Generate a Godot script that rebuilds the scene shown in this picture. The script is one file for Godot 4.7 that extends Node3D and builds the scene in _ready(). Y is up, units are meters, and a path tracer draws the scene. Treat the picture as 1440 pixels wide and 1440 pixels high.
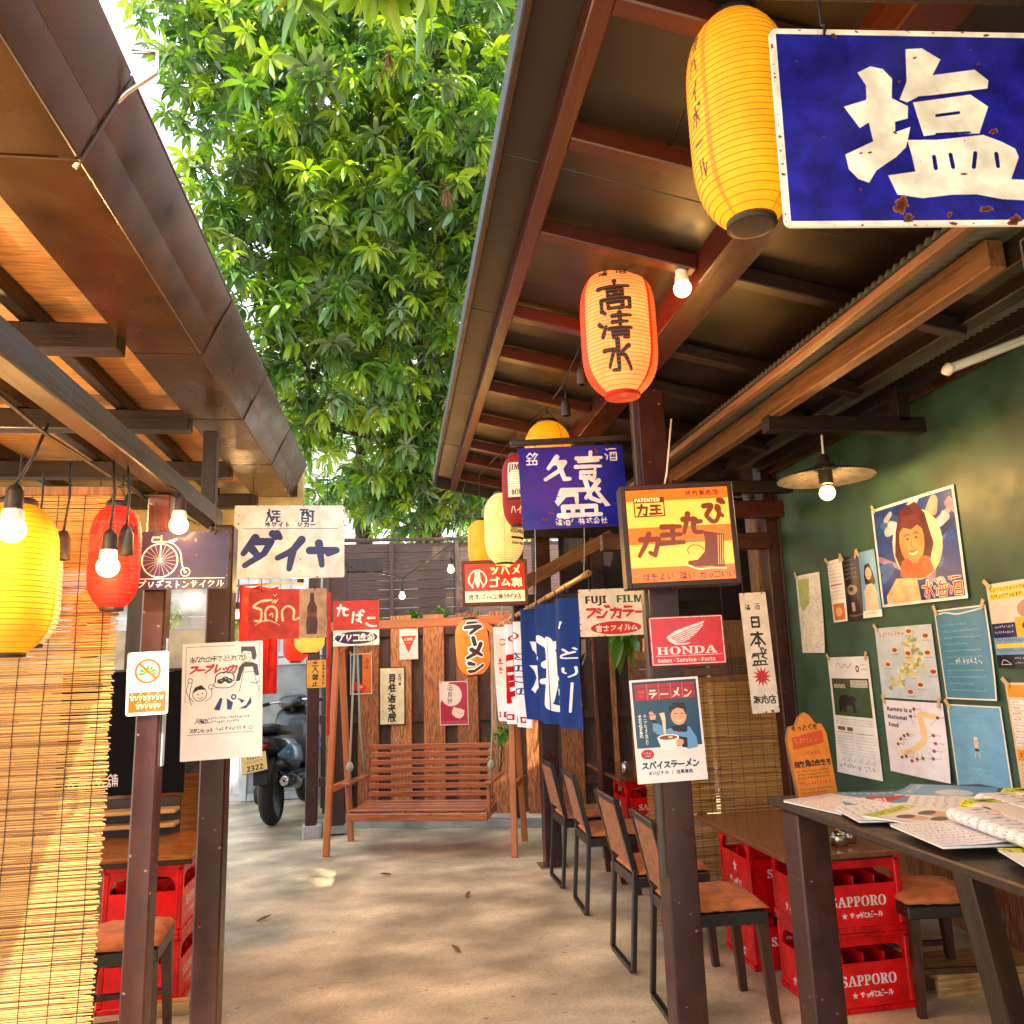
extends Node3D

# ---------------------------------------------------------------- lettering: strokes on a 10 x 10 grid, points as xy digits; ~ marks a curved stroke
const GLYPHS := {
	"ア": "11 81 63 53/53 46 28", "イ": "71 54 16/54 59", "カ": "13 83 79 58/42 45 19", "キ": "22 71/15 85/41 69", "ク": "31 14/32 82 65 28", "コ": "12 82 88/18 88",
	"ゴ": "12 72 78/18 78/70 81/80 91", "サ": "13 83/31 36/61 65 38", "シ": "22 43/14 35/18 58 84", "ジ": "12 33/04 25/08 48 74/60 71/80 91", "ス": "22 72 55 18/56 88",
	"タ": "31 15/32 72 65 28/34 56", "ダ": "31 15/32 72 65 28/34 56/70 81/80 91", "ヂ": "61 22/15 75/52 55 28/70 81/80 91", "ッ": "35 46/54 65/84 77 49", "ト": "41 49/44 76",
	"ハ": "42 18/62 88", "バ": "32 18/52 88/60 71/80 91", "パ": "32 18/52 88/o811", "ヒ": "22 27 38 88/25 74", "ビ": "12 17 28 78/15 64/60 71/80 91", "フ": "22 82 65 28", "ブ": "12 72 55 18/70 81/80 91",
	"プ": "12 72 55 18/o811", "ホ": "13 83/50 59/34 17/64 87", "ボ": "13 73/40 49/24 07/54 77/70 81/80 91", "ポ": "13 73/40 49/24 07/54 77/o811", "ム": "42 17 86/64 88", "メ": "70 55 18/33 77",
	"モ": "22 72/15 85/42 47 58 88", "ヤ": "14 84 65/32 58", "ラ": "21 71/14 84 65 38", "リ": "22 26/72 65 38", "ル": "31 35 18/61 68 94", "レ": "31 38 84", "ロ": "22 82 88 28 22",
	"ワ": "25 22 82 65 38", "ン": "22 43/18 48 84", "ー": "15 85", "ツ": "22 34/42 54/82 66 38", "ド": "31 39/34 66/60 71/80 91", "オ": "13 83/60 68 58/54 18", "ナ": "13 83/50 54 28", "ィ": "75 57 38/57 59",
	"た": "13 63/~31 25 18/54 84/~53 57 68 88", "び": "~12 42 25 26 48 67 73 62/~63 75 86/70 81/80 91", "ば": "21 18/43 83/~61 66 57 46 56 78/70 81/80 91", "こ": "~22 52 72/~16 27 58 88",
	"は": "21 18/43 93/~71 77 58 47 66 89", "き": "12 72/14 84/~31 55 66/~47 38 59 79", "よ": "53 83/~51 56 48 27 37 68 88", "い": "~22 24 27 38 46/~72 84 86", "あ": "13 73/~41 46 39/~63 57 38 16 35 65 87 59",
	"な": "12 62/~41 25 18/~72 84/~64 68 47 67 88", "の": "~53 48 17 23 62 85 78 58", "手": "71 22/14 84/05 95/52 58 38", "し": "~31 36 58 85", "っ": "~35 64 77 58", "く": "71 24 78", "り": "~22 25 36/~71 76 49", "ち": "12 82/~41 26 45 75 77 39", "を": "12 72/~41 25 54 58/~84 36 38 79", "で": "~12 82 54 47 79/75 86", "る": "~22 72 35 65 78 49 37", "ま": "12 82/14 84/~51 57 38 27 67 88", "ど": "31 54/~73 26 28 88/70 81", "お": "13 63/~31 38 17 65 87 69/72 84", "う": "31 61/~24 64 76 49",
	"力": "13 83 79 58/41 35 19", "王": "12 82/15 85/08 98/52 58", "清": "10 21/04 15/18 25/42 92/44 84/36 96/61 66/47 49/47 87 89 79/48 88", "酒": "10 21/04 15/18 25/30 90/43 93 99 49 43/53 55/73 75/47 97",
	"高": "50 51/02 92/33 73 75 33 35 75/16 19/16 96 99 89/37 77 79 39 37", "水": "50 59 39/13 43 28/82 64/54 75 99", "銘": "30 03/30 52/14 44/06 46/24 29/09 49/70 53/61 91 65/56 86 89 59 56",
	"久": "41 15/33 73 56 09/54 79 99", "喜": "02 92/50 53/13 83/25 75 76/05 95/27 77 79 29 27", "盛": "13 93/13 05/14 44 46/60 75 96/91 65/70 81/17 87 89/17 19/37 39/57 59/09 99", "焼": "21 24 09/24 49/13 14/42 43/52 92/72 74/54 94/46 96/57 39/77 79 99", "酎": "01 51/13 53 59 19 13/22 25/42 45/17 57/62 92/82 89 79/65 76",
	"生": "31 14/13 83/15 75/08 98/51 58", "命": "50 04/50 95/34 64/16 36 38 18 16/56 86 88/56 59", "立": "50 51/13 83/34 45/64 55/08 98", "入": "40 51 08/53 98", "禁": "12 42/30 35/22 05/32 54/52 92/70 75/72 55/73 95/26 76/17 87/57 59/38 19/68 89",
	"止": "51 58/54 84/23 28/08 98", "貝": "21 81 87 27 21/23 83/25 85/38 19/68 89", "柱": "13 43/30 39/33 06/34 46/60 71/52 92/55 95/48 98/72 78", "海": "10 21/04 15/18 25/51 33/43 93/44 39 89 84/36 96/64 68", "老": "12 72/41 45/05 95/82 18/56 59 89/74 46", "蔵": "11 91/30 32/60 62/13 93/13 08/34 64/34 38/38 68/61 66 98/92 68/80 91",
	"富": "50 51/14 12 82 84/23 73/34 64 65 35/26 76 79 29 26/27 77", "士": "13 83/51 58/28 78", "日": "22 72 78 28 22/25 75", "本": "12 82/51 59/52 08/53 98/37 67", "販": "11 41 46 11/13 43/16 46/27 08/37 48/52 92/52 48/54 84 59/65 98",
	"売": "12 82/50 54/24 74/16 14 84 86/36 09/56 58 89 97", "店": "50 51/12 92/12 08/63 65/64 84/36 86 89 39 36", "靴": "02 52/21 23/41 43/14 44 46 16 14/25 28/07 57/28 29/62 46/62 69/82 65/81 88 98", "工": "12 82/52 58/08 98", "業": "30 32/60 62/13 83/21 32/71 62/34 64/15 85/27 77/52 59/56 18/56 98",
	"強": "11 41 44 14/14 18 47 45/71 53/63 94/56 86 88 56 58/72 77/48 98", "三": "12 82/25 75/08 98", "代": "31 14/25 29/43 93/60 67 98/81 92", "目": "22 72 78 28 22/24 74/26 76", "木": "13 83/51 59/53 08/53 98", "馬": "21 81/21 26/24 74/51 54/26 86 89 79/28 18/37 48/57 68",
	"特": "11 14/04 44/25 29/21 41/52 92/70 74/44 94/46 96/76 79", "約": "31 14/14 43/05 45/25 29/60 43/53 93 89 69/65 76", "式": "12 92/24 54/34 37/16 57/60 75 98/81 92", "会": "50 04/50 95/34 64/16 86/46 18/18 78/67 88", "社": "20 31/13 43 15/25 29/35 46/54 94/71 78/48 98", "宮": "50 51/14 12 82 84/33 73 75 35 33/26 76 79 29 26", "舗": "30 03/30 53/14 44/24 27/17 37 39 19 17/51 91/70 79/53 53/53 59/53 93 99/55 95/57 97",
	"株": "12 42/30 39/23 06/33 45/53 93/61 53/45 95/72 79/75 47/75 98", "造": "31 15/.", "地": "12 42/21 27/08 46/43 92 86 76/61 66/52 57 68 98", "も": "~41 36 47 68 76/13 63/15 65", "だ": "13 63/~31 25 18/54 74/~53 57 68 78/70 81/80 91", "さ": "12 72/~41 55 66/~46 37 58 78", "に": "21 18/43 83/~46 37 58 88", "て": "~12 82 54 47 79", "人": "50 43 09/44 99", "気": "21 03/12 82/24 74/15 75 78 99/36 68/66 38", "事": "12 82/23 73 75 25 23/16 86/50 59 39/18 78", "関": "11 41 44 11 19/91 51 54 91 99/36 76/27 77/53 57", "係": "20 03/12 19/41 80/52 44 74/63 45 85/64 69/47 39/77 88", "者": "12 72/41 44/04 94/81 17/35 75 79 39 35/37 77", "以": "21 27 46/40 51/81 75 48/75 98", "外": "21 05/22 52 38 09/24 46/71 79/74 95", "麺": "12 52/31 33/04 54/13 18/35 59/61 91/64 69 99 94 64", "打": "13 43/30 39 19/46 15/52 92/72 79 59", "断": "11 19/19 49/15 45/30 37/81 52 59/54 94/74 79", "鳥": "50 31/21 71 75 21 28/23 73/25 85/27 87 89 69/28 19/47 58", "む": "12 62/~41 36 27 37 39 69 86/82 93", "じ": "~31 36 58 85/60 71/80 91", "と": "31 54/~73 26 28 88", "角": "30 13/32 62 53/23 73 79/23 26 09/25 75/27 77/53 59", "・": "o551", "★": "*",
}

class Canvas:
	var im: Image
	var w: float
	var h: float
	const S := 2.0
	var rng := RandomNumberGenerator.new()
	func _init(w_: int, h_: int, bg: Color) -> void:
		w = w_; h = h_
		im = Image.create(int(w * S), int(h * S), false, Image.FORMAT_RGBA8)
		im.fill(bg)
		rng.seed = 11
	func rect(x: float, y: float, ww: float, hh: float, c: Color) -> void:
		im.fill_rect(Rect2i(int(round(x * S)), int(round(y * S)), int(round(ww * S)), int(round(hh * S))), c)
	func poly(pts, c: Color) -> void:
		var n: int = pts.size()
		var lo := 1e9
		var hi := -1e9
		for p in pts:
			lo = minf(lo, p.y); hi = maxf(hi, p.y)
		for row in range(maxi(0, int(lo * S)), mini(im.get_height(), int(hi * S) + 2)):
			var yy := (row + 0.5) / S
			var xs := []
			for i in n:
				var a: Vector2 = pts[i]
				var b: Vector2 = pts[(i + 1) % n]
				if (a.y <= yy) != (b.y <= yy):
					xs.append(a.x + (yy - a.y) / (b.y - a.y) * (b.x - a.x))
			xs.sort()
			for k in range(0, xs.size() - 1, 2):
				var x0 := int(round(xs[k] * S))
				var x1 := int(round(xs[k + 1] * S))
				if x1 > x0:
					im.fill_rect(Rect2i(x0, row, x1 - x0, 1), c)
	func disc(p: Vector2, r: float, c: Color, ry := 0.0) -> void:
		var pts := PackedVector2Array()
		for i in 28:
			var a := TAU * i / 28.0
			pts.append(p + Vector2(cos(a) * r, sin(a) * (ry if ry > 0.0 else r)))
		poly(pts, c)
	func line(a: Vector2, b: Vector2, wd: float, c: Color, wd2 := -1.0) -> void:
		var d := (b - a).normalized() if a.distance_to(b) > 0.001 else Vector2(1, 0)
		var nrm := Vector2(-d.y, d.x) * wd * 0.5
		var pts := PackedVector2Array()
		for i in 7:
			pts.append(a + nrm.rotated(PI * i / 6.0))
		for i in 7:
			pts.append(b - nrm.rotated(PI * i / 6.0) * (1.0 if wd2 < 0.0 else wd2 / wd))
		poly(pts, c)
	func smooth(pts: Array) -> Array:
		var out := []
		for i in pts.size() - 1:
			var p0: Vector2 = pts[maxi(i - 1, 0)]
			var p1: Vector2 = pts[i]
			var p2: Vector2 = pts[i + 1]
			var p3: Vector2 = pts[mini(i + 2, pts.size() - 1)]
			for k in 6:
				out.append(p1.cubic_interpolate(p2, p0, p3, k / 6.0))
		out.append(pts[-1])
		return out
	func stroke(pts: Array, wd: float, c: Color, curved := false) -> void:
		if curved:
			pts = smooth(pts)
		for i in pts.size() - 1:
			line(pts[i], pts[i + 1], wd, c)
	func ring(p: Vector2, r: float, wd: float, c: Color) -> void:
		var pts := []
		for i in 33:
			pts.append(p + Vector2(cos(TAU * i / 32.0), sin(TAU * i / 32.0)) * r)
		stroke(pts, wd, c)
	func star(p: Vector2, r: float, c: Color) -> void:
		var pts := PackedVector2Array()
		for i in 10:
			var a := -PI / 2 + PI * i / 5.0
			pts.append(p + Vector2(cos(a), sin(a)) * (r if i % 2 == 0 else r * 0.4))
		poly(pts, c)
	func glyph(ch: String, x: float, y: float, gw: float, gh: float, wd: float, c: Color, shear := 0.0) -> void:
		var src: String = GLYPHS.get(ch, "22 82 88 28 22/25 85/52 58")
		for part in src.split("/"):
			var curved := part.begins_with("~")
			var pts := []
			for t in part.trim_prefix("~").split(" "):
				if t == "*":
					star(Vector2(x + gw * 0.5, y + gh * 0.5), gw * 0.5, c)
				elif t.begins_with("o"):
					ring(Vector2(x + gw * (t[1].to_int()) / 9.0, y + gh * (t[2].to_int()) / 9.0), gw * 0.09, wd * 0.75, c)
				elif t.length() == 2:
					var q := Vector2(t[0].to_int() / 9.0, t[1].to_int() / 9.0)
					pts.append(Vector2(x + gw * (q.x + shear * (0.5 - q.y)), y + gh * q.y))
			if pts.size() > 1:
				if curved:
					pts = smooth(pts)
				var n := float(pts.size() - 1)
				for i in pts.size() - 1:
					line(pts[i], pts[i + 1], wd * (1.16 - 0.36 * i / n), c, wd * (1.16 - 0.36 * (i + 1) / n))
	func text(s: String, x: float, y: float, size: float, wd: float, c: Color, step := Vector2(1.08, 0), squash := 1.0, shear := 0.0) -> void:
		for i in s.length():
			if s[i] != " ":
				glyph(s[i], x + step.x * size * i, y + step.y * size * i, size * squash, size, wd, c, shear)
	func scrawl(x: float, y: float, wid: float, size: float, c: Color, wd := 1.0) -> void:
		# small print too fine to read
		var cx := x
		while cx < x + wid:
			var s := size * rng.randf_range(0.7, 1.0)
			for k in 3:
				line(Vector2(cx + rng.randf() * s * 0.7, y + rng.randf() * s), Vector2(cx + rng.randf() * s * 0.7, y + rng.randf() * s), wd, c)
			cx += s * 0.95
	func latin(s: String, x: float, y: float, size: float, c: Color, font: Font, stretch := 1.0, track := 0.0) -> float:
		# y is the baseline
		var ts := TextServerManager.get_primary_interface()
		var rid: RID = font.get_rids()[0]
		for i in s.length():
			var gi := ts.font_get_glyph_index(rid, 64, s.unicode_at(i), 0)
			var d := ts.font_get_glyph_contours(rid, 64, gi)
			var k := size / 64.0
			var all := []
			if d.has("points"):
				var pts: PackedVector3Array = d["points"]
				var first := 0
				for last in d["contours"]:
					var loop := PackedVector2Array()
					var n: int = last - first + 1
					for j in n:
						var p := pts[first + j]
						var nx := pts[first + (j + 1) % n]
						var pv := pts[first + (j + n - 1) % n]
						var q := Vector2(p.x, p.y)
						if int(p.z) & 1:
							loop.append(q)
						else:
							var a := Vector2(pv.x, pv.y) if int(pv.z) & 1 else (q + Vector2(pv.x, pv.y)) * 0.5
							var b := Vector2(nx.x, nx.y) if int(nx.z) & 1 else (q + Vector2(nx.x, nx.y)) * 0.5
							for t in [0.0, 0.25, 0.5, 0.75, 1.0]:
								loop.append(a.lerp(q, t).lerp(q.lerp(b, t), t))
					first = last + 1
					var placed := PackedVector2Array()
					for q in loop:
						placed.append(Vector2(x + q.x * k * stretch, y + q.y * k))
					all.append(placed)
			multi(all, c)
			if font.font_weight > 600:
				var wide := []
				for l in all:
					var moved := PackedVector2Array()
					for q in l:
						moved.append(q + Vector2(size * 0.035, 0))
					wide.append(moved)
				multi(wide, c)
			x += (ts.font_get_glyph_advance(rid, 64, gi).x * k + track) * stretch
		return x
	func multi(loops: Array, c: Color) -> void:
		if loops.is_empty():
			return
		var lo := 1e9
		var hi := -1e9
		for l in loops:
			for p in l:
				lo = minf(lo, p.y); hi = maxf(hi, p.y)
		for row in range(maxi(0, int(lo * S)), mini(im.get_height(), int(hi * S) + 2)):
			var yy := (row + 0.5) / S
			var xs := []
			for l in loops:
				var n: int = l.size()
				for i in n:
					var a: Vector2 = l[i]
					var b: Vector2 = l[(i + 1) % n]
					if (a.y <= yy) != (b.y <= yy):
						xs.append(a.x + (yy - a.y) / (b.y - a.y) * (b.x - a.x))
			xs.sort()
			for k in range(0, xs.size() - 1, 2):
				var x0 := int(round(xs[k] * S))
				var x1 := int(round(xs[k + 1] * S))
				if x1 > x0:
					im.fill_rect(Rect2i(x0, row, x1 - x0, 1), c)
	func rust(p: Vector2, r: float, sd: int, c := Color(0.36, 0.17, 0.08)) -> void:
		# a chipped patch with a ragged outline
		rng.seed = sd
		var ph := [rng.randf() * TAU, rng.randf() * TAU, rng.randf() * TAU]
		var sq := rng.randf_range(0.5, 1.0)
		for layer in [[1.0, c.lightened(0.18)], [0.8, c], [0.45, c.darkened(0.25)]]:
			var pts := PackedVector2Array()
			for i in 30:
				var an := TAU * i / 30.0
				var rr: float = r * layer[0] * (0.72 + 0.2 * sin(2.0 * an + ph[0]) + 0.13 * sin(5.0 * an + ph[1]) + 0.08 * sin(9.0 * an + ph[2]))
				pts.append(p + Vector2(cos(an) * rr, sin(an) * rr * sq))
			poly(pts, layer[1])
	func wear(sd: int, n: int, c := Color(0.40, 0.2, 0.1), edge := true) -> void:
		rng.seed = sd
		var spots := []
		for i in n:
			var p := Vector2(rng.randf() * w, rng.randf() * h)
			if edge and rng.randf() < 0.75:
				match rng.randi() % 4:
					0: p.x = rng.randf() * 4.0
					1: p.x = w - rng.randf() * 4.0
					2: p.y = rng.randf() * 4.0
					3: p.y = h - rng.randf() * 4.0
			spots.append([p, rng.randf_range(1.0, 4.5) * (2.0 if rng.randf() < 0.12 else 1.0), rng.randi()])
		for s in spots:
			rust(s[0], s[1], s[2], c)
	func mottle(sd: int, amount: float, freq := 0.01) -> void:
		# uneven pigment and grime
		var nz := FastNoiseLite.new()
		nz.seed = sd
		nz.frequency = freq
		nz.fractal_octaves = 5
		var ni := nz.get_image(im.get_width(), im.get_height())
		ni.convert(Image.FORMAT_RGBA8)
		var a := im.get_data()
		var b := ni.get_data()
		for i in range(0, a.size(), 4):
			var k := 1.0 - amount * 0.5 + amount * (b[i] / 255.0)
			a[i] = mini(255, int(a[i] * k))
			a[i + 1] = mini(255, int(a[i + 1] * k))
			a[i + 2] = mini(255, int(a[i + 2] * k))
		im = Image.create_from_data(im.get_width(), im.get_height(), false, Image.FORMAT_RGBA8, a)
	func done(sd := 0, amount := 0.0) -> ImageTexture:
		im.shrink_x2()
		if amount > 0.0:
			mottle(sd, amount)
		return ImageTexture.create_from_image(im)

# ---------------------------------------------------------------- shared state
const SUNWARD := Vector3(0.2127, 0.8407, 0.4992)
var rng := RandomNumberGenerator.new()
var M := {}
var taken := {}
var box_cache := {}
var sans: SystemFont
var serif: SystemFont
var sans_plain: SystemFont

func numbered(called: String) -> String:
	var n: int = taken.get(called, 0)
	taken[called] = n + 1
	return called if n == 0 else "%s_%03d" % [called, n]

func tag(o: Node3D, label: String, category: String, group := "") -> void:
	o.set_meta("label", label)
	o.set_meta("category", category)
	if group != "":
		o.set_meta("group", group)

func thing(called: String, label: String, category: String, at := Vector3.ZERO, rot := Vector3.ZERO, group := "") -> Node3D:
	var o := Node3D.new()
	o.name = numbered(called)
	add_child(o)
	o.position = at
	o.rotation_degrees = rot
	tag(o, label, category, group)
	return o

func mi(parent: Node, called: String, mesh: Mesh, m: Material, at := Vector3.ZERO, rot := Vector3.ZERO) -> MeshInstance3D:
	var o := MeshInstance3D.new()
	o.name = numbered(called) if parent == self else called
	o.mesh = mesh
	if m:
		o.material_override = m
	parent.add_child(o, true)
	o.position = at
	o.rotation_degrees = rot
	return o

func part(parent: Node, called: String, at := Vector3.ZERO) -> Node3D:
	var o := Node3D.new()
	o.name = called
	parent.add_child(o, true)
	o.position = at
	return o

func structure(o: Node3D) -> Node3D:
	o.set_meta("kind", "structure")
	return o

func stuff(o: Node3D) -> Node3D:
	o.set_meta("kind", "stuff")
	return o

# ---------------------------------------------------------------- shapes
func quad(st: SurfaceTool, a: Vector3, b: Vector3, c: Vector3, d: Vector3) -> void:
	# seen from outside a, b, c, d run clockwise
	for v in [a, b, c, a, c, d]:
		st.add_vertex(v)

func tri(st: SurfaceTool, a: Vector3, b: Vector3, c: Vector3) -> void:
	for v in [a, b, c]:
		st.add_vertex(v)

func face_out(st: SurfaceTool, pts: Array, centre: Vector3) -> void:
	# adds a flat polygon so that its front looks away from centre
	var nrm: Vector3 = (pts[1] - pts[0]).cross(pts[2] - pts[0])
	var mid := Vector3.ZERO
	for p in pts:
		mid += p
	mid /= pts.size()
	var order := pts.duplicate()
	if nrm.dot(mid - centre) > 0.0:
		order.reverse()
	for i in range(1, order.size() - 1):
		tri(st, order[0], order[i], order[i + 1])

func add_box(st: SurfaceTool, size: Vector3, at := Vector3.ZERO, bevel := 0.003, basis := Basis()) -> void:
	var hs := size * 0.5
	var b := minf(bevel, minf(hs.x, minf(hs.y, hs.z)) * 0.45)
	var P := func(sx: float, sy: float, sz: float, ax: int) -> Vector3:
		var v := Vector3(sx * (hs.x - (0.0 if ax == 0 else b)), sy * (hs.y - (0.0 if ax == 1 else b)), sz * (hs.z - (0.0 if ax == 2 else b)))
		return at + basis * v
	for s in [-1.0, 1.0]:
		face_out(st, [P.call(s, -1, -1, 0), P.call(s, 1, -1, 0), P.call(s, 1, 1, 0), P.call(s, -1, 1, 0)], at)
		face_out(st, [P.call(-1, s, -1, 1), P.call(1, s, -1, 1), P.call(1, s, 1, 1), P.call(-1, s, 1, 1)], at)
		face_out(st, [P.call(-1, -1, s, 2), P.call(1, -1, s, 2), P.call(1, 1, s, 2), P.call(-1, 1, s, 2)], at)
		for t in [-1.0, 1.0]:
			face_out(st, [P.call(s, t, -1, 0), P.call(s, t, 1, 0), P.call(s, t, 1, 1), P.call(s, t, -1, 1)], at)
			face_out(st, [P.call(s, -1, t, 0), P.call(s, 1, t, 0), P.call(s, 1, t, 2), P.call(s, -1, t, 2)], at)
			face_out(st, [P.call(-1, s, t, 1), P.call(1, s, t, 1), P.call(1, s, t, 2), P.call(-1, s, t, 2)], at)
			for u in [-1.0, 1.0]:
				face_out(st, [P.call(s, t, u, 0), P.call(s, t, u, 1), P.call(s, t, u, 2)], at)

func start() -> SurfaceTool:
	var st := SurfaceTool.new()
	st.begin(Mesh.PRIMITIVE_TRIANGLES)
	st.set_smooth_group(-1)
	return st

func finish(st: SurfaceTool) -> ArrayMesh:
	st.generate_normals()
	return st.commit()

func box_mesh(size: Vector3, bevel := 0.003) -> ArrayMesh:
	var key := "%.4f %.4f %.4f %.4f" % [size.x, size.y, size.z, bevel]
	if not box_cache.has(key):
		var st := start()
		add_box(st, size, Vector3.ZERO, bevel)
		box_cache[key] = finish(st)
	return box_cache[key]

func box(parent: Node, called: String, size: Vector3, at: Vector3, m: Material, rot := Vector3.ZERO, bevel := 0.003) -> MeshInstance3D:
	return mi(parent, called, box_mesh(size, bevel), m, at, rot)

func along(a: Vector3, b: Vector3, up := Vector3.UP) -> Basis:
	# y axis from a to b
	var y := (b - a).normalized()
	var ref := up if absf(y.dot(up)) < 0.98 else Vector3.BACK
	var x := y.cross(ref).normalized()
	var z := x.cross(y).normalized()
	return Basis(x, y, z)

func beam(parent: Node, called: String, a: Vector3, b: Vector3, wd: float, hg: float, m: Material, bevel := 0.004) -> MeshInstance3D:
	# a bar from a to b; wd across, hg in the upright sense
	var o := box(parent, called, Vector3(wd, a.distance_to(b), hg), Vector3.ZERO, m, Vector3.ZERO, bevel)
	o.transform = Transform3D(along(a, b), (a + b) * 0.5)
	return o

func add_tube(st: SurfaceTool, pts: Array, r, sides := 8, caps := true) -> void:
	# r: a number or one radius per point
	var rings := []
	var prev := Vector3.ZERO
	for i in pts.size():
		var t: Vector3 = (pts[mini(i + 1, pts.size() - 1)] - pts[maxi(i - 1, 0)]).normalized()
		var n: Vector3
		if i == 0:
			n = t.cross(Vector3.UP if absf(t.y) < 0.9 else Vector3.RIGHT).normalized()
		else:
			n = (prev - t * prev.dot(t)).normalized()
		prev = n
		var b := t.cross(n)
		var rr: float = r[i] if r is Array else r
		var one := []
		for k in sides:
			var a := TAU * k / sides
			one.append(pts[i] + (n * cos(a) + b * sin(a)) * rr)
		rings.append(one)
	for i in rings.size() - 1:
		for k in sides:
			var k2 := (k + 1) % sides
			quad(st, rings[i + 1][k], rings[i + 1][k2], rings[i][k2], rings[i][k])
	if caps:
		for k in range(1, sides - 1):
			tri(st, rings[0][0], rings[0][k], rings[0][k + 1])
			tri(st, rings[-1][0], rings[-1][k + 1], rings[-1][k])

func tube_mesh(pts: Array, r, sides := 8, caps := true) -> ArrayMesh:
	var st := SurfaceTool.new()
	st.begin(Mesh.PRIMITIVE_TRIANGLES)
	st.set_smooth_group(0 if sides > 5 else -1)
	add_tube(st, pts, r, sides, caps)
	return finish(st)

func tube(parent: Node, called: String, pts: Array, r, m: Material, sides := 8) -> MeshInstance3D:
	return mi(parent, called, tube_mesh(pts, r, sides), m)

func lathe_mesh(prof: Array, seg := 32, u_span := 1.0) -> ArrayMesh:
	# prof: Vector2(radius, y) from the top down; u runs round, v along
	var verts := PackedVector3Array()
	var norms := PackedVector3Array()
	var uvs := PackedVector2Array()
	var idx := PackedInt32Array()
	var n := prof.size()
	var total := 0.0
	var run := [0.0]
	for i in range(1, n):
		total += prof[i].distance_to(prof[i - 1])
		run.append(total)
	for i in n:
		var d: Vector2 = prof[mini(i + 1, n - 1)] - prof[maxi(i - 1, 0)]
		var nr := Vector2(-d.y, d.x).normalized()
		for k in seg + 1:
			var a := TAU * k / seg
			verts.append(Vector3(sin(a) * prof[i].x, prof[i].y, cos(a) * prof[i].x))
			norms.append(Vector3(sin(a) * nr.x, nr.y, cos(a) * nr.x))
			uvs.append(Vector2(0.5 + float(k) / seg, run[i] / maxf(total, 1e-6)))
	for i in n - 1:
		for k in seg:
			var a := i * (seg + 1) + k
			var b := a + seg + 1
			idx.append_array([a, a + 1, b + 1, a, b + 1, b])
	var arr := []
	arr.resize(Mesh.ARRAY_MAX)
	arr[Mesh.ARRAY_VERTEX] = verts
	arr[Mesh.ARRAY_NORMAL] = norms
	arr[Mesh.ARRAY_TEX_UV] = uvs
	arr[Mesh.ARRAY_INDEX] = idx
	var am := ArrayMesh.new()
	am.add_surface_from_arrays(Mesh.PRIMITIVE_TRIANGLES, arr)
	return am

func lathe(parent: Node, called: String, prof: Array, m: Material, at := Vector3.ZERO, rot := Vector3.ZERO, seg := 32) -> MeshInstance3D:
	return mi(parent, called, lathe_mesh(prof, seg), m, at, rot)

func extrude_mesh(outline: PackedVector2Array, depth: float) -> ArrayMesh:
	# a plate in the xy plane, its printed front at z = depth / 2
	var st := start()
	var ids := Geometry2D.triangulate_polygon(outline)
	var lo := Vector2(1e9, 1e9)
	var hi := -lo
	for p in outline:
		lo = lo.min(p); hi = hi.max(p)
	var ccw := not Geometry2D.is_polygon_clockwise(outline)
	for i in range(0, ids.size(), 3):
		var t := [outline[ids[i]], outline[ids[i + 1]], outline[ids[i + 2]]]
		if (t[1] - t[0]).cross(t[2] - t[0]) > 0.0:
			t.reverse()
		for p in t:
			st.set_uv(Vector2((p.x - lo.x) / (hi.x - lo.x), (hi.y - p.y) / (hi.y - lo.y)))
			st.add_vertex(Vector3(p.x, p.y, depth * 0.5))
	st.generate_normals()
	var am := st.commit()
	st = start()
	for i in range(0, ids.size(), 3):
		var t := [outline[ids[i]], outline[ids[i + 1]], outline[ids[i + 2]]]
		if (t[1] - t[0]).cross(t[2] - t[0]) < 0.0:
			t.reverse()
		for p in t:
			st.add_vertex(Vector3(p.x, p.y, -depth * 0.5))
	for i in outline.size():
		var a := outline[i]
		var b := outline[(i + 1) % outline.size()]
		if not ccw:
			var c := a
			a = b
			b = c
		quad(st, Vector3(a.x, a.y, -depth * 0.5), Vector3(a.x, a.y, depth * 0.5), Vector3(b.x, b.y, depth * 0.5), Vector3(b.x, b.y, -depth * 0.5))
	st.generate_normals()
	st.commit(am)
	return am

func rounded(wd: float, hg: float, r: float) -> PackedVector2Array:
	var pts := PackedVector2Array()
	for c in [[1, 1, 0.0], [-1, 1, 0.25], [-1, -1, 0.5], [1, -1, 0.75]]:
		for k in 5:
			var a: float = TAU * (c[2] + 0.25 * k / 4.0)
			pts.append(Vector2(c[0] * (wd * 0.5 - r) + cos(a) * r, c[1] * (hg * 0.5 - r) + sin(a) * r))
	return pts

func plate(parent: Node, called: String, outline: PackedVector2Array, depth: float, front: Material, rest: Material, at := Vector3.ZERO, rot := Vector3.ZERO) -> MeshInstance3D:
	var am := extrude_mesh(outline, depth)
	am.surface_set_material(0, front)
	am.surface_set_material(1, rest)
	return mi(parent, called, am, null, at, rot)

func printed(t: Texture2D, rough := 0.5, spec := 0.5) -> StandardMaterial3D:
	var m := StandardMaterial3D.new()
	m.albedo_texture = t
	m.roughness = rough
	m.metallic_specular = spec
	return m

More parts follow.
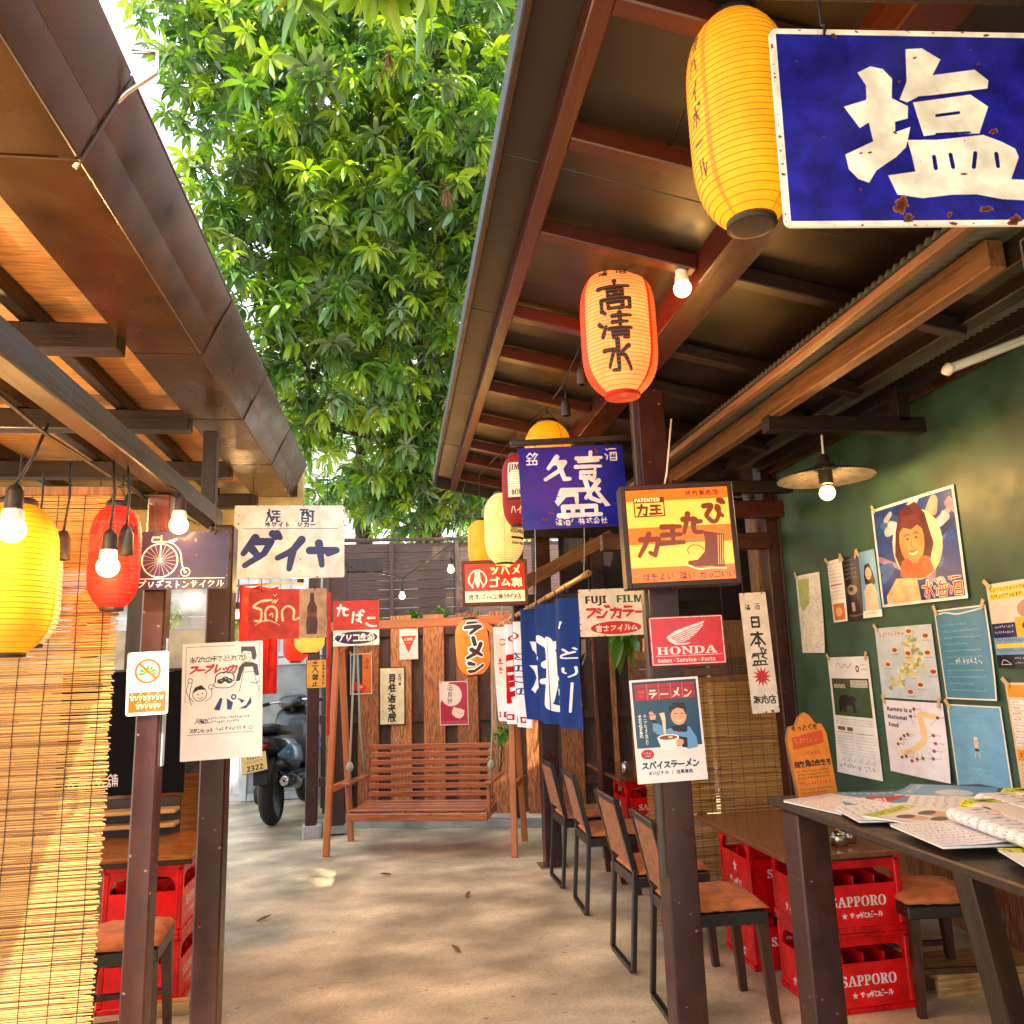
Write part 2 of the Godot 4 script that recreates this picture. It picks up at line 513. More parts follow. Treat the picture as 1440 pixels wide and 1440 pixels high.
func sheet_poster(called: String, label: String, wd: float, hg: float, t: Texture2D, at: Vector3, rot: Vector3, group := "", rough := 0.42) -> MeshInstance3D:
	# a sheet of paper with a slight bow, held at its corners
	var n := 8
	var verts := PackedVector3Array()
	var uvs := PackedVector2Array()
	var idx := PackedInt32Array()
	var bow := 0.005 + 0.007 * rng.randf()
	var lift := rng.randf_range(-1.0, 1.0)
	for j in n + 1:
		for i in n + 1:
			var u := float(i) / n
			var v := float(j) / n
			var z := 0.003 + bow * sin(PI * u) * (0.5 + 0.5 * sin(PI * v)) + 0.014 * pow(v, 3.0) * absf(lift) * (u if lift > 0.0 else 1.0 - u)
			verts.append(Vector3((u - 0.5) * wd, (0.5 - v) * hg, z))
			uvs.append(Vector2(u, v))
	for j in n:
		for i in n:
			var a := j * (n + 1) + i
			idx.append_array([a, a + 1, a + n + 2, a, a + n + 2, a + n + 1])
	var st := SurfaceTool.new()
	st.begin(Mesh.PRIMITIVE_TRIANGLES)
	st.set_smooth_group(0)
	for k in idx:
		st.set_uv(uvs[k])
		st.add_vertex(verts[k])
	var o := mi(self, called, finish(st), printed(t, rough), at, rot)
	for sx in [-1.0, 1.0]:
		if rng.randf() < 0.75:
			box(o, "tape", Vector3(0.018, 0.045, 0.001), Vector3(sx * wd * 0.46, hg * 0.5 + 0.002, 0.009), M["tape"], Vector3(0, 0, -sx * rng.randf_range(15, 50)), 0.0)
	tag(o, label, "poster", group)
	return o

# ---------------------------------------------------------------- materials
func noise(sd: int, freq: float, ramp: Array, size := 512, octaves := 5, kind := FastNoiseLite.TYPE_SIMPLEX_SMOOTH) -> NoiseTexture2D:
	var nz := FastNoiseLite.new()
	nz.seed = sd
	nz.frequency = freq
	nz.fractal_octaves = octaves
	nz.noise_type = kind
	var t := NoiseTexture2D.new()
	t.width = size
	t.height = size
	t.seamless = true
	t.noise = nz
	var g := Gradient.new()
	g.offsets = PackedFloat32Array()
	g.colors = PackedColorArray()
	var off := PackedFloat32Array()
	var col := PackedColorArray()
	for k in ramp.size():
		off.append(float(k) / (ramp.size() - 1))
		col.append(ramp[k])
	g.offsets = off
	g.colors = col
	t.color_ramp = g
	return t

func plain(c: Color, rough := 0.6, metal := 0.0, spec := 0.5) -> StandardMaterial3D:
	var m := StandardMaterial3D.new()
	m.albedo_color = c
	m.roughness = rough
	m.metallic = metal
	m.metallic_specular = spec
	return m

func tex3(m: StandardMaterial3D, t: Texture2D, sc: Vector3, world := false) -> StandardMaterial3D:
	m.albedo_texture = t
	m.uv1_triplanar = true
	m.uv1_world_triplanar = world
	m.uv1_scale = sc
	m.uv1_triplanar_sharpness = 4.0
	return m

func wood(c: Color, rough: float, axis: int, strength := 1, world := false) -> StandardMaterial3D:
	var m := plain(c, rough)
	var t: Texture2D = M["grain%d" % strength]
	var sc := Vector3(4.0, 4.0, 4.0)
	sc[axis] = 0.28
	tex3(m, t, sc, world)
	m.roughness_texture = M["rough_noise"]
	m.heightmap_enabled = true
	m.heightmap_texture = t
	m.heightmap_scale = 0.12
	return m

func worn(c: Color, rough: float, sc := 1.5, world := true) -> StandardMaterial3D:
	var m := tex3(plain(c, rough), M["grime"], Vector3.ONE * sc, world)
	m.roughness_texture = M["rough_noise"]
	return m

func make_materials() -> void:
	sans = SystemFont.new(); sans.font_names = PackedStringArray(["Droid Sans"]); sans.font_weight = 700
	sans_plain = SystemFont.new(); sans_plain.font_names = PackedStringArray(["Droid Sans"])
	serif = SystemFont.new(); serif.font_names = PackedStringArray(["Droid Serif"]); serif.font_weight = 700
	var g := func(v: float) -> Color: return Color(v, v, v)
	M["grain1"] = noise(3, 0.012, [g.call(0.62), g.call(0.8), g.call(0.95), g.call(0.72), g.call(1.0), g.call(0.82)], 512, 5)
	M["grain2"] = noise(9, 0.016, [Color(0.35, 0.28, 0.22), Color(0.6, 0.5, 0.42), Color(0.95, 0.88, 0.8), Color(0.55, 0.45, 0.36), Color(1, 0.95, 0.88), Color(0.5, 0.4, 0.32), Color(0.9, 0.85, 0.8)], 512, 5)
	M["grain3"] = noise(21, 0.008, [g.call(0.85), g.call(0.92), g.call(1.0), g.call(0.9), g.call(0.97)], 512, 5)
	M["grime"] = noise(5, 0.007, [g.call(0.70), g.call(0.80), g.call(0.90), g.call(0.96), g.call(1.0)], 512, 6)
	M["rough_noise"] = noise(6, 0.01, [g.call(0.6), g.call(0.78), g.call(0.9), g.call(1.0)], 512, 5)
	M["floor_tone"] = noise(31, 0.0045, [Color(0.72, 0.66, 0.58), Color(0.79, 0.73, 0.65), Color(0.86, 0.80, 0.72), Color(0.92, 0.87, 0.79), Color(0.99, 0.95, 0.89)], 1024, 8)
	M["floor_rough"] = noise(33, 0.006, [g.call(0.55), g.call(0.75), g.call(1.0), g.call(0.7)], 1024, 6)
	M["fine_bump"] = noise(41, 0.08, [g.call(0.2), g.call(0.5), g.call(0.9)], 512, 4)
	M["streak"] = noise(44, 0.01, [Color(0.55, 0.40, 0.3), Color(0.85, 0.75, 0.65), Color(1, 0.97, 0.93), Color(0.9, 0.84, 0.76)], 512, 5)

	M["floor_tone"] = floor_texture()
	M["paint"] = paint_texture()
	var chip := Canvas.new(256, 256, Color.BLACK)
	for i in 34:
		chip.rust(Vector2(chip.rng.randf() * 250.0, chip.rng.randf() * 250.0), 0.8 + 2.2 * pow(float((i * 37) % 34) / 34.0, 3.0), 40 + i * 7, Color(0.85, 0.85, 0.85))
		chip.rng.seed = 5000 + i
	M["chip_mask"] = chip.done()
	M["chips"] = noise(51, 0.02, [Color(0.50, 0.38, 0.33), Color(0.72, 0.63, 0.57)], 128, 3)
	var concrete := tex3(plain(Color(0.97, 0.925, 0.85), 0.52), M["floor_tone"], Vector3(0.27, 0.27, 0.36), true)
	concrete.roughness_texture = M["floor_rough"]
	concrete.heightmap_enabled = true
	concrete.heightmap_texture = M["floor_rough"]
	concrete.heightmap_scale = 0.35
	concrete.detail_enabled = true
	concrete.detail_albedo = noise(35, 0.03, [g.call(0.80), g.call(0.94), g.call(1.0), g.call(0.9), g.call(1.0)], 512, 5)
	concrete.detail_blend_mode = BaseMaterial3D.BLEND_MODE_MUL
	concrete.detail_uv_layer = BaseMaterial3D.DETAIL_UV_2
	concrete.uv2_triplanar = true
	concrete.uv2_world_triplanar = true
	concrete.uv2_scale = Vector3.ONE * 1.7
	M["concrete"] = concrete

	M["maroon_y"] = painted(Color(0.245, 0.115, 0.095), 0.4)
	M["maroon_beam"] = wood(Color(0.225, 0.085, 0.057), 0.34, 1, 3)
	M["dark_beam"] = wood(Color(0.14, 0.083, 0.057), 0.5, 1, 1)
	M["ceiling"] = worn(Color(0.125, 0.092, 0.06), 0.48, 0.7)
	M["raw_wood"] = wood(Color(0.52, 0.35, 0.20), 0.6, 1, 1)
	M["board"] = wood(Color(0.80, 0.56, 0.37), 0.62, 1, 2)
	M["board_b"] = wood(Color(0.72, 0.49, 0.31), 0.62, 1, 2)
	M["board_b"].uv1_offset = Vector3(0.37, 0.21, 0.6)
	M["board_c"] = wood(Color(0.86, 0.63, 0.43), 0.62, 1, 2)
	M["board_c"].uv1_offset = Vector3(0.71, 0.5, 0.13)
	M["rail"] = wood(Color(0.30, 0.16, 0.13), 0.6, 1, 1)
	M["slat"] = wood(Color(0.37, 0.275, 0.235), 0.7, 1, 1)
	M["bench"] = wood(Color(0.70, 0.42, 0.28), 0.2, 1, 1)
	M["swing"] = wood(Color(0.72, 0.43, 0.24), 0.45, 1, 3)
	M["table_leg"] = wood(Color(0.29, 0.155, 0.105), 0.45, 1, 1)
	M["table_top"] = wood(Color(0.48, 0.31, 0.20), 0.16, 2, 3)
	M["cabinet"] = wood(Color(0.66, 0.40, 0.18), 0.2, 0, 1)
	M["plank"] = wood(Color(0.80, 0.62, 0.36), 0.55, 0, 1)
	M["counter"] = wood(Color(0.20, 0.135, 0.10), 0.5, 1, 1)
	M["black_metal"] = worn(Color(0.10, 0.095, 0.09), 0.42, 4.0, false)
	M["black_metal"].metallic_specular = 0.6
	M["steel"] = plain(Color(0.75, 0.75, 0.74), 0.3, 1.0)
	M["dark_steel"] = plain(Color(0.33, 0.31, 0.29), 0.42, 0.8)
	M["wire"] = plain(Color(0.05, 0.045, 0.04), 0.55)
	M["white_wire"] = plain(Color(0.85, 0.84, 0.8), 0.45)
	M["cushion"] = worn(Color(0.80, 0.45, 0.22), 0.9, 3.0, false)
	M["cushion"].rim_enabled = true
	M["cushion"].rim = 0.5
	M["cushion"].heightmap_enabled = true
	M["cushion"].heightmap_texture = M["fine_bump"]
	M["cushion"].heightmap_scale = 0.2
	M["weave"] = worn(Color(0.62, 0.40, 0.26), 0.8, 6.0, false)
	M["red_plastic"] = worn(Color(0.86, 0.035, 0.06), 0.32, 2.0, false)
	M["brown_metal"] = worn(Color(0.34, 0.225, 0.13), 0.3, 1.1)
	M["brown_metal"].metallic = 0.5
	M["brown_metal_b"] = worn(Color(0.30, 0.205, 0.125), 0.34, 0.9)
	M["brown_metal_b"].metallic = 0.5
	var ply := tex3(plain(Color(0.80, 0.62, 0.40), 0.5), M["grain1"], Vector3(0.4, 0.4, 5.0), true)
	ply.albedo_color = Color(0.80, 0.58, 0.33)
	M["ply"] = ply
	M["green_wall"] = worn(Color(0.205, 0.335, 0.255), 0.6, 0.8)
	M["beige_wall"] = worn(Color(0.78, 0.70, 0.46), 0.8, 0.8)
	M["white_wall"] = worn(Color(0.86, 0.87, 0.87), 0.6, 0.7)
	M["grey_siding"] = worn(Color(0.66, 0.68, 0.68), 0.6, 0.9)
	M["far_white"] = worn(Color(0.86, 0.88, 0.9), 0.7, 0.3)
	M["edge_white"] = plain(Color(0.84, 0.82, 0.76), 0.45)
	M["edge_rust"] = worn(Color(0.42, 0.25, 0.16), 0.8, 8.0, false)
	M["edge_dark"] = plain(Color(0.16, 0.10, 0.08), 0.5)
	M["edge_blue"] = plain(Color(0.13, 0.14, 0.42), 0.4)
	M["edge_red"] = plain(Color(0.7, 0.1, 0.1), 0.4)
	M["corrugated"] = worn(Color(0.50, 0.48, 0.42), 0.45, 1.2)
	M["corrugated"].metallic = 0.35
	var clear := plain(Color(0.9, 0.95, 0.93, 0.12), 0.05)
	clear.transparency = BaseMaterial3D.TRANSPARENCY_ALPHA
	M["glass"] = clear
	var reed := plain(Color(1, 1, 1), 0.5)
	reed.vertex_color_use_as_albedo = true
	M["reed"] = reed
	M["bamboo"] = wood(Color(0.74, 0.54, 0.33), 0.4, 1, 1)
	M["black_cloth"] = worn(Color(0.085, 0.085, 0.095), 0.95, 3.0)
	M["red_cloth"] = worn(Color(0.74, 0.06, 0.07), 0.9, 3.0)
	var leaf := plain(Color(1, 1, 1), 0.3)
	leaf.vertex_color_use_as_albedo = true
	leaf.backlight_enabled = true
	leaf.backlight = Color(0.85, 0.85, 0.45)
	leaf.metallic_specular = 0.6
	M["leaf"] = leaf
	M["bark"] = worn(Color(0.36, 0.29, 0.24), 0.95, 2.5)
	M["bark"].heightmap_enabled = true
	M["bark"].heightmap_texture = M["grain2"]
	M["bark"].heightmap_scale = 2.0
	M["tyre"] = plain(Color(0.05, 0.05, 0.05), 0.75)
	M["gloss_black"] = plain(Color(0.035, 0.037, 0.04), 0.16)
	M["gloss_black"].clearcoat_enabled = true
	M["matt_black"] = plain(Color(0.06, 0.06, 0.06), 0.55)
	M["blue_paint"] = plain(Color(0.30, 0.45, 0.55), 0.22, 0.3)
	M["red_lens"] = plain(Color(0.7, 0.05, 0.05), 0.15)
	M["chrome"] = plain(Color(0.8, 0.8, 0.8), 0.12, 1.0)
	M["shade_metal"] = worn(Color(0.33, 0.32, 0.31), 0.35, 3.0, false)
	M["shade_metal"].metallic = 0.4
	M["socket"] = plain(Color(0.13, 0.09, 0.075), 0.5)
	M["lamp_base"] = plain(Color(0.88, 0.86, 0.82), 0.5)
	var glow := plain(Color(1.0, 0.95, 0.85), 0.3)
	glow.emission_enabled = true
	glow.emission = Color(1.0, 0.86, 0.62)
	glow.emission_energy_multiplier = 1.1
	M["bulb_glow"] = glow
	M["paper_edge"] = plain(Color(0.85, 0.84, 0.8), 0.6)
	M["tape"] = plain(Color(0.72, 0.64, 0.46), 0.3)
	M["rope"] = plain(Color(0.55, 0.58, 0.5), 0.9)
	M["dry_leaf"] = plain(Color(0.45, 0.30, 0.17), 0.8)

func floor_texture() -> Texture2D:
	# trowelled concrete: uneven tone, scratches, drips and small chips
	var nz := FastNoiseLite.new()
	nz.seed = 31
	nz.frequency = 0.0045
	nz.fractal_octaves = 8
	var src := nz.get_seamless_image(1024, 1024)
	src.convert(Image.FORMAT_L8)
	var d := src.get_data()
	var out := PackedByteArray()
	out.resize(1024 * 1024 * 4)
	for i in d.size():
		var v := d[i] / 255.0
		var k := 0.62 + 0.5 * v
		out[i * 4] = int(clampf(0.90 * k, 0, 1) * 255)
		out[i * 4 + 1] = int(clampf(0.86 * k, 0, 1) * 255)
		out[i * 4 + 2] = int(clampf(0.77 * k, 0, 1) * 255)
		out[i * 4 + 3] = 255
	var c := Canvas.new(512, 512, Color.WHITE)
	c.im = Image.create_from_data(1024, 1024, false, Image.FORMAT_RGBA8, out)
	var r := RandomNumberGenerator.new()
	r.seed = 404
	for i in 150:
		var p := Vector2(r.randf_range(30, 480), r.randf_range(30, 480))
		var tone := r.randf_range(-0.10, 0.10)
		var base := c.im.get_pixel(int(p.x * 2), int(p.y * 2))
		var col := Color(clampf(base.r + tone, 0, 1), clampf(base.g + tone, 0, 1), clampf(base.b + tone, 0, 1))
		var q := p + Vector2(r.randf_range(-26, 26), r.randf_range(-9, 9))
		c.stroke([p, p.lerp(q, 0.5) + Vector2(r.randf_range(-3, 3), r.randf_range(-3, 3)), q], r.randf_range(0.4, 1.1), col, true)
	for i in 60:
		c.rust(Vector2(r.randf_range(10, 500), r.randf_range(10, 500)), r.randf_range(0.6, 2.6), 900 + i, Color(0.42, 0.38, 0.33))
	for i in 40:
		c.rust(Vector2(r.randf_range(10, 500), r.randf_range(10, 500)), r.randf_range(0.8, 3.0), 1900 + i, Color(0.84, 0.80, 0.72))
	return ImageTexture.create_from_image(c.im)

func paint_texture() -> Texture2D:
	# brush-painted timber, chipped and splashed
	var c := Canvas.new(384, 384, Color(0.86, 0.86, 0.86))
	var r := RandomNumberGenerator.new()
	r.seed = 77
	for i in 260:
		var p := Vector2(r.randf() * 384.0, r.randf() * 384.0)
		var v := r.randf_range(0.74, 0.95)
		c.line(p, p + Vector2(r.randf_range(-2, 2), r.randf_range(20, 90)), r.randf_range(0.6, 2.2), Color(v, v, v))
	for i in 46:
		c.rust(Vector2(r.randf() * 384.0, r.randf() * 384.0), r.randf_range(0.7, 2.6), 300 + i, Color(0.52, 0.48, 0.46))
	return c.done(5, 0.25)

func painted(c: Color, rough: float) -> StandardMaterial3D:
	var m := tex3(plain(c, rough), M["paint"], Vector3.ONE * 1.35)
	m.roughness_texture = M["rough_noise"]
	m.detail_enabled = true
	m.detail_albedo = M["chips"]
	m.detail_blend_mode = BaseMaterial3D.BLEND_MODE_MIX
	m.detail_mask = M["chip_mask"]
	m.detail_uv_layer = BaseMaterial3D.DETAIL_UV_1
	return m

# ---------------------------------------------------------------- prints
func art_salt() -> Texture2D:
	var c := Canvas.new(640, 400, Color(0.105, 0.105, 0.46))
	c.mottle(4, 0.5, 0.006)
	var q := func(p: Vector2) -> Vector2:
		return Vector2((p.x - 215.0 - (p.y - 80.0) * 0.125) / 1700.0 * 640.0, (p.y - 80.0 + (p.x - 215.0) * 0.045) / 950.0 * 400.0)
	var ink := Color(0.86, 0.82, 0.75)
	for s in ["670,270 735,235 800,245 850,290 850,385 935,420 935,480 870,500 872,550 950,520 930,620 880,670 780,740 745,800 690,785 640,740 620,670 760,600 735,510 690,540 605,440 720,400 715,330",
			"915,140 1000,130 1100,180 1060,260 1280,220 1355,270 1350,310 985,372 930,402 890,390 925,300",
			"960,400 1260,345 1355,400 1310,535 1090,550 1020,562 985,470",
			"935,585 1100,575 1330,540 1430,570 1500,600 1520,640 1480,750 1640,750 1660,800 1560,850 1440,850 1300,832 1180,838 1020,862 890,850 840,760 980,735 960,660"]:
		var pts := PackedVector2Array()
		for t in s.split(" "):
			pts.append(q.call(Vector2(t.split(",")[0].to_float(), t.split(",")[1].to_float())))
		c.poly(pts, ink)
	var blue := Color(0.08, 0.08, 0.36)
	for s in [[1085, 458, 1200, 438, 6.0], [1075, 660, 1085, 715, 8.0], [1160, 645, 1175, 705, 8.0], [1290, 632, 1283, 700, 8.0], [1400, 630, 1410, 690, 8.0], [1085, 548, 1260, 532, 4.0], [990, 372, 1200, 345, 3.0]]:
		c.line(q.call(Vector2(s[0], s[1])), q.call(Vector2(s[2], s[3])), s[4], blue)
	var rim := Color(0.85, 0.82, 0.76)
	c.rect(0, 0, 640, 11, rim); c.rect(0, 389, 640, 11, rim); c.rect(0, 0, 11, 400, rim); c.rect(629, 0, 11, 400, rim)
	c.wear(8, 70)
	for s in [[910, 900, 22.0], [950, 960, 16.0], [1350, 900, 15.0], [1385, 520, 11.0], [1160, 935, 8.0], [1300, 190, 5.0], [965, 180, 5.0], [700, 660, 4.0], [745, 655, 5.0], [1500, 950, 18.0], [545, 95, 7.0], [1340, 45, 7.0]]:
		c.rust(q.call(Vector2(s[0], s[1])), s[2], int(s[0]))
	return c.done(7, 0.34)

func art_shochu() -> Texture2D:
	var c := Canvas.new(512, 352, Color(0.86, 0.85, 0.80))
	var ink := Color(0.10, 0.11, 0.36)
	c.text("焼", 145, 14, 64, 8, ink); c.text("酎", 305, 14, 64, 8, ink)
	c.text("ホワイト", 140, 80, 26, 5, ink, Vector2(1.15, 0)); c.text("リカー", 290, 80, 26, 5, ink, Vector2(1.15, 0))
	c.rect(40, 112, 440, 3, Color(0.3, 0.3, 0.4))
	c.text("ダ", 28, 138, 170, 33, ink, Vector2(1, 0), 1.0, 0.2); c.text("イ", 190, 150, 158, 33, ink, Vector2(1, 0), 0.9, 0.2); c.text("ヤ", 330, 150, 160, 33, ink, Vector2(1, 0), 1.0, 0.2)
	c.wear(12, 60)
	c.rust(Vector2(210, 116), 6, 3); c.rust(Vector2(20, 90), 7, 4)
	return c.done(9, 0.2)

func art_bicycle() -> Texture2D:
	var c := Canvas.new(448, 304, Color(0.145, 0.115, 0.24))
	var ink := Color(0.86, 0.83, 0.76)
	c.ring(Vector2(105, 152), 88, 6, ink)
	for k in 20:
		var d := Vector2.from_angle(TAU * k / 20.0)
		c.line(Vector2(105, 152), Vector2(105, 152) + d * 86, 1.4, ink)
	c.disc(Vector2(105, 152), 8, ink)
	c.stroke([Vector2(108, 22), Vector2(108, 60), Vector2(105, 152)], 6, ink)
	c.stroke([Vector2(66, 30), Vector2(66, 52), Vector2(112, 52), Vector2(165, 62), Vector2(205, 110), Vector2(215, 170), Vector2(232, 212)], 6, ink, true)
	c.stroke([Vector2(66, 30), Vector2(96, 30)], 7, ink)
	c.poly([Vector2(140, 50), Vector2(185, 34), Vector2(190, 44), Vector2(160, 58)], ink)
	c.ring(Vector2(234, 214), 22, 4, ink); c.disc(Vector2(234, 214), 7, ink)
	c.rect(8, 246, 424, 4, ink)
	c.text("ブリヂストンサイクル", 6, 258, 38, 5, ink, Vector2(1.12, 0))
	c.wear(21, 55, Color(0.5, 0.36, 0.28))
	return c.done(10, 0.3)

func art_cola() -> Texture2D:
	var c := Canvas.new(448, 288, Color(0.70, 0.16, 0.09))
	var ink := Color(0.88, 0.80, 0.66)
	c.rect(290, 0, 158, 288, Color(0.66, 0.53, 0.40))
	for k in 14:
		c.line(Vector2(40 + k * 10, 205 - sin(k * 0.24) * 26.0), Vector2(52 + k * 10, 205 - sin((k + 1) * 0.24) * 26.0), 9 - absf(k - 6.0), ink)
	c.stroke([Vector2(40, 180), Vector2(70, 178), Vector2(72, 120), Vector2(30, 100), Vector2(70, 70), Vector2(130, 62)], 14, ink, true)
	c.stroke([Vector2(100, 180), Vector2(98, 125), Vector2(125, 98), Vector2(160, 120), Vector2(160, 182)], 13, ink, true)
	c.stroke([Vector2(120, 150), Vector2(135, 140), Vector2(138, 160)], 9, ink, true)
	c.stroke([Vector2(196, 182), Vector2(192, 128), Vector2(222, 100), Vector2(258, 122), Vector2(258, 176), Vector2(288, 170)], 13, ink, true)
	c.stroke([Vector2(135, 78), Vector2(150, 62), Vector2(150, 80), Vector2(166, 60)], 7, ink, true)
	c.stroke([Vector2(140, 30), Vector2(150, 40), Vector2(160, 28)], 4, ink)
	var dark := Color(0.25, 0.12, 0.08)
	c.poly([Vector2(352, 24), Vector2(372, 24), Vector2(374, 70), Vector2(392, 110), Vector2(390, 160), Vector2(396, 200), Vector2(392, 264), Vector2(334, 264), Vector2(330, 200), Vector2(336, 160), Vector2(334, 110), Vector2(350, 70)], dark)
	c.rect(336, 140, 54, 26, Color(0.45, 0.18, 0.12))
	c.line(Vector2(345, 110), Vector2(345, 250), 3, Color(0.45, 0.3, 0.22))
	c.wear(31, 50, Color(0.45, 0.28, 0.18))
	return c.done(11, 0.35)

func art_no_leaf() -> Texture2D:
	var c := Canvas.new(208, 336, Color(0.86, 0.86, 0.82))
	var o := Color(0.86, 0.35, 0.10)
	c.rect(4, 4, 200, 328, Color(0.93, 0.93, 0.90))
	for k in 7:
		var a := -PI / 2 + (k - 3) * 0.52
		var d := Vector2.from_angle(a)
		var n := Vector2(-d.y, d.x)
		var p := Vector2(104, 118)
		c.poly([p, p + d * 34 + n * 8, p + d * 58, p + d * 34 - n * 8], Color(0.25, 0.50, 0.22))
	c.ring(Vector2(104, 104), 60, 13, o)
	c.line(Vector2(62, 62), Vector2(146, 146), 13, o)
	c.rect(12, 214, 184, 106, o)
	var ink := Color(0.95, 0.9, 0.85)
	var rows := [[252, 20, 8], [296, 50, 6]]
	for r in rows:
		for k in r[2]:
			var x: float = r[1] + k * 21.0
			c.stroke([Vector2(x, r[0] - 14), Vector2(x + 3, r[0] - 20), Vector2(x + 6, r[0] - 12), Vector2(x + 6, r[0] + 4)], 3.0, ink, true)
			c.stroke([Vector2(x + 6, r[0] + 2), Vector2(x + 14, r[0] + 3 - (k % 3) * 4), Vector2(x + 15, r[0] - 18)], 3.0, ink, true)
			if k % 2 == 0:
				c.line(Vector2(x + 6, r[0] - 27), Vector2(x + 14, r[0] - 30), 2.4, ink)
			if k == 2 or k == 4:
				c.line(Vector2(x + 10, r[0] + 8), Vector2(x + 10, r[0] + 14), 2.4, ink)
	return c.done()

func art_bread() -> Texture2D:
	var c := Canvas.new(352, 496, Color(0.90, 0.89, 0.86))
	var k := Color(0.17, 0.14, 0.15)
	var red := Color(0.72, 0.09, 0.12)
	var blue := Color(0.11, 0.20, 0.42)
	c.stroke([Vector2(16, 16), Vector2(228, 16)], 1.5, k); c.stroke([Vector2(16, 16), Vector2(16, 250)], 1.5, k); c.stroke([Vector2(338, 16), Vector2(338, 250)], 1.5, k)
	c.text("あなたの手で", 32, 56, 28, 2.6, k, Vector2(0.82, 0)); c.text("どりたての", 176, 56, 26, 2.6, k, Vector2(0.78, 0))
	c.text("フープレッカ", 30, 94, 40, 8, red, Vector2(0.86, 0), 1.0, 0.25)
	# a woman carrying a basket of bread, a child with raised arms
	c.poly([Vector2(256, 22), Vector2(318, 24), Vector2(326, 66), Vector2(318, 84), Vector2(306, 80), Vector2(300, 46), Vector2(270, 42), Vector2(256, 50)], k)
	c.stroke([Vector2(262, 46), Vector2(260, 70), Vector2(272, 88), Vector2(292, 88), Vector2(302, 70)], 2.4, k, true)
	c.line(Vector2(268, 56), Vector2(276, 55), 3, k); c.line(Vector2(286, 54), Vector2(294, 55), 3, k); c.line(Vector2(274, 74), Vector2(284, 74), 2.5, red)
	c.poly([Vector2(266, 92), Vector2(306, 92), Vector2(330, 104), Vector2(336, 150), Vector2(322, 152), Vector2(308, 112), Vector2(270, 112), Vector2(252, 170), Vector2(234, 172), Vector2(248, 112)], k)
	c.stroke([Vector2(270, 112), Vector2(262, 160), Vector2(250, 216)], 2, k, true); c.stroke([Vector2(310, 112), Vector2(320, 160), Vector2(338, 220)], 2, k, true)
	c.stroke([Vector2(268, 134), Vector2(318, 134)], 1.6, k)
	c.stroke([Vector2(145, 172), Vector2(150, 140), Vector2(185, 130), Vector2(222, 140), Vector2(226, 170)], 5, k, true)
	for p in [Vector2(168, 168), Vector2(188, 160), Vector2(206, 168)]:
		c.disc(p, 15, k, 11)
	for p in [Vector2(170, 164), Vector2(190, 156), Vector2(208, 166)]:
		c.line(p - Vector2(6, 3), p + Vector2(5, 4), 2.5, Color(0.85, 0.83, 0.8))
	c.stroke([Vector2(138, 176), Vector2(150, 194), Vector2(210, 196), Vector2(234, 178)], 3, k, true)
	c.stroke([Vector2(300, 178), Vector2(324, 184), Vector2(338, 174)], 3, k, true)
	c.disc(Vector2(78, 216), 30, Color(0.90, 0.88, 0.84)); c.ring(Vector2(78, 218), 30, 2.4, k)
	c.poly([Vector2(48, 214), Vector2(56, 190), Vector2(84, 180), Vector2(106, 200), Vector2(92, 200), Vector2(70, 200)], k)
	c.disc(Vector2(70, 220), 3, k); c.disc(Vector2(90, 216), 3, k); c.stroke([Vector2(74, 234), Vector2(84, 238), Vector2(92, 231)], 2.4, red, true)
	c.stroke([Vector2(52, 250), Vector2(22, 210), Vector2(28, 168)], 2.4, k, true); c.stroke([Vector2(44, 262), Vector2(34, 226), Vector2(44, 172)], 2.4, k, true); c.ring(Vector2(36, 160), 10, 2.4, k)
	c.stroke([Vector2(104, 250), Vector2(130, 230), Vector2(128, 196)], 2.4, k, true); c.ring(Vector2(126, 190), 10, 2.4, k)
	c.poly([Vector2(140, 288), Vector2(168, 238), Vector2(178, 244), Vector2(166, 292)], blue); c.poly([Vector2(196, 242), Vector2(224, 262), Vector2(216, 292), Vector2(198, 290)], blue); c.ring(Vector2(226, 238), 9, 6, blue)
	c.poly([Vector2(242, 242), Vector2(274, 256), Vector2(262, 268)], blue); c.poly([Vector2(248, 290), Vector2(280, 276), Vector2(302, 240), Vector2(304, 268), Vector2(280, 290)], blue)
	c.text("人気の", 60, 322, 22, 3, k, Vector2(0.8, 0))
	c.scrawl(116, 318, 180, 12, k, 1.6); c.scrawl(116, 334, 130, 12, k, 1.6)
	c.text("スタンヒット", 36, 362, 20, 3, k, Vector2(0.85, 0)); c.scrawl(150, 362, 130, 18, k, 2.2); c.ring(Vector2(302, 372), 7, 2, k)
	c.rect(28, 388, 290, 2, Color(0.4, 0.38, 0.36))
	return c.done(3, 0.06)

func art_tobacco() -> Texture2D:
	var c := Canvas.new(272, 272, Color(0.72, 0.06, 0.09))
	var ink := Color(0.92, 0.88, 0.82)
	c.text("た", 18, 16, 80, 13, ink); c.text("ば", 104, 62, 80, 13, ink); c.text("こ", 190, 92, 74, 13, ink)
	c.rect(0, 178, 272, 94, ink)
	c.disc(Vector2(136, 224), 126, Color(0.08, 0.08, 0.30), 38)
	c.text("アリコ生命", 30, 198, 48, 8, ink, Vector2(0.9, 0), 0.85)
	c.wear(61, 40)
	return c.done(4, 0.15)

func art_keep_out() -> Texture2D:
	var c := Canvas.new(144, 208, Color(0.86, 0.62, 0.24))
	var k := Color(0.22, 0.11, 0.05)
	c.text("立入禁止", 44, 8, 42, 7, k, Vector2(0, 1.15)); c.text("工事関係者以外", 112, 12, 20, 3, k, Vector2(0, 1.25))
	c.rect(0, 0, 144, 4, k); c.rect(0, 204, 144, 4, k); c.rect(0, 0, 4, 208, k); c.rect(140, 0, 4, 208, k)
	return c.done(5, 0.2)

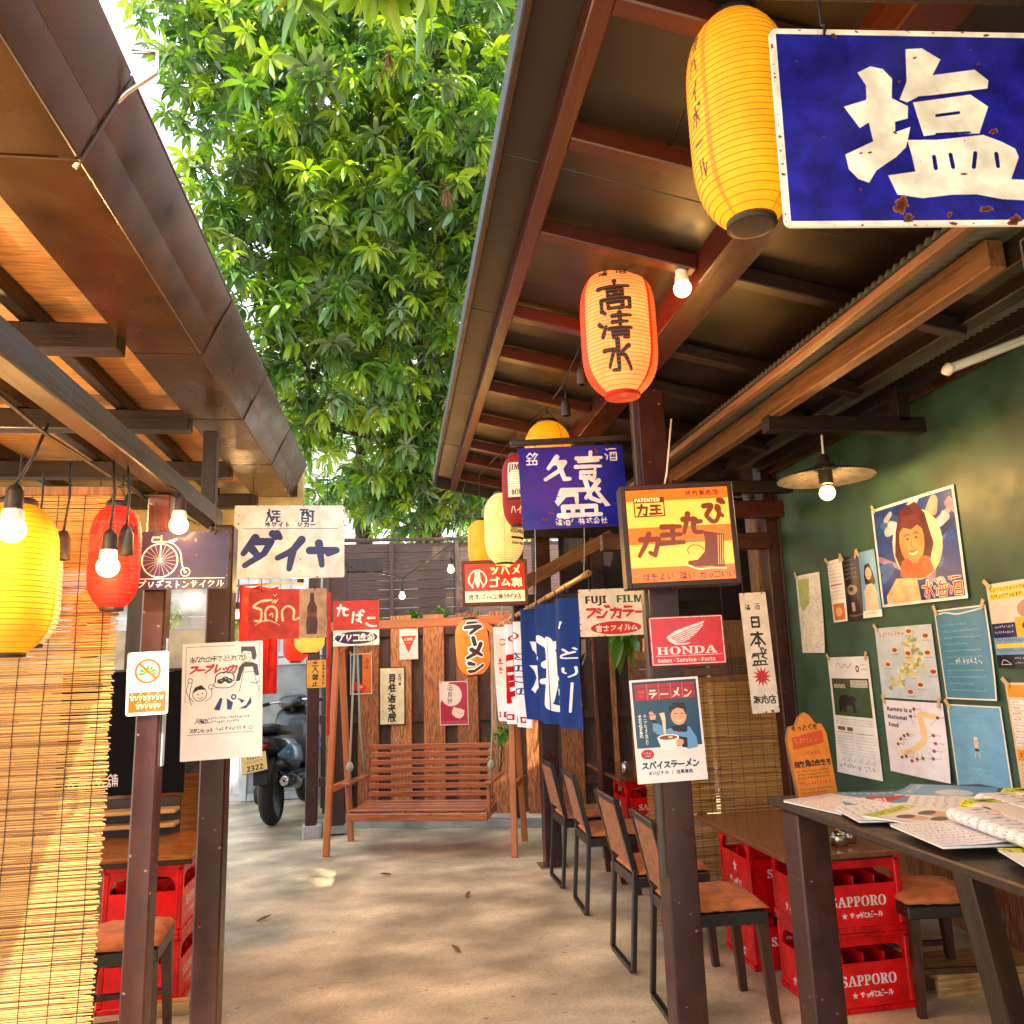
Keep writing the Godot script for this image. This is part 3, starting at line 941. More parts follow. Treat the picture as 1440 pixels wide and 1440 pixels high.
func art_theatre() -> Texture2D:
	var c := Canvas.new(240, 480, Color(0.84, 0.80, 0.64))
	var k := Color(0.10, 0.09, 0.09)
	c.text("貝柱海老蔵", 84, 56, 70, 12, k, Vector2(0, 1.18), 0.95)
	c.text("三代目", 176, 54, 30, 5, k, Vector2(0, 1.2))
	for j in 18:
		c.scrawl(28, 70 + j * 21, 8, 11, k, 1.6)
	c.rect(0, 0, 240, 8, k); c.rect(0, 472, 240, 8, k); c.rect(0, 0, 8, 480, k); c.rect(232, 0, 8, 480, k)
	return c.done(6, 0.15)

func art_moon() -> Texture2D:
	var c := Canvas.new(256, 368, Color(0.66, 0.10, 0.22))
	c.disc(Vector2(108, 116), 94, Color(0.90, 0.82, 0.76))
	c.poly([Vector2(0, 0), Vector2(100, 0), Vector2(60, 60), Vector2(0, 200)], Color(0.88, 0.80, 0.76))
	var k := Color(0.2, 0.16, 0.2)
	c.text("酒貝断", 72, 34, 44, 4, k, Vector2(0, 1.2)); c.scrawl(124, 18, 8, 12, k); c.scrawl(124, 36, 8, 12, k); c.scrawl(124, 52, 8, 12, k)
	c.poly([Vector2(112, 250), Vector2(128, 214), Vector2(150, 224), Vector2(190, 232), Vector2(222, 250), Vector2(214, 292), Vector2(180, 316), Vector2(140, 304), Vector2(110, 276)], Color(0.92, 0.82, 0.74))
	c.stroke([Vector2(150, 250), Vector2(184, 276), Vector2(210, 268)], 2.5, Color(0.6, 0.3, 0.3), true)
	c.poly([Vector2(112, 214), Vector2(124, 200), Vector2(132, 216)], Color(0.8, 0.3, 0.2))
	for j in 2:
		c.scrawl(14, 334 + j * 14, 220, 9, Color(0.9, 0.75, 0.7), 1.2)
	c.rect(0, 0, 256, 6, Color(0.9, 0.86, 0.84)); c.rect(0, 362, 256, 6, Color(0.9, 0.86, 0.84)); c.rect(0, 0, 6, 368, Color(0.9, 0.86, 0.84)); c.rect(250, 0, 6, 368, Color(0.9, 0.86, 0.84))
	return c.done()

func art_night_dish() -> Texture2D:
	var c := Canvas.new(192, 288, Color(0.80, 0.40, 0.12))
	c.rect(10, 10, 100, 268, Color(0.16, 0.17, 0.20))
	for j in 9:
		c.line(Vector2(30 + j * 7, 40), Vector2(32 + j * 7, 180), 2, Color(0.45, 0.5, 0.55))
	c.disc(Vector2(56, 230), 48, Color(0.74, 0.10, 0.07), 34); c.disc(Vector2(104, 244), 42, Color(0.80, 0.22, 0.12), 26); c.disc(Vector2(96, 236), 18, Color(0.88, 0.6, 0.4), 10)
	c.text("酒会", 136, 40, 30, 4, Color(0.5, 0.18, 0.08), Vector2(0, 1.3))
	c.rect(0, 0, 192, 5, Color(0.88, 0.84, 0.78)); c.rect(0, 283, 192, 5, Color(0.88, 0.84, 0.78)); c.rect(0, 0, 5, 288, Color(0.88, 0.84, 0.78)); c.rect(187, 0, 5, 288, Color(0.88, 0.84, 0.78))
	return c.done(2, 0.15)

func art_triangle() -> Texture2D:
	var c := Canvas.new(176, 272, Color(0.86, 0.80, 0.76))
	c.poly([Vector2(16, 62), Vector2(160, 62), Vector2(88, 214)], Color(0.82, 0.22, 0.13))
	c.text("止販売", 46, 78, 26, 4, Color(0.92, 0.86, 0.82)); c.scrawl(66, 116, 40, 14, Color(0.92, 0.86, 0.82), 2)
	return c.done(2, 0.12)

func art_blue_brew() -> Texture2D:
	var c := Canvas.new(512, 384, Color(0.075, 0.12, 0.56))
	var ink := Color(0.87, 0.87, 0.88)
	c.text("銘", 40, 26, 54, 6, ink); c.text("酒", 424, 20, 54, 6, ink)
	c.text("久", 130, 36, 118, 22, ink, Vector2(1, 0), 1.0, 0.1); c.text("喜", 276, 32, 122, 17, ink, Vector2(1, 0), 1.0, 0.15)
	c.text("盛", 178, 150, 176, 22, ink, Vector2(1, 0), 1.15)
	c.poly([Vector2(160, 258), Vector2(218, 214), Vector2(226, 232), Vector2(176, 282)], ink); c.poly([Vector2(356, 214), Vector2(372, 210), Vector2(430, 288), Vector2(404, 292)], ink)
	c.text("清酒造株式会社", 160, 340, 30, 4, ink, Vector2(1.2, 0))
	c.wear(71, 34)
	for s in [[110, 340, 16.0], [140, 310, 13.0], [150, 290, 8.0], [180, 236, 6.0], [380, 26, 13.0], [372, 44, 7.0], [120, 196, 3.0], [400, 378, 10.0], [300, 380, 8.0]]:
		c.rust(Vector2(s[0], s[1]), s[2], int(s[0] + s[1]))
	return c.done(12, 0.22)

func art_boot() -> Texture2D:
	var c := Canvas.new(512, 448, Color(0.88, 0.66, 0.26))
	var o := Color(0.85, 0.38, 0.08)
	c.rect(0, 0, 512, 62, o); c.rect(0, 186, 512, 78, o); c.rect(0, 372, 512, 76, o)
	var k := Color(0.36, 0.14, 0.04)
	c.rect(44, 44, 150, 92, k); c.rect(50, 70, 138, 60, Color(0.88, 0.66, 0.26))
	c.latin("PATENTED", 48, 64, 24, Color(0.95, 0.86, 0.6), sans, 1.05)
	c.text("力王", 58, 72, 56, 11, k, Vector2(1.15, 0))
	var ink := Color(0.40, 0.16, 0.03)
	c.text("力", 50, 204, 112, 24, ink, Vector2(1, 0), 1.0, 0.15); c.text("王", 160, 162, 112, 24, ink); c.text("た", 264, 118, 112, 24, ink); c.text("び", 370, 72, 112, 22, ink)
	c.poly([Vector2(368, 212), Vector2(470, 232), Vector2(464, 270), Vector2(456, 340), Vector2(458, 384), Vector2(404, 386), Vector2(396, 376), Vector2(322, 378), Vector2(280, 366), Vector2(286, 350), Vector2(330, 346), Vector2(366, 310), Vector2(374, 262)], ink)
	c.stroke([Vector2(276, 366), Vector2(330, 388), Vector2(400, 386), Vector2(462, 390)], 6, Color(0.95, 0.85, 0.6), true)
	for i in 3:
		c.line(Vector2(438 + i * 11, 236), Vector2(428 + i * 10, 372), 2.5, Color(0.92, 0.72, 0.35))
	c.stroke([Vector2(292, 318), Vector2(286, 296), Vector2(310, 278), Vector2(346, 282), Vector2(364, 300)], 4, ink, true)
	c.text("はきよい", 60, 398, 34, 4.5, k, Vector2(1.12, 0)); c.text("強い", 238, 398, 34, 4.5, k, Vector2(1.12, 0)); c.text("カッコいい", 330, 398, 34, 4.5, k, Vector2(1.02, 0))
	c.text("特約販売店", 300, 20, 24, 4, k, Vector2(1.4, 0))
	return c.done(3, 0.06)

func art_film() -> Texture2D:
	var c := Canvas.new(448, 304, Color(0.87, 0.83, 0.78))
	var r := Color(0.76, 0.11, 0.09)
	c.latin("FUJI", 36, 92, 66, Color(0.13, 0.10, 0.10), sans, 1.05); c.latin("FILM", 232, 92, 66, Color(0.07, 0.36, 0.20), sans, 1.12)
	c.text("フジカラー", 34, 112, 78, 15, r, Vector2(1.0, 0))
	c.disc(Vector2(224, 252), 158, r, 42)
	c.text("富士フイルム", 96, 232, 42, 6.5, Color(0.92, 0.88, 0.84), Vector2(1.05, 0))
	c.wear(81, 90)
	return c.done(3, 0.15)

func art_wing() -> Texture2D:
	var c := Canvas.new(448, 304, Color(0.80, 0.055, 0.07))
	var ink := Color(0.87, 0.85, 0.83)
	c.poly([Vector2(100, 126), Vector2(150, 92), Vector2(240, 62), Vector2(336, 34), Vector2(326, 62), Vector2(306, 84), Vector2(284, 106), Vector2(262, 126), Vector2(236, 146), Vector2(200, 160), Vector2(140, 160)], ink)
	for i in 5:
		c.stroke([Vector2(122 + i * 10, 134 + i * 5), Vector2(190, 104 + i * 12), Vector2(332 - i * 20, 50 + i * 20)], 4.5, Color(0.80, 0.055, 0.07), true)
	c.poly([Vector2(98, 128), Vector2(120, 124), Vector2(140, 160), Vector2(190, 168), Vector2(246, 166), Vector2(220, 178), Vector2(150, 178), Vector2(112, 154)], ink)
	c.latin("HONDA", 30, 236, 66, ink, serif, 1.42)
	c.rect(26, 244, 400, 3, ink)
	c.latin("Sales · Service · Parts", 34, 284, 32, ink, sans, 1.08)
	c.rect(4, 4, 440, 5, ink); c.rect(4, 294, 440, 5, ink); c.rect(4, 4, 5, 294, ink); c.rect(439, 4, 5, 294, ink)
	c.wear(91, 40)
	return c.done(3, 0.12)

func art_noodle() -> Texture2D:
	var c := Canvas.new(384, 560, Color(0.88, 0.86, 0.84))
	c.rect(12, 12, 360, 366, Color(0.10, 0.27, 0.36))
	var r := Color(0.66, 0.08, 0.14)
	c.rect(12, 12, 360, 104, Color(0.10, 0.2, 0.28)); c.rect(24, 26, 336, 22, r); c.rect(24, 52, 336, 62, r)
	for i in 4:
		c.rect(92 + i * 66, 26, 2, 88, Color(0.85, 0.6, 0.58))
	var ink := Color(0.92, 0.9, 0.86)
	c.text("ラーメン", 100, 58, 50, 8, ink, Vector2(1.3, 0)); c.scrawl(50, 60, 16, 16, Color(0.9, 0.6, 0.5), 2); c.scrawl(50, 84, 16, 16, Color(0.9, 0.6, 0.5), 2)
	c.text("スープによくなじむ", 60, 190, 18, 2.6, ink, Vector2(0, 1.0)); c.text("手打ち麺を販売", 32, 190, 18, 2.6, ink, Vector2(0, 1.0))
	var coat := Color(0.38, 0.58, 0.76)
	var skin := Color(0.86, 0.62, 0.48)
	var dark := Color(0.07, 0.08, 0.13)
	c.rect(12, 372, 360, 60, Color(0.88, 0.84, 0.80))
	c.poly([Vector2(110, 230), Vector2(132, 238), Vector2(182, 280), Vector2(240, 262), Vector2(310, 270), Vector2(344, 330), Vector2(348, 384), Vector2(290, 392), Vector2(270, 360), Vector2(200, 320), Vector2(130, 304), Vector2(106, 280)], coat)
	c.poly([Vector2(206, 268), Vector2(240, 256), Vector2(300, 262), Vector2(296, 296), Vector2(280, 300), Vector2(220, 290)], dark)
	c.poly([Vector2(240, 318), Vector2(292, 330), Vector2(290, 384), Vector2(262, 380)], dark)
	c.disc(Vector2(256, 206), 44, skin, 54)
	c.poly([Vector2(210, 200), Vector2(206, 160), Vector2(240, 136), Vector2(292, 142), Vector2(304, 178), Vector2(296, 206), Vector2(286, 174), Vector2(250, 164), Vector2(224, 178)], dark)
	c.line(Vector2(236, 198), Vector2(250, 196), 3.5, dark); c.line(Vector2(270, 196), Vector2(284, 199), 3.5, dark); c.stroke([Vector2(244, 232), Vector2(258, 240), Vector2(274, 231)], 5, Color(0.93, 0.9, 0.86), true); c.line(Vector2(260, 208), Vector2(262, 220), 3, Color(0.75, 0.5, 0.38))
	c.disc(Vector2(112, 206), 18, skin, 22); c.poly([Vector2(92, 180), Vector2(112, 176), Vector2(116, 206), Vector2(100, 206)], skin); c.poly([Vector2(98, 222), Vector2(126, 222), Vector2(136, 244), Vector2(110, 240)], dark)
	c.line(Vector2(100, 196), Vector2(176, 190), 3.5, Color(0.55, 0.12, 0.1))
	c.poly([Vector2(150, 190), Vector2(178, 186), Vector2(182, 220), Vector2(176, 312), Vector2(166, 312), Vector2(162, 230)], Color(0.90, 0.84, 0.70))
	for i in 4:
		c.line(Vector2(156 + i * 6, 194), Vector2(168 + i * 2, 310), 1.2, Color(0.74, 0.64, 0.48))
	c.poly([Vector2(126, 322), Vector2(248, 322), Vector2(232, 372), Vector2(200, 394), Vector2(168, 394), Vector2(142, 370)], Color(0.88, 0.88, 0.86)); c.disc(Vector2(187, 322), 60, Color(0.92, 0.9, 0.86), 17); c.disc(Vector2(187, 323), 50, Color(0.52, 0.22, 0.14), 12); c.disc(Vector2(200, 322), 14, Color(0.85, 0.75, 0.5), 6)
	c.disc(Vector2(250, 352), 22, skin, 18)
	c.disc(Vector2(66, 406), 36, r, 26); c.scrawl(44, 394, 44, 12, ink, 1.6); c.scrawl(52, 410, 28, 10, ink, 1.6)
	var navy := Color(0.10, 0.12, 0.28)
	c.text("スパイスラーメン", 28, 446, 40, 8, navy, Vector2(1.0, 0)); c.text("オリジナル", 62, 498, 20, 3.5, navy, Vector2(1.1, 0)); c.text("店業販売", 216, 498, 20, 3.5, navy, Vector2(1.15, 0))
	c.line(Vector2(190, 520), Vector2(198, 498), 2.5, navy)
	return c.done()

func art_dealer() -> Texture2D:
	var c := Canvas.new(160, 640, Color(0.86, 0.85, 0.83))
	var k := Color(0.09, 0.08, 0.09)
	c.text("清酒", 26, 62, 30, 3.5, k, Vector2(1.9, 0))
	c.text("日", 40, 118, 76, 11, k); c.text("本", 36, 206, 86, 12, k); c.text("盛", 34, 300, 88, 8, k)
	for i in 12:
		var d := Vector2.from_angle(TAU * i / 12.0)
		var n := Vector2(-d.y, d.x) * 7.0
		c.poly([Vector2(80, 450), Vector2(80, 450) + d * 26 + n, Vector2(80, 450) + d * 56, Vector2(80, 450) + d * 26 - n], Color(0.74, 0.13, 0.11))
	c.text("販売店", 14, 548, 42, 6, k, Vector2(1.08, 0))
	c.wear(101, 26)
	c.rust(Vector2(120, 632), 14, 4); c.rust(Vector2(80, 636), 8, 5)
	return c.done(3, 0.12)

func art_shoe() -> Texture2D:
	var c := Canvas.new(352, 240, Color(0.74, 0.15, 0.07))
	var ink := Color(0.92, 0.82, 0.64)
	c.rect(0, 168, 352, 72, ink)
	c.stroke([Vector2(50, 146), Vector2(28, 110), Vector2(40, 66), Vector2(78, 44), Vector2(116, 66), Vector2(128, 110), Vector2(106, 146)], 9, ink, true)
	c.poly([Vector2(64, 54), Vector2(92, 54), Vector2(96, 100), Vector2(84, 146), Vector2(74, 146), Vector2(60, 100)], ink); c.line(Vector2(64, 100), Vector2(44, 140), 7, ink); c.line(Vector2(92, 100), Vector2(112, 140), 7, ink)
	c.text("ツバメ", 146, 22, 54, 10, ink, Vector2(1.2, 0)); c.text("ゴム靴", 146, 92, 56, 10, ink, Vector2(1.16, 0))
	c.text("宮本ゴム工業特約店", 22, 186, 32, 4, Color(0.35, 0.18, 0.1), Vector2(1.06, 0))
	c.wear(111, 30)
	return c.done(3, 0.1)

func art_lantern(bg: Color, kind: int) -> Texture2D:
	var c := Canvas.new(512, 320, bg)
	var k := Color(0.10, 0.06, 0.05)
	match kind:
		0:   # sake lantern: cream panel with four characters, red back
			c.rect(0, 0, 512, 320, Color(0.88, 0.22, 0.08))
			c.rect(140, 0, 156, 320, Color(0.94, 0.53, 0.28)); c.rect(306, 0, 70, 320, Color(0.92, 0.36, 0.16)); c.rect(296, 0, 8, 320, Color(0.72, 0.10, 0.04))
			c.text("清", 178, 34, 24, 3, k); c.text("酒", 222, 32, 24, 3, k)
			c.text("高清水", 180, 76, 64, 9, k, Vector2(0, 1.05), 1.05)
		1:   # plain yellow with thin brush marks down one side
			for u in [40, 200, 330, 470]:
				c.rect(u, 0, 9, 320, Color(bg.r * 0.92, bg.g * 0.80, bg.b * 0.8))
			c.text("角ハイボール", 168, 40, 30, 3.5, Color(0.28, 0.15, 0.02), Vector2(0, 1.25), 0.8)
		2:   # red with a white label
			c.rect(150, 50, 220, 150, Color(0.90, 0.85, 0.78)); c.rect(150, 200, 220, 12, k)
			c.latin("JIM BEAM", 158, 84, 36, k, serif, 1.08); c.disc(Vector2(258, 124), 26, Color(0.7, 0.1, 0.08)); c.latin("BOURBON", 170, 190, 30, k, serif, 1.0)
			c.text("ハイボール", 160, 232, 36, 6, Color(0.93, 0.85, 0.8), Vector2(1.1, 0))
		3:   # cream with brown lettering
			c.rect(246, 0, 3, 320, Color(0.7, 0.62, 0.45)); c.line(Vector2(290, 90), Vector2(330, 112), 7, k)
			c.latin("SMOKY", 280, 160, 26, k, sans, 0.9); c.latin("HIGHBALL", 272, 190, 24, k, sans, 0.8); c.rect(276, 204, 84, 9, k); c.latin("HAND MADE", 278, 236, 14, k, sans, 0.9)
		4:   # noodle shop lantern: four large outlined characters
			for pass_n in 2:
				var wd := 34.0 if pass_n == 0 else 20.0
				var ink := Color(0.94, 0.88, 0.82) if pass_n == 0 else Color(0.20, 0.13, 0.12)
				c.text("ラ", 206, 22, 78, wd, ink, Vector2(1, 0), 1.5); c.line(Vector2(256, 116), Vector2(262, 150), wd, ink); c.text("メ", 206, 150, 74, wd, ink, Vector2(1, 0), 1.5); c.text("ン", 200, 228, 70, wd, ink, Vector2(1, 0), 1.6)
		5:   # red, plain
			c.rect(150, 60, 200, 90, bg.lightened(0.08))
			c.latin("JIM BEAM", 150, 100, 40, Color(0.45, 0.03, 0.02), serif, 1.05); c.ring(Vector2(250, 140), 26, 5, Color(0.5, 0.03, 0.02)); c.latin("BOURBON", 168, 216, 34, Color(0.45, 0.03, 0.02), serif, 1.0)
		6:   # white with one round mark
			c.text("の", 300, 120, 90, 7, k)
	return c.done(kind + 60, 0.16)

func art_crate(side: int) -> Texture2D:
	var c := Canvas.new(448, 192, Color(0.84, 0.033, 0.057))
	var ink := Color(0.90, 0.84, 0.83)
	if side == 0:
		c.latin("SAPPORO", 82, 96, 62, ink, serif, 0.98)
		c.star(Vector2(150, 136), 17, ink); c.text("サッポロビール", 178, 122, 26, 5, ink, Vector2(0.95, 0))
	else:
		c.star(Vector2(224, 66), 40, ink); c.text("サッポロ", 120, 126, 44, 8, ink, Vector2(1.15, 0), 1.0, 0.2)
	c.wear(15, 26, Color(0.62, 0.16, 0.15), false)
	return c.done(6, 0.24)

func art_noren(kind: int) -> Texture2D:
	if kind == 0:
		var c := Canvas.new(384, 512, Color(0.88, 0.88, 0.90))
		var r := Color(0.70, 0.09, 0.11)
		var n := Color(0.22, 0.25, 0.42)
		for i in 6:
			c.ring(Vector2(70 + i * 52, 84 - i * 3), 16, 5, r)
		c.stroke([Vector2(110, 180), Vector2(150, 200), Vector2(210, 170), Vector2(260, 190), Vector2(220, 230), Vector2(140, 240), Vector2(180, 280), Vector2(250, 262)], 30, r, true)
		c.stroke([Vector2(120, 300), Vector2(170, 320), Vector2(240, 300), Vector2(220, 350), Vector2(150, 380)], 26, r, true); c.stroke([Vector2(250, 320), Vector2(270, 370)], 24, r); c.stroke([Vector2(180, 160), Vector2(190, 400)], 20, r)
		c.text("さのこの", 316, 150, 40, 5, n, Vector2(0, 1.4)); c.text("生き", 36, 170, 34, 5, n, Vector2(0, 1.4))
		for i in 9:
			c.rect(24 + i * 38, 462, 28, 30, r); c.rect(30 + i * 38, 470, 16, 14, Color(0.88, 0.88, 0.9))
		return c.done(3, 0.06)
	var c2 := Canvas.new(512, 640, Color(0.13, 0.22, 0.46))
	var w := Color(0.85, 0.86, 0.88)
	c2.poly([Vector2(40, 190), Vector2(110, 200), Vector2(190, 290), Vector2(170, 330), Vector2(90, 300), Vector2(46, 240)], w)
	c2.poly([Vector2(30, 330), Vector2(120, 330), Vector2(110, 420), Vector2(56, 490), Vector2(30, 470), Vector2(70, 400)], w)
	c2.stroke([Vector2(200, 190), Vector2(260, 230), Vector2(340, 200), Vector2(300, 290), Vector2(220, 330)], 40, w, true)
	c2.stroke([Vector2(250, 200), Vector2(262, 360), Vector2(240, 520)], 46, w, true); c2.stroke([Vector2(330, 260), Vector2(318, 400), Vector2(300, 540)], 38, w, true)
	c2.stroke([Vector2(230, 530), Vector2(280, 560), Vector2(360, 520), Vector2(360, 470), Vector2(310, 480)], 34, w, true); c2.stroke([Vector2(200, 420), Vector2(350, 400)], 30, w)
	c2.stroke([Vector2(440, 120), Vector2(430, 150)], 8, w); c2.text("どり", 420, 250, 54, 8, w, Vector2(0, 1.6)); c2.stroke([Vector2(450, 420), Vector2(440, 560)], 7, w)
	c2.rect(250, 0, 3, 640, Color(0.09, 0.16, 0.36))
	return c2.done(3, 0.12)

func art_black_noren() -> Texture2D:
	var c := Canvas.new(512, 448, Color(0.07, 0.07, 0.08))
	c.text("木馬本舗", 30, 372, 42, 4.5, Color(0.82, 0.82, 0.8), Vector2(1.35, 0))
	return c.done(3, 0.2)

func art_wall(kind: int) -> Texture2D:
	var paper := Color(0.87, 0.86, 0.84)
	var k := Color(0.22, 0.21, 0.22)
	var c: Canvas
	match kind:
		0:   # street map
			c = Canvas.new(256, 400, Color(0.83, 0.83, 0.79))
			c.poly([Vector2(20, 20), Vector2(150, 24), Vector2(130, 150), Vector2(60, 190), Vector2(24, 150)], Color(0.62, 0.70, 0.42))
			for i in 60:
				var p := Vector2(c.rng.randf() * 250, c.rng.randf() * 390)
				c.line(p, p + Vector2(c.rng.randf_range(-50, 50), c.rng.randf_range(-40, 40)), 1.2, Color(0.6, 0.6, 0.56))
			for i in 70:
				c.scrawl(c.rng.randf() * 240, c.rng.randf() * 390, 8, 6, k, 1.2)
			c.line(Vector2(150, 10), Vector2(110, 390), 5, Color(0.80, 0.74, 0.5)); c.rect(0, 0, 256, 12, paper)
		1:   # price leaflet
			c = Canvas.new(128, 320, paper)
			for j in 11:
				c.scrawl(12, 16 + j * 18, 100, 9, Color(0.45, 0.40, 0.40), 1.2)
			c.rect(12, 128, 104, 6, Color(0.7, 0.2, 0.12)); c.rect(14, 226, 100, 84, Color(0.74, 0.42, 0.2)); c.disc(Vector2(64, 268), 30, Color(0.85, 0.65, 0.4), 24)
		2:   # dark dish leaflet
			c = Canvas.new(128, 320, Color(0.15, 0.11, 0.13))
			for j in 5:
				c.scrawl(14, 16 + j * 22, 96, 12, Color(0.6, 0.58, 0.56), 1.3)
			c.disc(Vector2(64, 170), 40, Color(0.55, 0.5, 0.46), 26); c.disc(Vector2(60, 166), 22, Color(0.3, 0.2, 0.16), 12); c.rect(50, 232, 26, 44, Color(0.6, 0.56, 0.52)); c.scrawl(14, 290, 100, 14, Color(0.7, 0.66, 0.6), 1.5)
		3:   # figure on sky blue
			c = Canvas.new(128, 320, Color(0.44, 0.64, 0.80))
			c.poly([Vector2(36, 120), Vector2(50, 66), Vector2(84, 60), Vector2(104, 110), Vector2(112, 160), Vector2(90, 170), Vector2(44, 160)], Color(0.16, 0.09, 0.08))
			c.disc(Vector2(72, 110), 23, Color(0.86, 0.64, 0.52), 30); c.line(Vector2(64, 126), Vector2(82, 124), 4, Color(0.8, 0.3, 0.3))
			c.poly([Vector2(26, 190), Vector2(60, 160), Vector2(92, 160), Vector2(112, 196), Vector2(116, 300), Vector2(24, 300)], Color(0.84, 0.72, 0.62)); c.rect(0, 286, 128, 34, paper); c.scrawl(16, 294, 90, 12, k, 1.3)
		4:   # large painted portrait on blue
			c = Canvas.new(512, 448, Color(0.12, 0.22, 0.50))
			for i in 26:
				var p := Vector2(c.rng.randf() * 512, c.rng.randf() * 448)
				var col: Color = [Color(0.20, 0.36, 0.62), Color(0.55, 0.45, 0.60), Color(0.72, 0.56, 0.50), Color(0.09, 0.14, 0.38), Color(0.62, 0.66, 0.74)][i % 5]
				c.stroke([p, p + Vector2(c.rng.randf_range(-80, 80), c.rng.randf_range(-60, 60)), p + Vector2(c.rng.randf_range(-90, 90), c.rng.randf_range(-60, 60))], c.rng.randf_range(14, 44), col, true)
			c.disc(Vector2(270, 200), 150, Color(0.88, 0.76, 0.58), 150)
			c.poly([Vector2(150, 130), Vector2(190, 40), Vector2(290, 20), Vector2(340, 80), Vector2(370, 210), Vector2(330, 300), Vector2(160, 300), Vector2(130, 230)], Color(0.28, 0.10, 0.05))
			c.disc(Vector2(245, 180), 76, Color(0.85, 0.50, 0.28), 104)
			c.poly([Vector2(170, 140), Vector2(200, 70), Vector2(300, 70), Vector2(326, 150), Vector2(290, 120), Vector2(250, 134), Vector2(200, 118)], Color(0.34, 0.13, 0.06))
			c.disc(Vector2(222, 172), 9, k, 5); c.disc(Vector2(274, 171), 9, k, 5); c.stroke([Vector2(206, 156), Vector2(222, 151), Vector2(236, 156)], 5, Color(0.3, 0.14, 0.08), true); c.stroke([Vector2(262, 155), Vector2(276, 150), Vector2(290, 156)], 5, Color(0.3, 0.14, 0.08), true); c.stroke([Vector2(246, 178), Vector2(242, 206), Vector2(252, 210)], 4, Color(0.70, 0.36, 0.20), true); c.stroke([Vector2(224, 232), Vector2(248, 240), Vector2(272, 230)], 9, Color(0.90, 0.84, 0.78), true); c.stroke([Vector2(220, 228), Vector2(248, 226), Vector2(276, 226)], 4, Color(0.62, 0.20, 0.14), true)
			c.poly([Vector2(150, 320), Vector2(168, 262), Vector2(206, 250), Vector2(236, 276), Vector2(262, 278), Vector2(296, 250), Vector2(338, 262), Vector2(356, 322), Vector2(300, 344), Vector2(200, 344)], Color(0.72, 0.32, 0.16)); c.stroke([Vector2(180, 300), Vector2(206, 268), Vector2(228, 290)], 5, Color(0.55, 0.20, 0.10), true); c.stroke([Vector2(276, 290), Vector2(302, 268), Vector2(330, 300)], 5, Color(0.55, 0.20, 0.10), true)
			c.poly([Vector2(40, 400), Vector2(120, 330), Vector2(250, 340), Vector2(260, 448), Vector2(40, 448)], Color(0.80, 0.68, 0.52))
			c.text("水海酒", 270, 360, 66, 13, Color(0.88, 0.82, 0.72), Vector2(1.15, 0)); c.text("水海酒", 270, 360, 66, 6, Color(0.62, 0.08, 0.08), Vector2(1.15, 0))
			c.rect(0, 0, 512, 12, paper); c.rect(0, 436, 512, 12, paper); c.rect(0, 0, 12, 448, paper); c.rect(500, 0, 12, 448, paper)
		5:   # notice with an animal photograph
			c = Canvas.new(256, 560, Color(0.86, 0.86, 0.85))
			c.stroke([Vector2(50, 50), Vector2(70, 30), Vector2(90, 54), Vector2(110, 34), Vector2(130, 52), Vector2(156, 30)], 2, k, true); c.disc(Vector2(186, 58), 10, Color(0.15, 0.15, 0.15), 16); c.disc(Vector2(186, 58), 5, paper, 9); c.scrawl(206, 36, 30, 10, k); c.scrawl(206, 56, 30, 10, k)
			c.rect(14, 104, 228, 180, Color(0.20, 0.29, 0.19)); c.rect(18, 108, 220, 30, Color(0.30, 0.27, 0.22)); c.rect(136, 112, 98, 34, Color(0.72, 0.72, 0.66)); c.scrawl(142, 118, 84, 10, k); c.scrawl(142, 132, 84, 10, k); c.latin("BEARS", 24, 150, 26, Color(0.8, 0.76, 0.6), sans)
			c.poly([Vector2(48, 216), Vector2(60, 190), Vector2(100, 182), Vector2(130, 190), Vector2(150, 186), Vector2(164, 204), Vector2(150, 216), Vector2(156, 264), Vector2(142, 266), Vector2(130, 232), Vector2(96, 236), Vector2(92, 266), Vector2(76, 266), Vector2(76, 238), Vector2(62, 264), Vector2(48, 264)], Color(0.10, 0.09, 0.09))
			for j in 3:
				c.scrawl(20, 296 + j * 12, 216, 8, Color(0.45, 0.45, 0.45), 1)
			c.rect(24, 336, 50, 18, Color(0.45, 0.33, 0.28)); c.rect(86, 336, 36, 18, Color(0.45, 0.33, 0.28)); c.rect(20, 362, 100, 2, k); c.rect(134, 362, 100, 2, k)
			for j in 7:
				c.scrawl(20, 376 + j * 14, 96, 8, Color(0.55, 0.55, 0.55), 1); c.scrawl(134, 376 + j * 14, 96, 8, Color(0.55, 0.55, 0.55), 1)
			for j in 22:
				c.rect(24 + j * 9.5, 500 - (j * 37 % 29), 4, (j * 37 % 29), Color(0.72, 0.70, 0.70))
			for j in 3:
				c.scrawl(20 + j * 72, 510, 60, 26, k, 2)
		6:   # illustrated map of regional dishes
			c = Canvas.new(320, 400, Color(0.70, 0.76, 0.80))
			c.scrawl(24, 28, 190, 24, Color(0.78, 0.46, 0.16), 4)
			for i in 90:
				var t := c.rng.randf()
				var p := Vector2(200, 90).lerp(Vector2(90, 320), t) + Vector2(c.rng.randf_range(-46, 46), c.rng.randf_range(-30, 30)) + Vector2(60 * sin(t * PI), 0)
				c.disc(p, c.rng.randf_range(5, 13), [Color(0.66, 0.68, 0.36), Color(0.78, 0.70, 0.40), Color(0.52, 0.60, 0.42), Color(0.84, 0.80, 0.62)][i % 4])
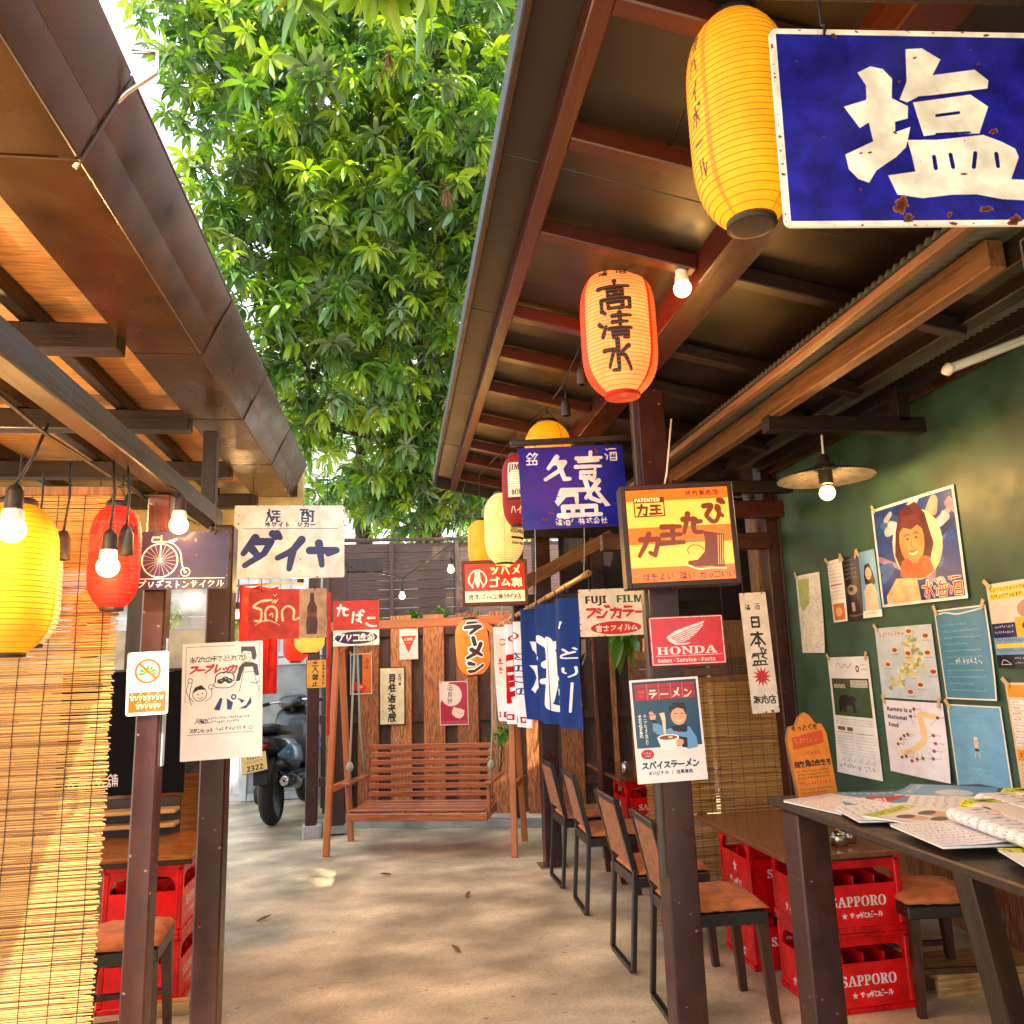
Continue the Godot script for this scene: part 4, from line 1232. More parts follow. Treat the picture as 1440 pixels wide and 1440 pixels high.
			for p in [Vector2(200, 30), Vector2(110, 130), Vector2(184, 150), Vector2(284, 150), Vector2(60, 210), Vector2(300, 250), Vector2(170, 360), Vector2(228, 320), Vector2(284, 60)]:
				c.disc(p, 20, Color(0.85, 0.78, 0.68), 18); c.disc(p, 14, Color(0.58, 0.30, 0.18), 11); c.scrawl(p.x - 20, p.y + 22, 40, 6, k)
		7:   # map with a heading
			c = Canvas.new(320, 400, Color(0.84, 0.84, 0.88))
			for l in [["Ramen is a", 60], ["National", 104], ["Food", 148]]:
				c.latin(l[0], 22, l[1], 31, Color(0.16, 0.16, 0.2), sans, 0.9)
			c.stroke([Vector2(270, 70), Vector2(210, 70), Vector2(220, 150), Vector2(210, 210), Vector2(140, 270), Vector2(90, 280)], 30, Color(0.86, 0.75, 0.55), true)
			for p in [Vector2(180, 40), Vector2(160, 80), Vector2(290, 76), Vector2(262, 170), Vector2(268, 210), Vector2(258, 250), Vector2(250, 290), Vector2(200, 296), Vector2(170, 306), Vector2(140, 320), Vector2(110, 300), Vector2(84, 310), Vector2(70, 240), Vector2(90, 210), Vector2(112, 190), Vector2(134, 180)]:
				c.disc(p, 11, Color(0.82, 0.76, 0.70), 12); c.disc(p, 8, Color(0.44, 0.28, 0.2), 8); c.scrawl(p.x + 14, p.y - 4, 22, 6, k); c.line(p, p.lerp(Vector2(190, 200), 0.35), 1, k)
		8:   # blue sheet with white handwriting
			c = Canvas.new(256, 360, Color(0.28, 0.50, 0.62))
			for j in 11:
				c.scrawl(34, 60 + j * 26, 180 if j % 3 else 120, 10, Color(0.55, 0.70, 0.78), 1.2)
			c.scrawl(80, 200, 120, 22, Color(0.86, 0.88, 0.88), 3)
			c.stroke([Vector2(6, 20), Vector2(60, 14), Vector2(130, 24), Vector2(250, 10)], 5, paper, true)
			c.rect(0, 0, 256, 6, paper); c.rect(0, 354, 256, 6, paper); c.rect(0, 0, 6, 360, paper); c.rect(250, 0, 6, 360, paper)
		9:   # pale blue with a small swimmer
			c = Canvas.new(256, 400, Color(0.40, 0.63, 0.78))
			c.disc(Vector2(128, 150), 10, Color(0.82, 0.82, 0.8), 9); c.poly([Vector2(116, 160), Vector2(140, 160), Vector2(136, 196), Vector2(120, 196)], Color(0.80, 0.72, 0.66)); c.rect(119, 194, 18, 14, Color(0.12, 0.12, 0.16)); c.line(Vector2(122, 208), Vector2(114, 236), 4, Color(0.8, 0.68, 0.6)); c.line(Vector2(134, 208), Vector2(138, 236), 4, Color(0.8, 0.68, 0.6))
			for j in 3:
				c.scrawl(30, 30 + j * 22, 150, 10, Color(0.33, 0.54, 0.70), 1.2)
			for j in 4:
				c.scrawl(70, 280 + j * 24, 110, 18, Color(0.52, 0.72, 0.84), 1.6)
			c.rect(0, 0, 256, 6, paper); c.rect(0, 394, 256, 6, paper); c.rect(0, 0, 6, 400, paper); c.rect(250, 0, 6, 400, paper)
		10:  # yellow and navy flyer
			c = Canvas.new(320, 448, Color(0.80, 0.77, 0.72))
			c.rect(14, 20, 290, 30, Color(0.85, 0.73, 0.12)); c.rect(14, 56, 200, 30, Color(0.85, 0.73, 0.12)); c.scrawl(20, 24, 270, 22, k, 3); c.scrawl(20, 60, 180, 22, k, 3)
			c.disc(Vector2(240, 150), 70, Color(0.66, 0.52, 0.44), 50); c.rect(0, 214, 150, 76, Color(0.11, 0.12, 0.30)); c.scrawl(12, 226, 120, 16, paper, 2); c.scrawl(12, 254, 120, 16, paper, 2)
			c.rect(150, 190, 170, 100, Color(0.88, 0.66, 0.08)); c.disc(Vector2(220, 236), 34, Color(0.2, 0.18, 0.16), 24); c.disc(Vector2(226, 234), 20, Color(0.85, 0.82, 0.78), 14)
			c.rect(0, 290, 320, 90, Color(0.42, 0.58, 0.72)); c.rect(10, 322, 300, 22, Color(0.85, 0.76, 0.2)); c.scrawl(16, 298, 280, 16, k, 2); c.scrawl(16, 352, 280, 16, k, 2); c.rect(0, 380, 320, 68, Color(0.08, 0.08, 0.14)); c.scrawl(110, 392, 190, 14, paper, 1.6); c.scrawl(110, 416, 190, 14, paper, 1.6); c.stroke([Vector2(24, 430), Vector2(40, 404), Vector2(64, 412), Vector2(86, 430), Vector2(24, 430)], 3, paper)
		_:   # menu card with a table of prices
			c = Canvas.new(256, 480, Color(0.80, 0.73, 0.60))
			c.rect(10, 10, 110, 50, Color(0.82, 0.56, 0.1)); c.rect(124, 10, 122, 50, Color(0.16, 0.36, 0.20)); c.rect(90, 64, 156, 200, Color(0.30, 0.31, 0.32))
			for j in 8:
				c.rect(12, 70 + j * 24, 74, 20, paper); c.scrawl(18, 74 + j * 24, 44, 12, Color(0.5, 0.3, 0.25), 1.6); c.scrawl(100, 74 + j * 24, 130, 10, Color(0.7, 0.7, 0.68), 1.3)
			c.rect(10, 274, 236, 44, Color(0.82, 0.56, 0.1)); c.scrawl(24, 284, 190, 24, k, 3)
			for j in 9:
				c.scrawl(20, 330 + j * 16, 210, 9, Color(0.4, 0.36, 0.32), 1.2)
	return c.done(kind + 3, 0.30 if kind == 4 else 0.10)

func art_menu_board() -> Texture2D:
	var c := Canvas.new(240, 480, Color(0.80, 0.46, 0.12))
	var k := Color(0.16, 0.09, 0.05)
	c.text("もっとくだ", 34, 66, 34, 5, k, Vector2(0.95, 0), 0.9, 0.2)
	c.poly([Vector2(28, 132), Vector2(216, 104), Vector2(214, 176), Vector2(26, 200)], Color(0.74, 0.28, 0.10)); c.scrawl(40, 140, 120, 30, Color(0.85, 0.55, 0.2), 3); c.scrawl(160, 118, 46, 40, Color(0.8, 0.16, 0.1), 5)
	c.scrawl(60, 214, 120, 26, Color(0.72, 0.14, 0.08), 4)
	c.text("焼き鳥の生きる", 14, 262, 34, 6, k, Vector2(0.92, 0))
	for j in 3:
		c.scrawl(22, 314 + j * 18, 190, 12, k, 1.7)
	c.scrawl(24, 376, 180, 22, Color(0.72, 0.14, 0.08), 3); c.scrawl(24, 410, 190, 12, k, 1.6); c.scrawl(24, 430, 150, 12, k, 1.6)
	return c.done(6, 0.15)

func art_plate_number() -> Texture2D:
	var c := Canvas.new(256, 192, Color(0.86, 0.74, 0.46))
	var k := Color(0.13, 0.1, 0.08)
	c.stroke([Vector2(76, 50), Vector2(66, 36), Vector2(80, 22), Vector2(94, 34), Vector2(92, 56)], 7, k, true); c.stroke([Vector2(112, 24), Vector2(126, 22), Vector2(128, 56), Vector2(110, 50)], 7, k, true); c.stroke([Vector2(150, 56), Vector2(150, 24), Vector2(176, 24), Vector2(176, 56)], 7, k, true)
	c.scrawl(44, 76, 160, 18, k, 2.4)
	c.latin("2322", 46, 172, 72, k, sans, 1.0, 4.0)
	c.rect(0, 0, 256, 5, k); c.rect(0, 187, 256, 5, k)
	return c.done()

func art_magazine(kind: int) -> Texture2D:
	var c := Canvas.new(256, 336, [Color(0.86, 0.86, 0.86), Color(0.74, 0.10, 0.12), Color(0.34, 0.56, 0.72), Color(0.86, 0.82, 0.78), Color(0.10, 0.13, 0.42)][kind])
	var k := Color(0.15, 0.14, 0.16)
	match kind:
		0:
			for j in 9:
				c.scrawl(16, 20 + j * 34, 220, 22, [k, Color(0.5, 0.5, 0.55), Color(0.7, 0.2, 0.2)][j % 3], 2.2)
		1:
			c.disc(Vector2(128, 168), 78, Color(0.9, 0.88, 0.86)); c.disc(Vector2(112, 160), 24, k, 18); c.disc(Vector2(150, 180), 20, k, 26); c.line(Vector2(100, 150), Vector2(160, 190), 10, k); c.text("日本の生", 24, 26, 48, 8, Color(0.92, 0.88, 0.86), Vector2(1.1, 0))
		2:
			c.disc(Vector2(120, 200), 70, Color(0.75, 0.82, 0.86)); c.scrawl(20, 24, 200, 40, Color(0.92, 0.92, 0.92), 6)
		3:
			c.rect(0, 0, 256, 60, Color(0.74, 0.78, 0.12)); c.scrawl(14, 10, 220, 40, k, 6)
			for p in [Vector2(80, 150), Vector2(180, 170), Vector2(120, 250)]:
				c.disc(p, 42, Color(0.80, 0.60, 0.48), 50); c.disc(p - Vector2(0, 30), 40, Color(0.22, 0.13, 0.1), 26)
			c.rect(10, 290, 230, 34, Color(0.78, 0.24, 0.2)); c.scrawl(16, 294, 210, 26, Color(0.92, 0.9, 0.88), 4)
		4:
			c.rect(30, 120, 180, 60, Color(0.72, 0.76, 0.84)); c.stroke([Vector2(20, 220), Vector2(120, 250), Vector2(230, 210)], 6, Color(0.85, 0.85, 0.88), true)
	return c.done()

# ---------------------------------------------------------------- lamps
func omni(parent: Node, at: Vector3, c: Color, energy: float, size := 0.04) -> void:
	var l := OmniLight3D.new()
	l.name = "lamp_light"
	l.light_color = c
	l.light_energy = energy
	l.light_size = size
	l.omni_range = 14.0
	l.omni_attenuation = 2.0
	l.shadow_enabled = true
	parent.add_child(l, true)
	l.position = at

func bulb(label: String, at: Vector3, top: Vector3, energy: float, r := 0.034, socket_dark := true, group := "bare bulbs hung on cords") -> Node3D:
	# at: centre of the glowing globe; top: where its cord is fixed
	var t := thing("light_bulb", label, "light bulb", at, Vector3.ZERO, group)
	var prof := []
	for k in 13:
		var a := PI * (k / 12.0) * 0.8 + PI * 0.2
		prof.append(Vector2(sin(a) * r, cos(a) * r))
	lathe(t, "globe", prof, M["bulb_glow"], Vector3.ZERO, Vector3.ZERO, 20)
	lathe(t, "base", [Vector2(r * 0.62, r * 1.55), Vector2(r * 0.72, r * 1.5), Vector2(r * 0.8, r * 0.8), Vector2(r * 0.6, r * 0.7)], M["lamp_base"], Vector3.ZERO, Vector3.ZERO, 16)
	lathe(t, "socket", [Vector2(0.004, r * 3.5), Vector2(r * 0.4, r * 3.3), Vector2(r * 0.62, r * 2.9), Vector2(r * 0.66, r * 1.6), Vector2(r * 0.5, r * 1.5)], M["socket"] if socket_dark else M["lamp_base"], Vector3.ZERO, Vector3.ZERO, 14)
	var a0 := Vector3(0, r * 3.4, 0)
	var b0 := top - at
	tube(t, "cord", [a0, a0.lerp(b0, 0.5) + Vector3(0.008, 0, 0.004), b0], 0.004, M["wire"], 6)
	omni(t, Vector3.ZERO, Color(1.0, 0.78, 0.48), energy)
	return t

func dead_socket(label: String, at: Vector3, top: Vector3) -> void:
	var t := thing("lamp_socket", label, "lamp socket", at, Vector3.ZERO, "empty sockets on the cord")
	lathe(t, "socket", [Vector2(0.003, 0.085), Vector2(0.012, 0.08), Vector2(0.02, 0.06), Vector2(0.022, 0.0), Vector2(0.012, 0.0)], M["socket"], Vector3.ZERO, Vector3.ZERO, 14)
	tube(t, "cord", [Vector3(0, 0.08, 0), (top - at) * 0.5 + Vector3(0.006, 0.04, 0), top - at], 0.0035, M["wire"], 6)

func lantern(label: String, at: Vector3, r: float, h: float, tex: Texture2D, glow: float, light: float, tint: Color, hang: Vector3, spin := 0.0, group := "", cap_dark := true, lean := 0.0) -> Node3D:
	var t := thing("paper_lantern", label, "lantern", at, Vector3(0, spin, lean), group)
	var prof := []
	var hoops := maxi(16, int(h / 0.0135))
	var n := hoops * 2
	for i in n + 1:
		var v := float(i) / n
		var e := absf(2.0 * v - 1.0)
		var rad := r * (1.0 - 0.56 * pow(e, 4.5)) * (1.0 + 0.012 * absf(sin(v * hoops * PI)))
		prof.append(Vector2(rad, h * (0.5 - v)))
	var m := StandardMaterial3D.new()
	m.albedo_texture = tex
	m.roughness = 0.7
	m.emission_enabled = true
	m.emission = Color(1, 1, 1)
	m.emission_operator = BaseMaterial3D.EMISSION_OP_MULTIPLY
	m.emission_texture = tex
	m.emission_energy_multiplier = glow
	var shade := lathe(t, "paper_shade", prof, m, Vector3.ZERO, Vector3.ZERO, 32)
	var st := SurfaceTool.new()
	st.begin(Mesh.PRIMITIVE_TRIANGLES)
	for k in range(1, hoops):
		var v := float(k) / hoops
		var rad := r * (1.0 - 0.56 * pow(absf(2.0 * v - 1.0), 4.5)) + 0.0006
		var ring_pts := []
		for s in 33:
			ring_pts.append(Vector3(sin(TAU * s / 32.0) * rad, h * (0.5 - v), cos(TAU * s / 32.0) * rad))
		add_tube(st, ring_pts, 0.0008, 4, false)
	var hm := StandardMaterial3D.new()
	hm.albedo_color = tint.darkened(0.45)
	hm.roughness = 0.7
	stuff(mi(shade, "hoops", finish(st), hm))
	var cap: Material = M["socket"] if cap_dark else M["red_cloth"]
	for s in [1.0, -1.0]:
		var cr := r * 0.47
		lathe(t, "cap", [Vector2(0.001, 0.012 * s + 0.004), Vector2(cr * 0.9, 0.012 * s + 0.004), Vector2(cr, 0.008), Vector2(cr, -0.008), Vector2(cr * 0.8, -0.01), Vector2(0.001, -0.01)], cap, Vector3(0, s * h * 0.5, 0), Vector3.ZERO, 28)
	var hg := hang - at
	tube(t, "hanger", [Vector3(-r * 0.42, h * 0.5, 0), Vector3(-r * 0.2, h * 0.5 + 0.045, 0), Vector3(0, h * 0.5 + 0.06, 0), Vector3(r * 0.2, h * 0.5 + 0.045, 0), Vector3(r * 0.42, h * 0.5, 0)], 0.0022, M["wire"], 5)
	tube(t, "cord", [Vector3(0, h * 0.5 + 0.06, 0), hg.lerp(Vector3(0, h * 0.5, 0), 0.4) + Vector3(0.004, 0, 0), hg], 0.003, M["wire"], 5)
	if light > 0.0:
		omni(t, Vector3.ZERO, tint, light, minf(r * 0.8, 0.1))
	return t

# ---------------------------------------------------------------- signs
func hooks(t: Node3D, xs: Array, y: float, up: float) -> void:
	for x in xs:
		tube(t, "hook", [Vector3(x, y - 0.012, 0.008), Vector3(x + 0.003, y + 0.006, 0.006), Vector3(x, y + 0.01, 0), Vector3(x, y + up, 0)], 0.0025, M["wire"], 5)

func sign_board(called: String, label: String, wd: float, hg: float, tex: Texture2D, edge: Material, at: Vector3, rot: Vector3, r := 0.012, depth := 0.008, hang := 0.0, rough := 0.3) -> Node3D:
	var t := thing(called, label, "sign", at, rot)
	plate(t, "enamel_plate", rounded(wd, hg, r), depth, printed(tex, rough), edge)
	if hang > 0.0:
		hooks(t, [-wd * 0.34, wd * 0.34], hg * 0.5, hang)
	return t

func light_box(called: String, label: String, wd: float, hg: float, dp: float, tex: Texture2D, at: Vector3, rot: Vector3, glow: float, light: float, frame: Material, hang: float) -> Node3D:
	var t := thing(called, label, "sign", at, rot)
	var m := StandardMaterial3D.new()
	m.albedo_texture = tex
	m.roughness = 0.25
	m.emission_enabled = true
	m.emission = Color(1, 1, 1)
	m.emission_operator = BaseMaterial3D.EMISSION_OP_MULTIPLY
	m.emission_texture = tex
	m.emission_energy_multiplier = glow
	plate(t, "lit_face", rounded(wd - 0.03, hg - 0.03, 0.01), 0.004, m, M["edge_white"], Vector3(0, 0, dp * 0.5 - 0.008))
	box(t, "case", Vector3(wd - 0.02, hg - 0.02, dp - 0.03), Vector3(0, 0, -0.01), frame)
	for s in [-1.0, 1.0]:
		box(t, "frame", Vector3(0.022, hg, dp), Vector3(s * (wd * 0.5 - 0.011), 0, 0), frame)
		box(t, "frame", Vector3(wd - 0.044, 0.022, dp), Vector3(0, s * (hg * 0.5 - 0.011), 0), frame)
	tube(t, "cord", [Vector3(-wd * 0.08, hg * 0.5, 0), Vector3(-wd * 0.05, hg * 0.5 + 0.06, 0.01), Vector3(0.02, hg * 0.5 + hang, 0)], 0.004, M["white_wire"], 6)
	if light > 0.0:
		var l := AreaLight3D.new()
		l.name = "face_light"
		l.area_size = Vector2(wd - 0.06, hg - 0.06)
		l.light_color = Color(1.0, 0.72, 0.36)
		l.light_energy = light
		l.shadow_enabled = true
		t.add_child(l)
		l.position = Vector3(0, 0, dp * 0.5 + 0.004)
		l.rotation_degrees = Vector3(0, 180, 0)
	return t

# ---------------------------------------------------------------- bamboo blind
func blind(label: String, x0: float, x1: float, y0: float, y1: float, z: float, sd: int) -> Node3D:
	var t := thing("bamboo_blind", label, "blind", Vector3((x0 + x1) * 0.5, y0, z))
	rng.seed = sd
	var wd := x1 - x0
	var hg := y1 - y0
	var st := SurfaceTool.new()
	st.begin(Mesh.PRIMITIVE_TRIANGLES)
	var y := 0.004
	while y < hg:
		var rr := rng.randf_range(0.0015, 0.0029)
		var px := -wd * 0.5 - rng.randf_range(0.0, 0.012)
		while px < wd * 0.5 - 0.02:
			var ln := minf(rng.randf_range(0.25, 1.1), wd * 0.5 + rng.randf_range(0.0, 0.012) - px)
			var c := Color(0.33, 0.17, 0.045).lerp(Color(0.52, 0.32, 0.105), rng.randf())
			if rng.randf() < 0.13:
				c = Color(0.21, 0.10, 0.03)
			c.a = 1.0
			st.set_color(c)
			var j := rng.randf_range(-0.0026, 0.0026)
			var k := rng.randf_range(-0.0026, 0.0026)
			var zz := rng.randf_range(-0.0022, 0.0022)
			add_tube(st, [Vector3(px, y + j, zz), Vector3(px + ln * 0.5, y + (j + k) * 0.5 + rng.randf_range(-0.002, 0.002), zz), Vector3(px + ln, y + k, zz)], rr, 5, false)
			px += ln
		y += rr * 1.72 + 0.0003
	stuff(mi(t, "reeds", finish(st), M["reed"]))
	var n := int(wd / 0.075)
	for i in n + 1:
		var xx := -wd * 0.5 + 0.03 + i * (wd - 0.06) / n
		var pts := []
		for k in 13:
			pts.append(Vector3(xx + 0.002 * sin(k * 1.7 + i), hg * k / 12.0, 0.0055))
		tube(t, "binding_string", pts, 0.0012, M["socket"], 4)
	box(t, "top_lath", Vector3(wd + 0.02, 0.03, 0.014), Vector3(0, hg + 0.012, 0), M["raw_wood"])
	return t

# ---------------------------------------------------------------- cushions and chairs
func cushion_mesh(wd: float, dp: float, hg: float, sd: int) -> ArrayMesh:
	var n := 14
	var nz := FastNoiseLite.new()
	nz.seed = sd
	nz.frequency = 3.0
	var st := SurfaceTool.new()
	st.begin(Mesh.PRIMITIVE_TRIANGLES)
	st.set_smooth_group(0)
	for side in [1.0, -1.0]:
		for j in n:
			for i in n:
				var c := []
				for o in [[0, 0], [1, 0], [1, 1], [0, 1]]:
					var u := float(i + o[0]) / n * 2.0 - 1.0
					var v := float(j + o[1]) / n * 2.0 - 1.0
					var f := pow(maxf(0.0, (1.0 - pow(absf(u), 3.5)) * (1.0 - pow(absf(v), 3.5))), 0.42)
					var pinch := 1.0 - 0.05 * (1.0 - f)
					c.append(Vector3(u * wd * 0.5 * pinch, side * hg * (0.62 if side > 0.0 else 0.25) * f + nz.get_noise_2d(u + side, v) * 0.012 * f, v * dp * 0.5 * pinch))
				if side > 0.0:
					quad(st, c[0], c[1], c[2], c[3])
				else:
					quad(st, c[3], c[2], c[1], c[0])
	return finish(st)

func tapered_leg(parent: Node, top: Vector3, foot: Vector3, a: float, b: float, m: Material) -> void:
	var st := start()
	var T := []
	var B := []
	for s in [[-1, -1], [1, -1], [1, 1], [-1, 1]]:
		T.append(top + Vector3(s[0] * a, 0, s[1] * a))
		B.append(foot + Vector3(s[0] * b, 0, s[1] * b))
	var mid := (top + foot) * 0.5
	for i in 4:
		face_out(st, [T[i], T[(i + 1) % 4], B[(i + 1) % 4], B[i]], mid)
	face_out(st, T, mid)
	face_out(st, B, mid)
	mi(parent, "leg", finish(st), m)

func chair(label: String, at: Vector3, turn: float) -> Node3D:
	# its sitter looks along local +x; the back stands at x = 0
	var t := thing("dining_chair", label, "chair", at, Vector3(0, turn, 0), "chairs along the tables")
	for s in [-1.0, 1.0]:
		var z: float = s * 0.18
		var side: Array = [Vector3(0.0, 0.012, z), Vector3(0.03, 0.38, z), Vector3(0.035, 0.47, z), Vector3(-0.045, 0.81, z)]
		for i in 3:
			beam(t, "back_post", side[i], side[i + 1] + (side[i + 1] - side[i]).normalized() * 0.006, 0.024, 0.030, M["black_metal"], 0.003)
		tapered_leg(t, Vector3(0.40, 0.40, s * 0.165), Vector3(0.425, 0.0, s * 0.175), 0.023, 0.016, M["table_leg"])
	beam(t, "foot_bar", Vector3(0.0, 0.012, -0.166), Vector3(0.0, 0.012, 0.166), 0.028, 0.023, M["black_metal"], 0.003)
	var back := part(t, "backrest")
	var seat := part(t, "seat")
	beam(back, "top_rail", Vector3(-0.043, 0.80, -0.166), Vector3(-0.043, 0.80, 0.166), 0.022, 0.032, M["black_metal"], 0.004)
	beam(back, "back_panel", Vector3(0.022, 0.50, 0), Vector3(-0.038, 0.782, 0), 0.335, 0.014, M["weave"], 0.003).transform.basis = along(Vector3(0.022, 0.50, 0), Vector3(-0.038, 0.782, 0), Vector3.RIGHT)
	box(seat, "seat_frame", Vector3(0.40, 0.05, 0.38), Vector3(0.225, 0.415, 0), M["black_metal"], Vector3.ZERO, 0.004)
	mi(seat, "seat_cushion", cushion_mesh(0.42, 0.40, 0.05, int(at.z * 100)), M["cushion"], Vector3(0.235, 0.452, 0))
	return t

func stool(label: String, at: Vector3, turn: float, h := 0.42, wd := 0.36) -> Node3D:
	var t := thing("stool", label, "stool", at, Vector3(0, turn, 0))
	for sx in [-1.0, 1.0]:
		for sz in [-1.0, 1.0]:
			tapered_leg(t, Vector3(sx * wd * 0.42, h - 0.04, sz * wd * 0.42), Vector3(sx * wd * 0.47, 0.0, sz * wd * 0.47), 0.022, 0.015, M["table_leg"])
	var seat := part(t, "seat")
	box(seat, "apron", Vector3(wd, 0.05, wd), Vector3(0, h - 0.025, 0), M["black_metal"], Vector3.ZERO, 0.004)
	for s in [-1.0, 1.0]:
		box(t, "stretcher", Vector3(wd * 0.84, 0.025, 0.018), Vector3(0, h * 0.4, s * wd * 0.45), M["table_leg"])
	mi(seat, "seat_cushion", cushion_mesh(wd + 0.03, wd + 0.03, 0.05, 77), M["cushion"], Vector3(0, h + 0.012, 0))
	return t

# ---------------------------------------------------------------- bottle crate
var crate_proto: Node3D
func crate(label: String, at: Vector3, turn := 0.0) -> Node3D:
	if crate_proto:
		var d: Node3D = crate_proto.duplicate()
		d.name = numbered("bottle_crate")
		add_child(d)
		d.position = at
		d.rotation_degrees = Vector3(0, turn, 0)
		d.set_meta("label", label)
		return d
	var t := thing("bottle_crate", label, "crate", at, Vector3(0, turn, 0), "red bottle crates")
	crate_proto = t
	var W := 0.445
	var D := 0.365
	var H := 0.312
	var R: Material = M["red_plastic"]
	var front := printed(art_crate(0), 0.32)
	var side := printed(art_crate(1), 0.32)
	for k in 4:
		var wd := W if k % 2 == 0 else D
		var off := (D if k % 2 == 0 else W) * 0.5
		var b := Basis(Vector3.UP, k * PI / 2)
		var p := plate(t, "side_panel", rounded(wd - 0.05, 0.178, 0.004), 0.008, front if k % 2 == 0 else side, R)
		p.transform = Transform3D(b, b * Vector3(0, 0.105, off - 0.012))
		# arched hand opening: panel above with rounded lower corners
		var arch := PackedVector2Array()
		var half := wd * 0.5 - 0.026
		arch.append_array([Vector2(-half, 0.0), Vector2(-half, 0.105), Vector2(half, 0.105), Vector2(half, 0.0), Vector2(half - 0.012, 0.0)])
		for a in 7:
			var an := PI * 0.5 * a / 6.0
			arch.append(Vector2(half - 0.012 - 0.055 * (1.0 - cos(an)), 0.02 + 0.05 * sin(an)))
		for a in 7:
			var an := PI * 0.5 * (6 - a) / 6.0
			arch.append(Vector2(-half + 0.012 + 0.055 * (1.0 - cos(an)), 0.02 + 0.05 * sin(an)))
		arch.append(Vector2(-half + 0.012, 0.0))
		plate(p, "hand_hold", arch, 0.008, R, R, Vector3(0, 0.085, -0.0005))
		var r1 := box(t, "rim", Vector3(wd - (0.0 if k % 2 == 0 else 0.026), 0.02, 0.012), Vector3.ZERO, R)
		r1.transform = Transform3D(b, b * Vector3(0, H - 0.010, off - 0.006))
		var r2 := box(t, "rim", Vector3(wd - (0.0 if k % 2 == 0 else 0.026), 0.022, 0.012), Vector3.ZERO, R)
		r2.transform = Transform3D(b, b * Vector3(0, 0.011, off - 0.006))
	for sx in [-1.0, 1.0]:
		for sz in [-1.0, 1.0]:
			box(t, "corner_post", Vector3(0.030, H - 0.045, 0.030), Vector3(sx * (W * 0.5 - 0.019), H * 0.5, sz * (D * 0.5 - 0.019)), R, Vector3.ZERO, 0.006)
	for i in 3:
		box(t, "divider", Vector3(0.006, 0.2, D - 0.05), Vector3((i - 1) * 0.1, 0.125, 0), R)
	box(t, "divider", Vector3(W - 0.05, 0.2, 0.006), Vector3(0, 0.125, 0.0), R)
	box(t, "bottom", Vector3(W - 0.03, 0.01, D - 0.03), Vector3(0, 0.012, 0), R)
	return t

# ---------------------------------------------------------------- corrugated sheet
func corrugated(x0: float, y0: float, x1: float, y1: float, z0: float, z1: float, pitch := 0.035, amp := 0.008) -> ArrayMesh:
	var st := SurfaceTool.new()
	st.begin(Mesh.PRIMITIVE_TRIANGLES)
	st.set_smooth_group(0)
	var n := int(absf(z1 - z0) / pitch * 6.0)
	for i in n:
		var za := lerpf(z0, z1, float(i) / n)
		var zb := lerpf(z0, z1, float(i + 1) / n)
		var ya := amp * sin(za / pitch * TAU)
		var yb := amp * sin(zb / pitch * TAU)
		quad(st, Vector3(x0, y0 + ya, za), Vector3(x1, y1 + ya, za), Vector3(x1, y1 + yb, zb), Vector3(x0, y0 + yb, zb))
		quad(st, Vector3(x0, y0 + yb - 0.002, zb), Vector3(x1, y1 + yb - 0.002, zb), Vector3(x1, y1 + ya - 0.002, za), Vector3(x0, y0 + ya - 0.002, za))
	return finish(st)

# ---------------------------------------------------------------- cloth
func cloth_mesh(wd: float, hg: float, folds: float, amp: float, phase: float, top_amp := 1.0, thick := 0.0015) -> ArrayMesh:
	var n := 48
	var m := 14
	var st := SurfaceTool.new()
	st.begin(Mesh.PRIMITIVE_TRIANGLES)
	st.set_smooth_group(0)
	var P := func(i: int, j: int) -> Vector3:
		var u := float(i) / n
		var v := float(j) / m
		var a := amp * lerpf(top_amp, 1.0, v)
		var zz := a * sin(u * folds * TAU + phase + 0.6 * sin(v * 2.2)) + a * 0.4 * sin(u * folds * 2.3 * TAU + v * 3.0)
		return Vector3((u - 0.5) * wd, -v * hg - 0.012 * (1.0 - v) * absf(sin(u * folds * PI)) , zz)
	for j in m:
		for i in n:
			for k in [[0, 0], [1, 0], [1, 1], [0, 0], [1, 1], [0, 1]]:
				st.set_uv(Vector2(float(i + k[0]) / n, float(j + k[1]) / m))
				st.add_vertex(P.call(i + k[0], j + k[1]))
	return finish(st)

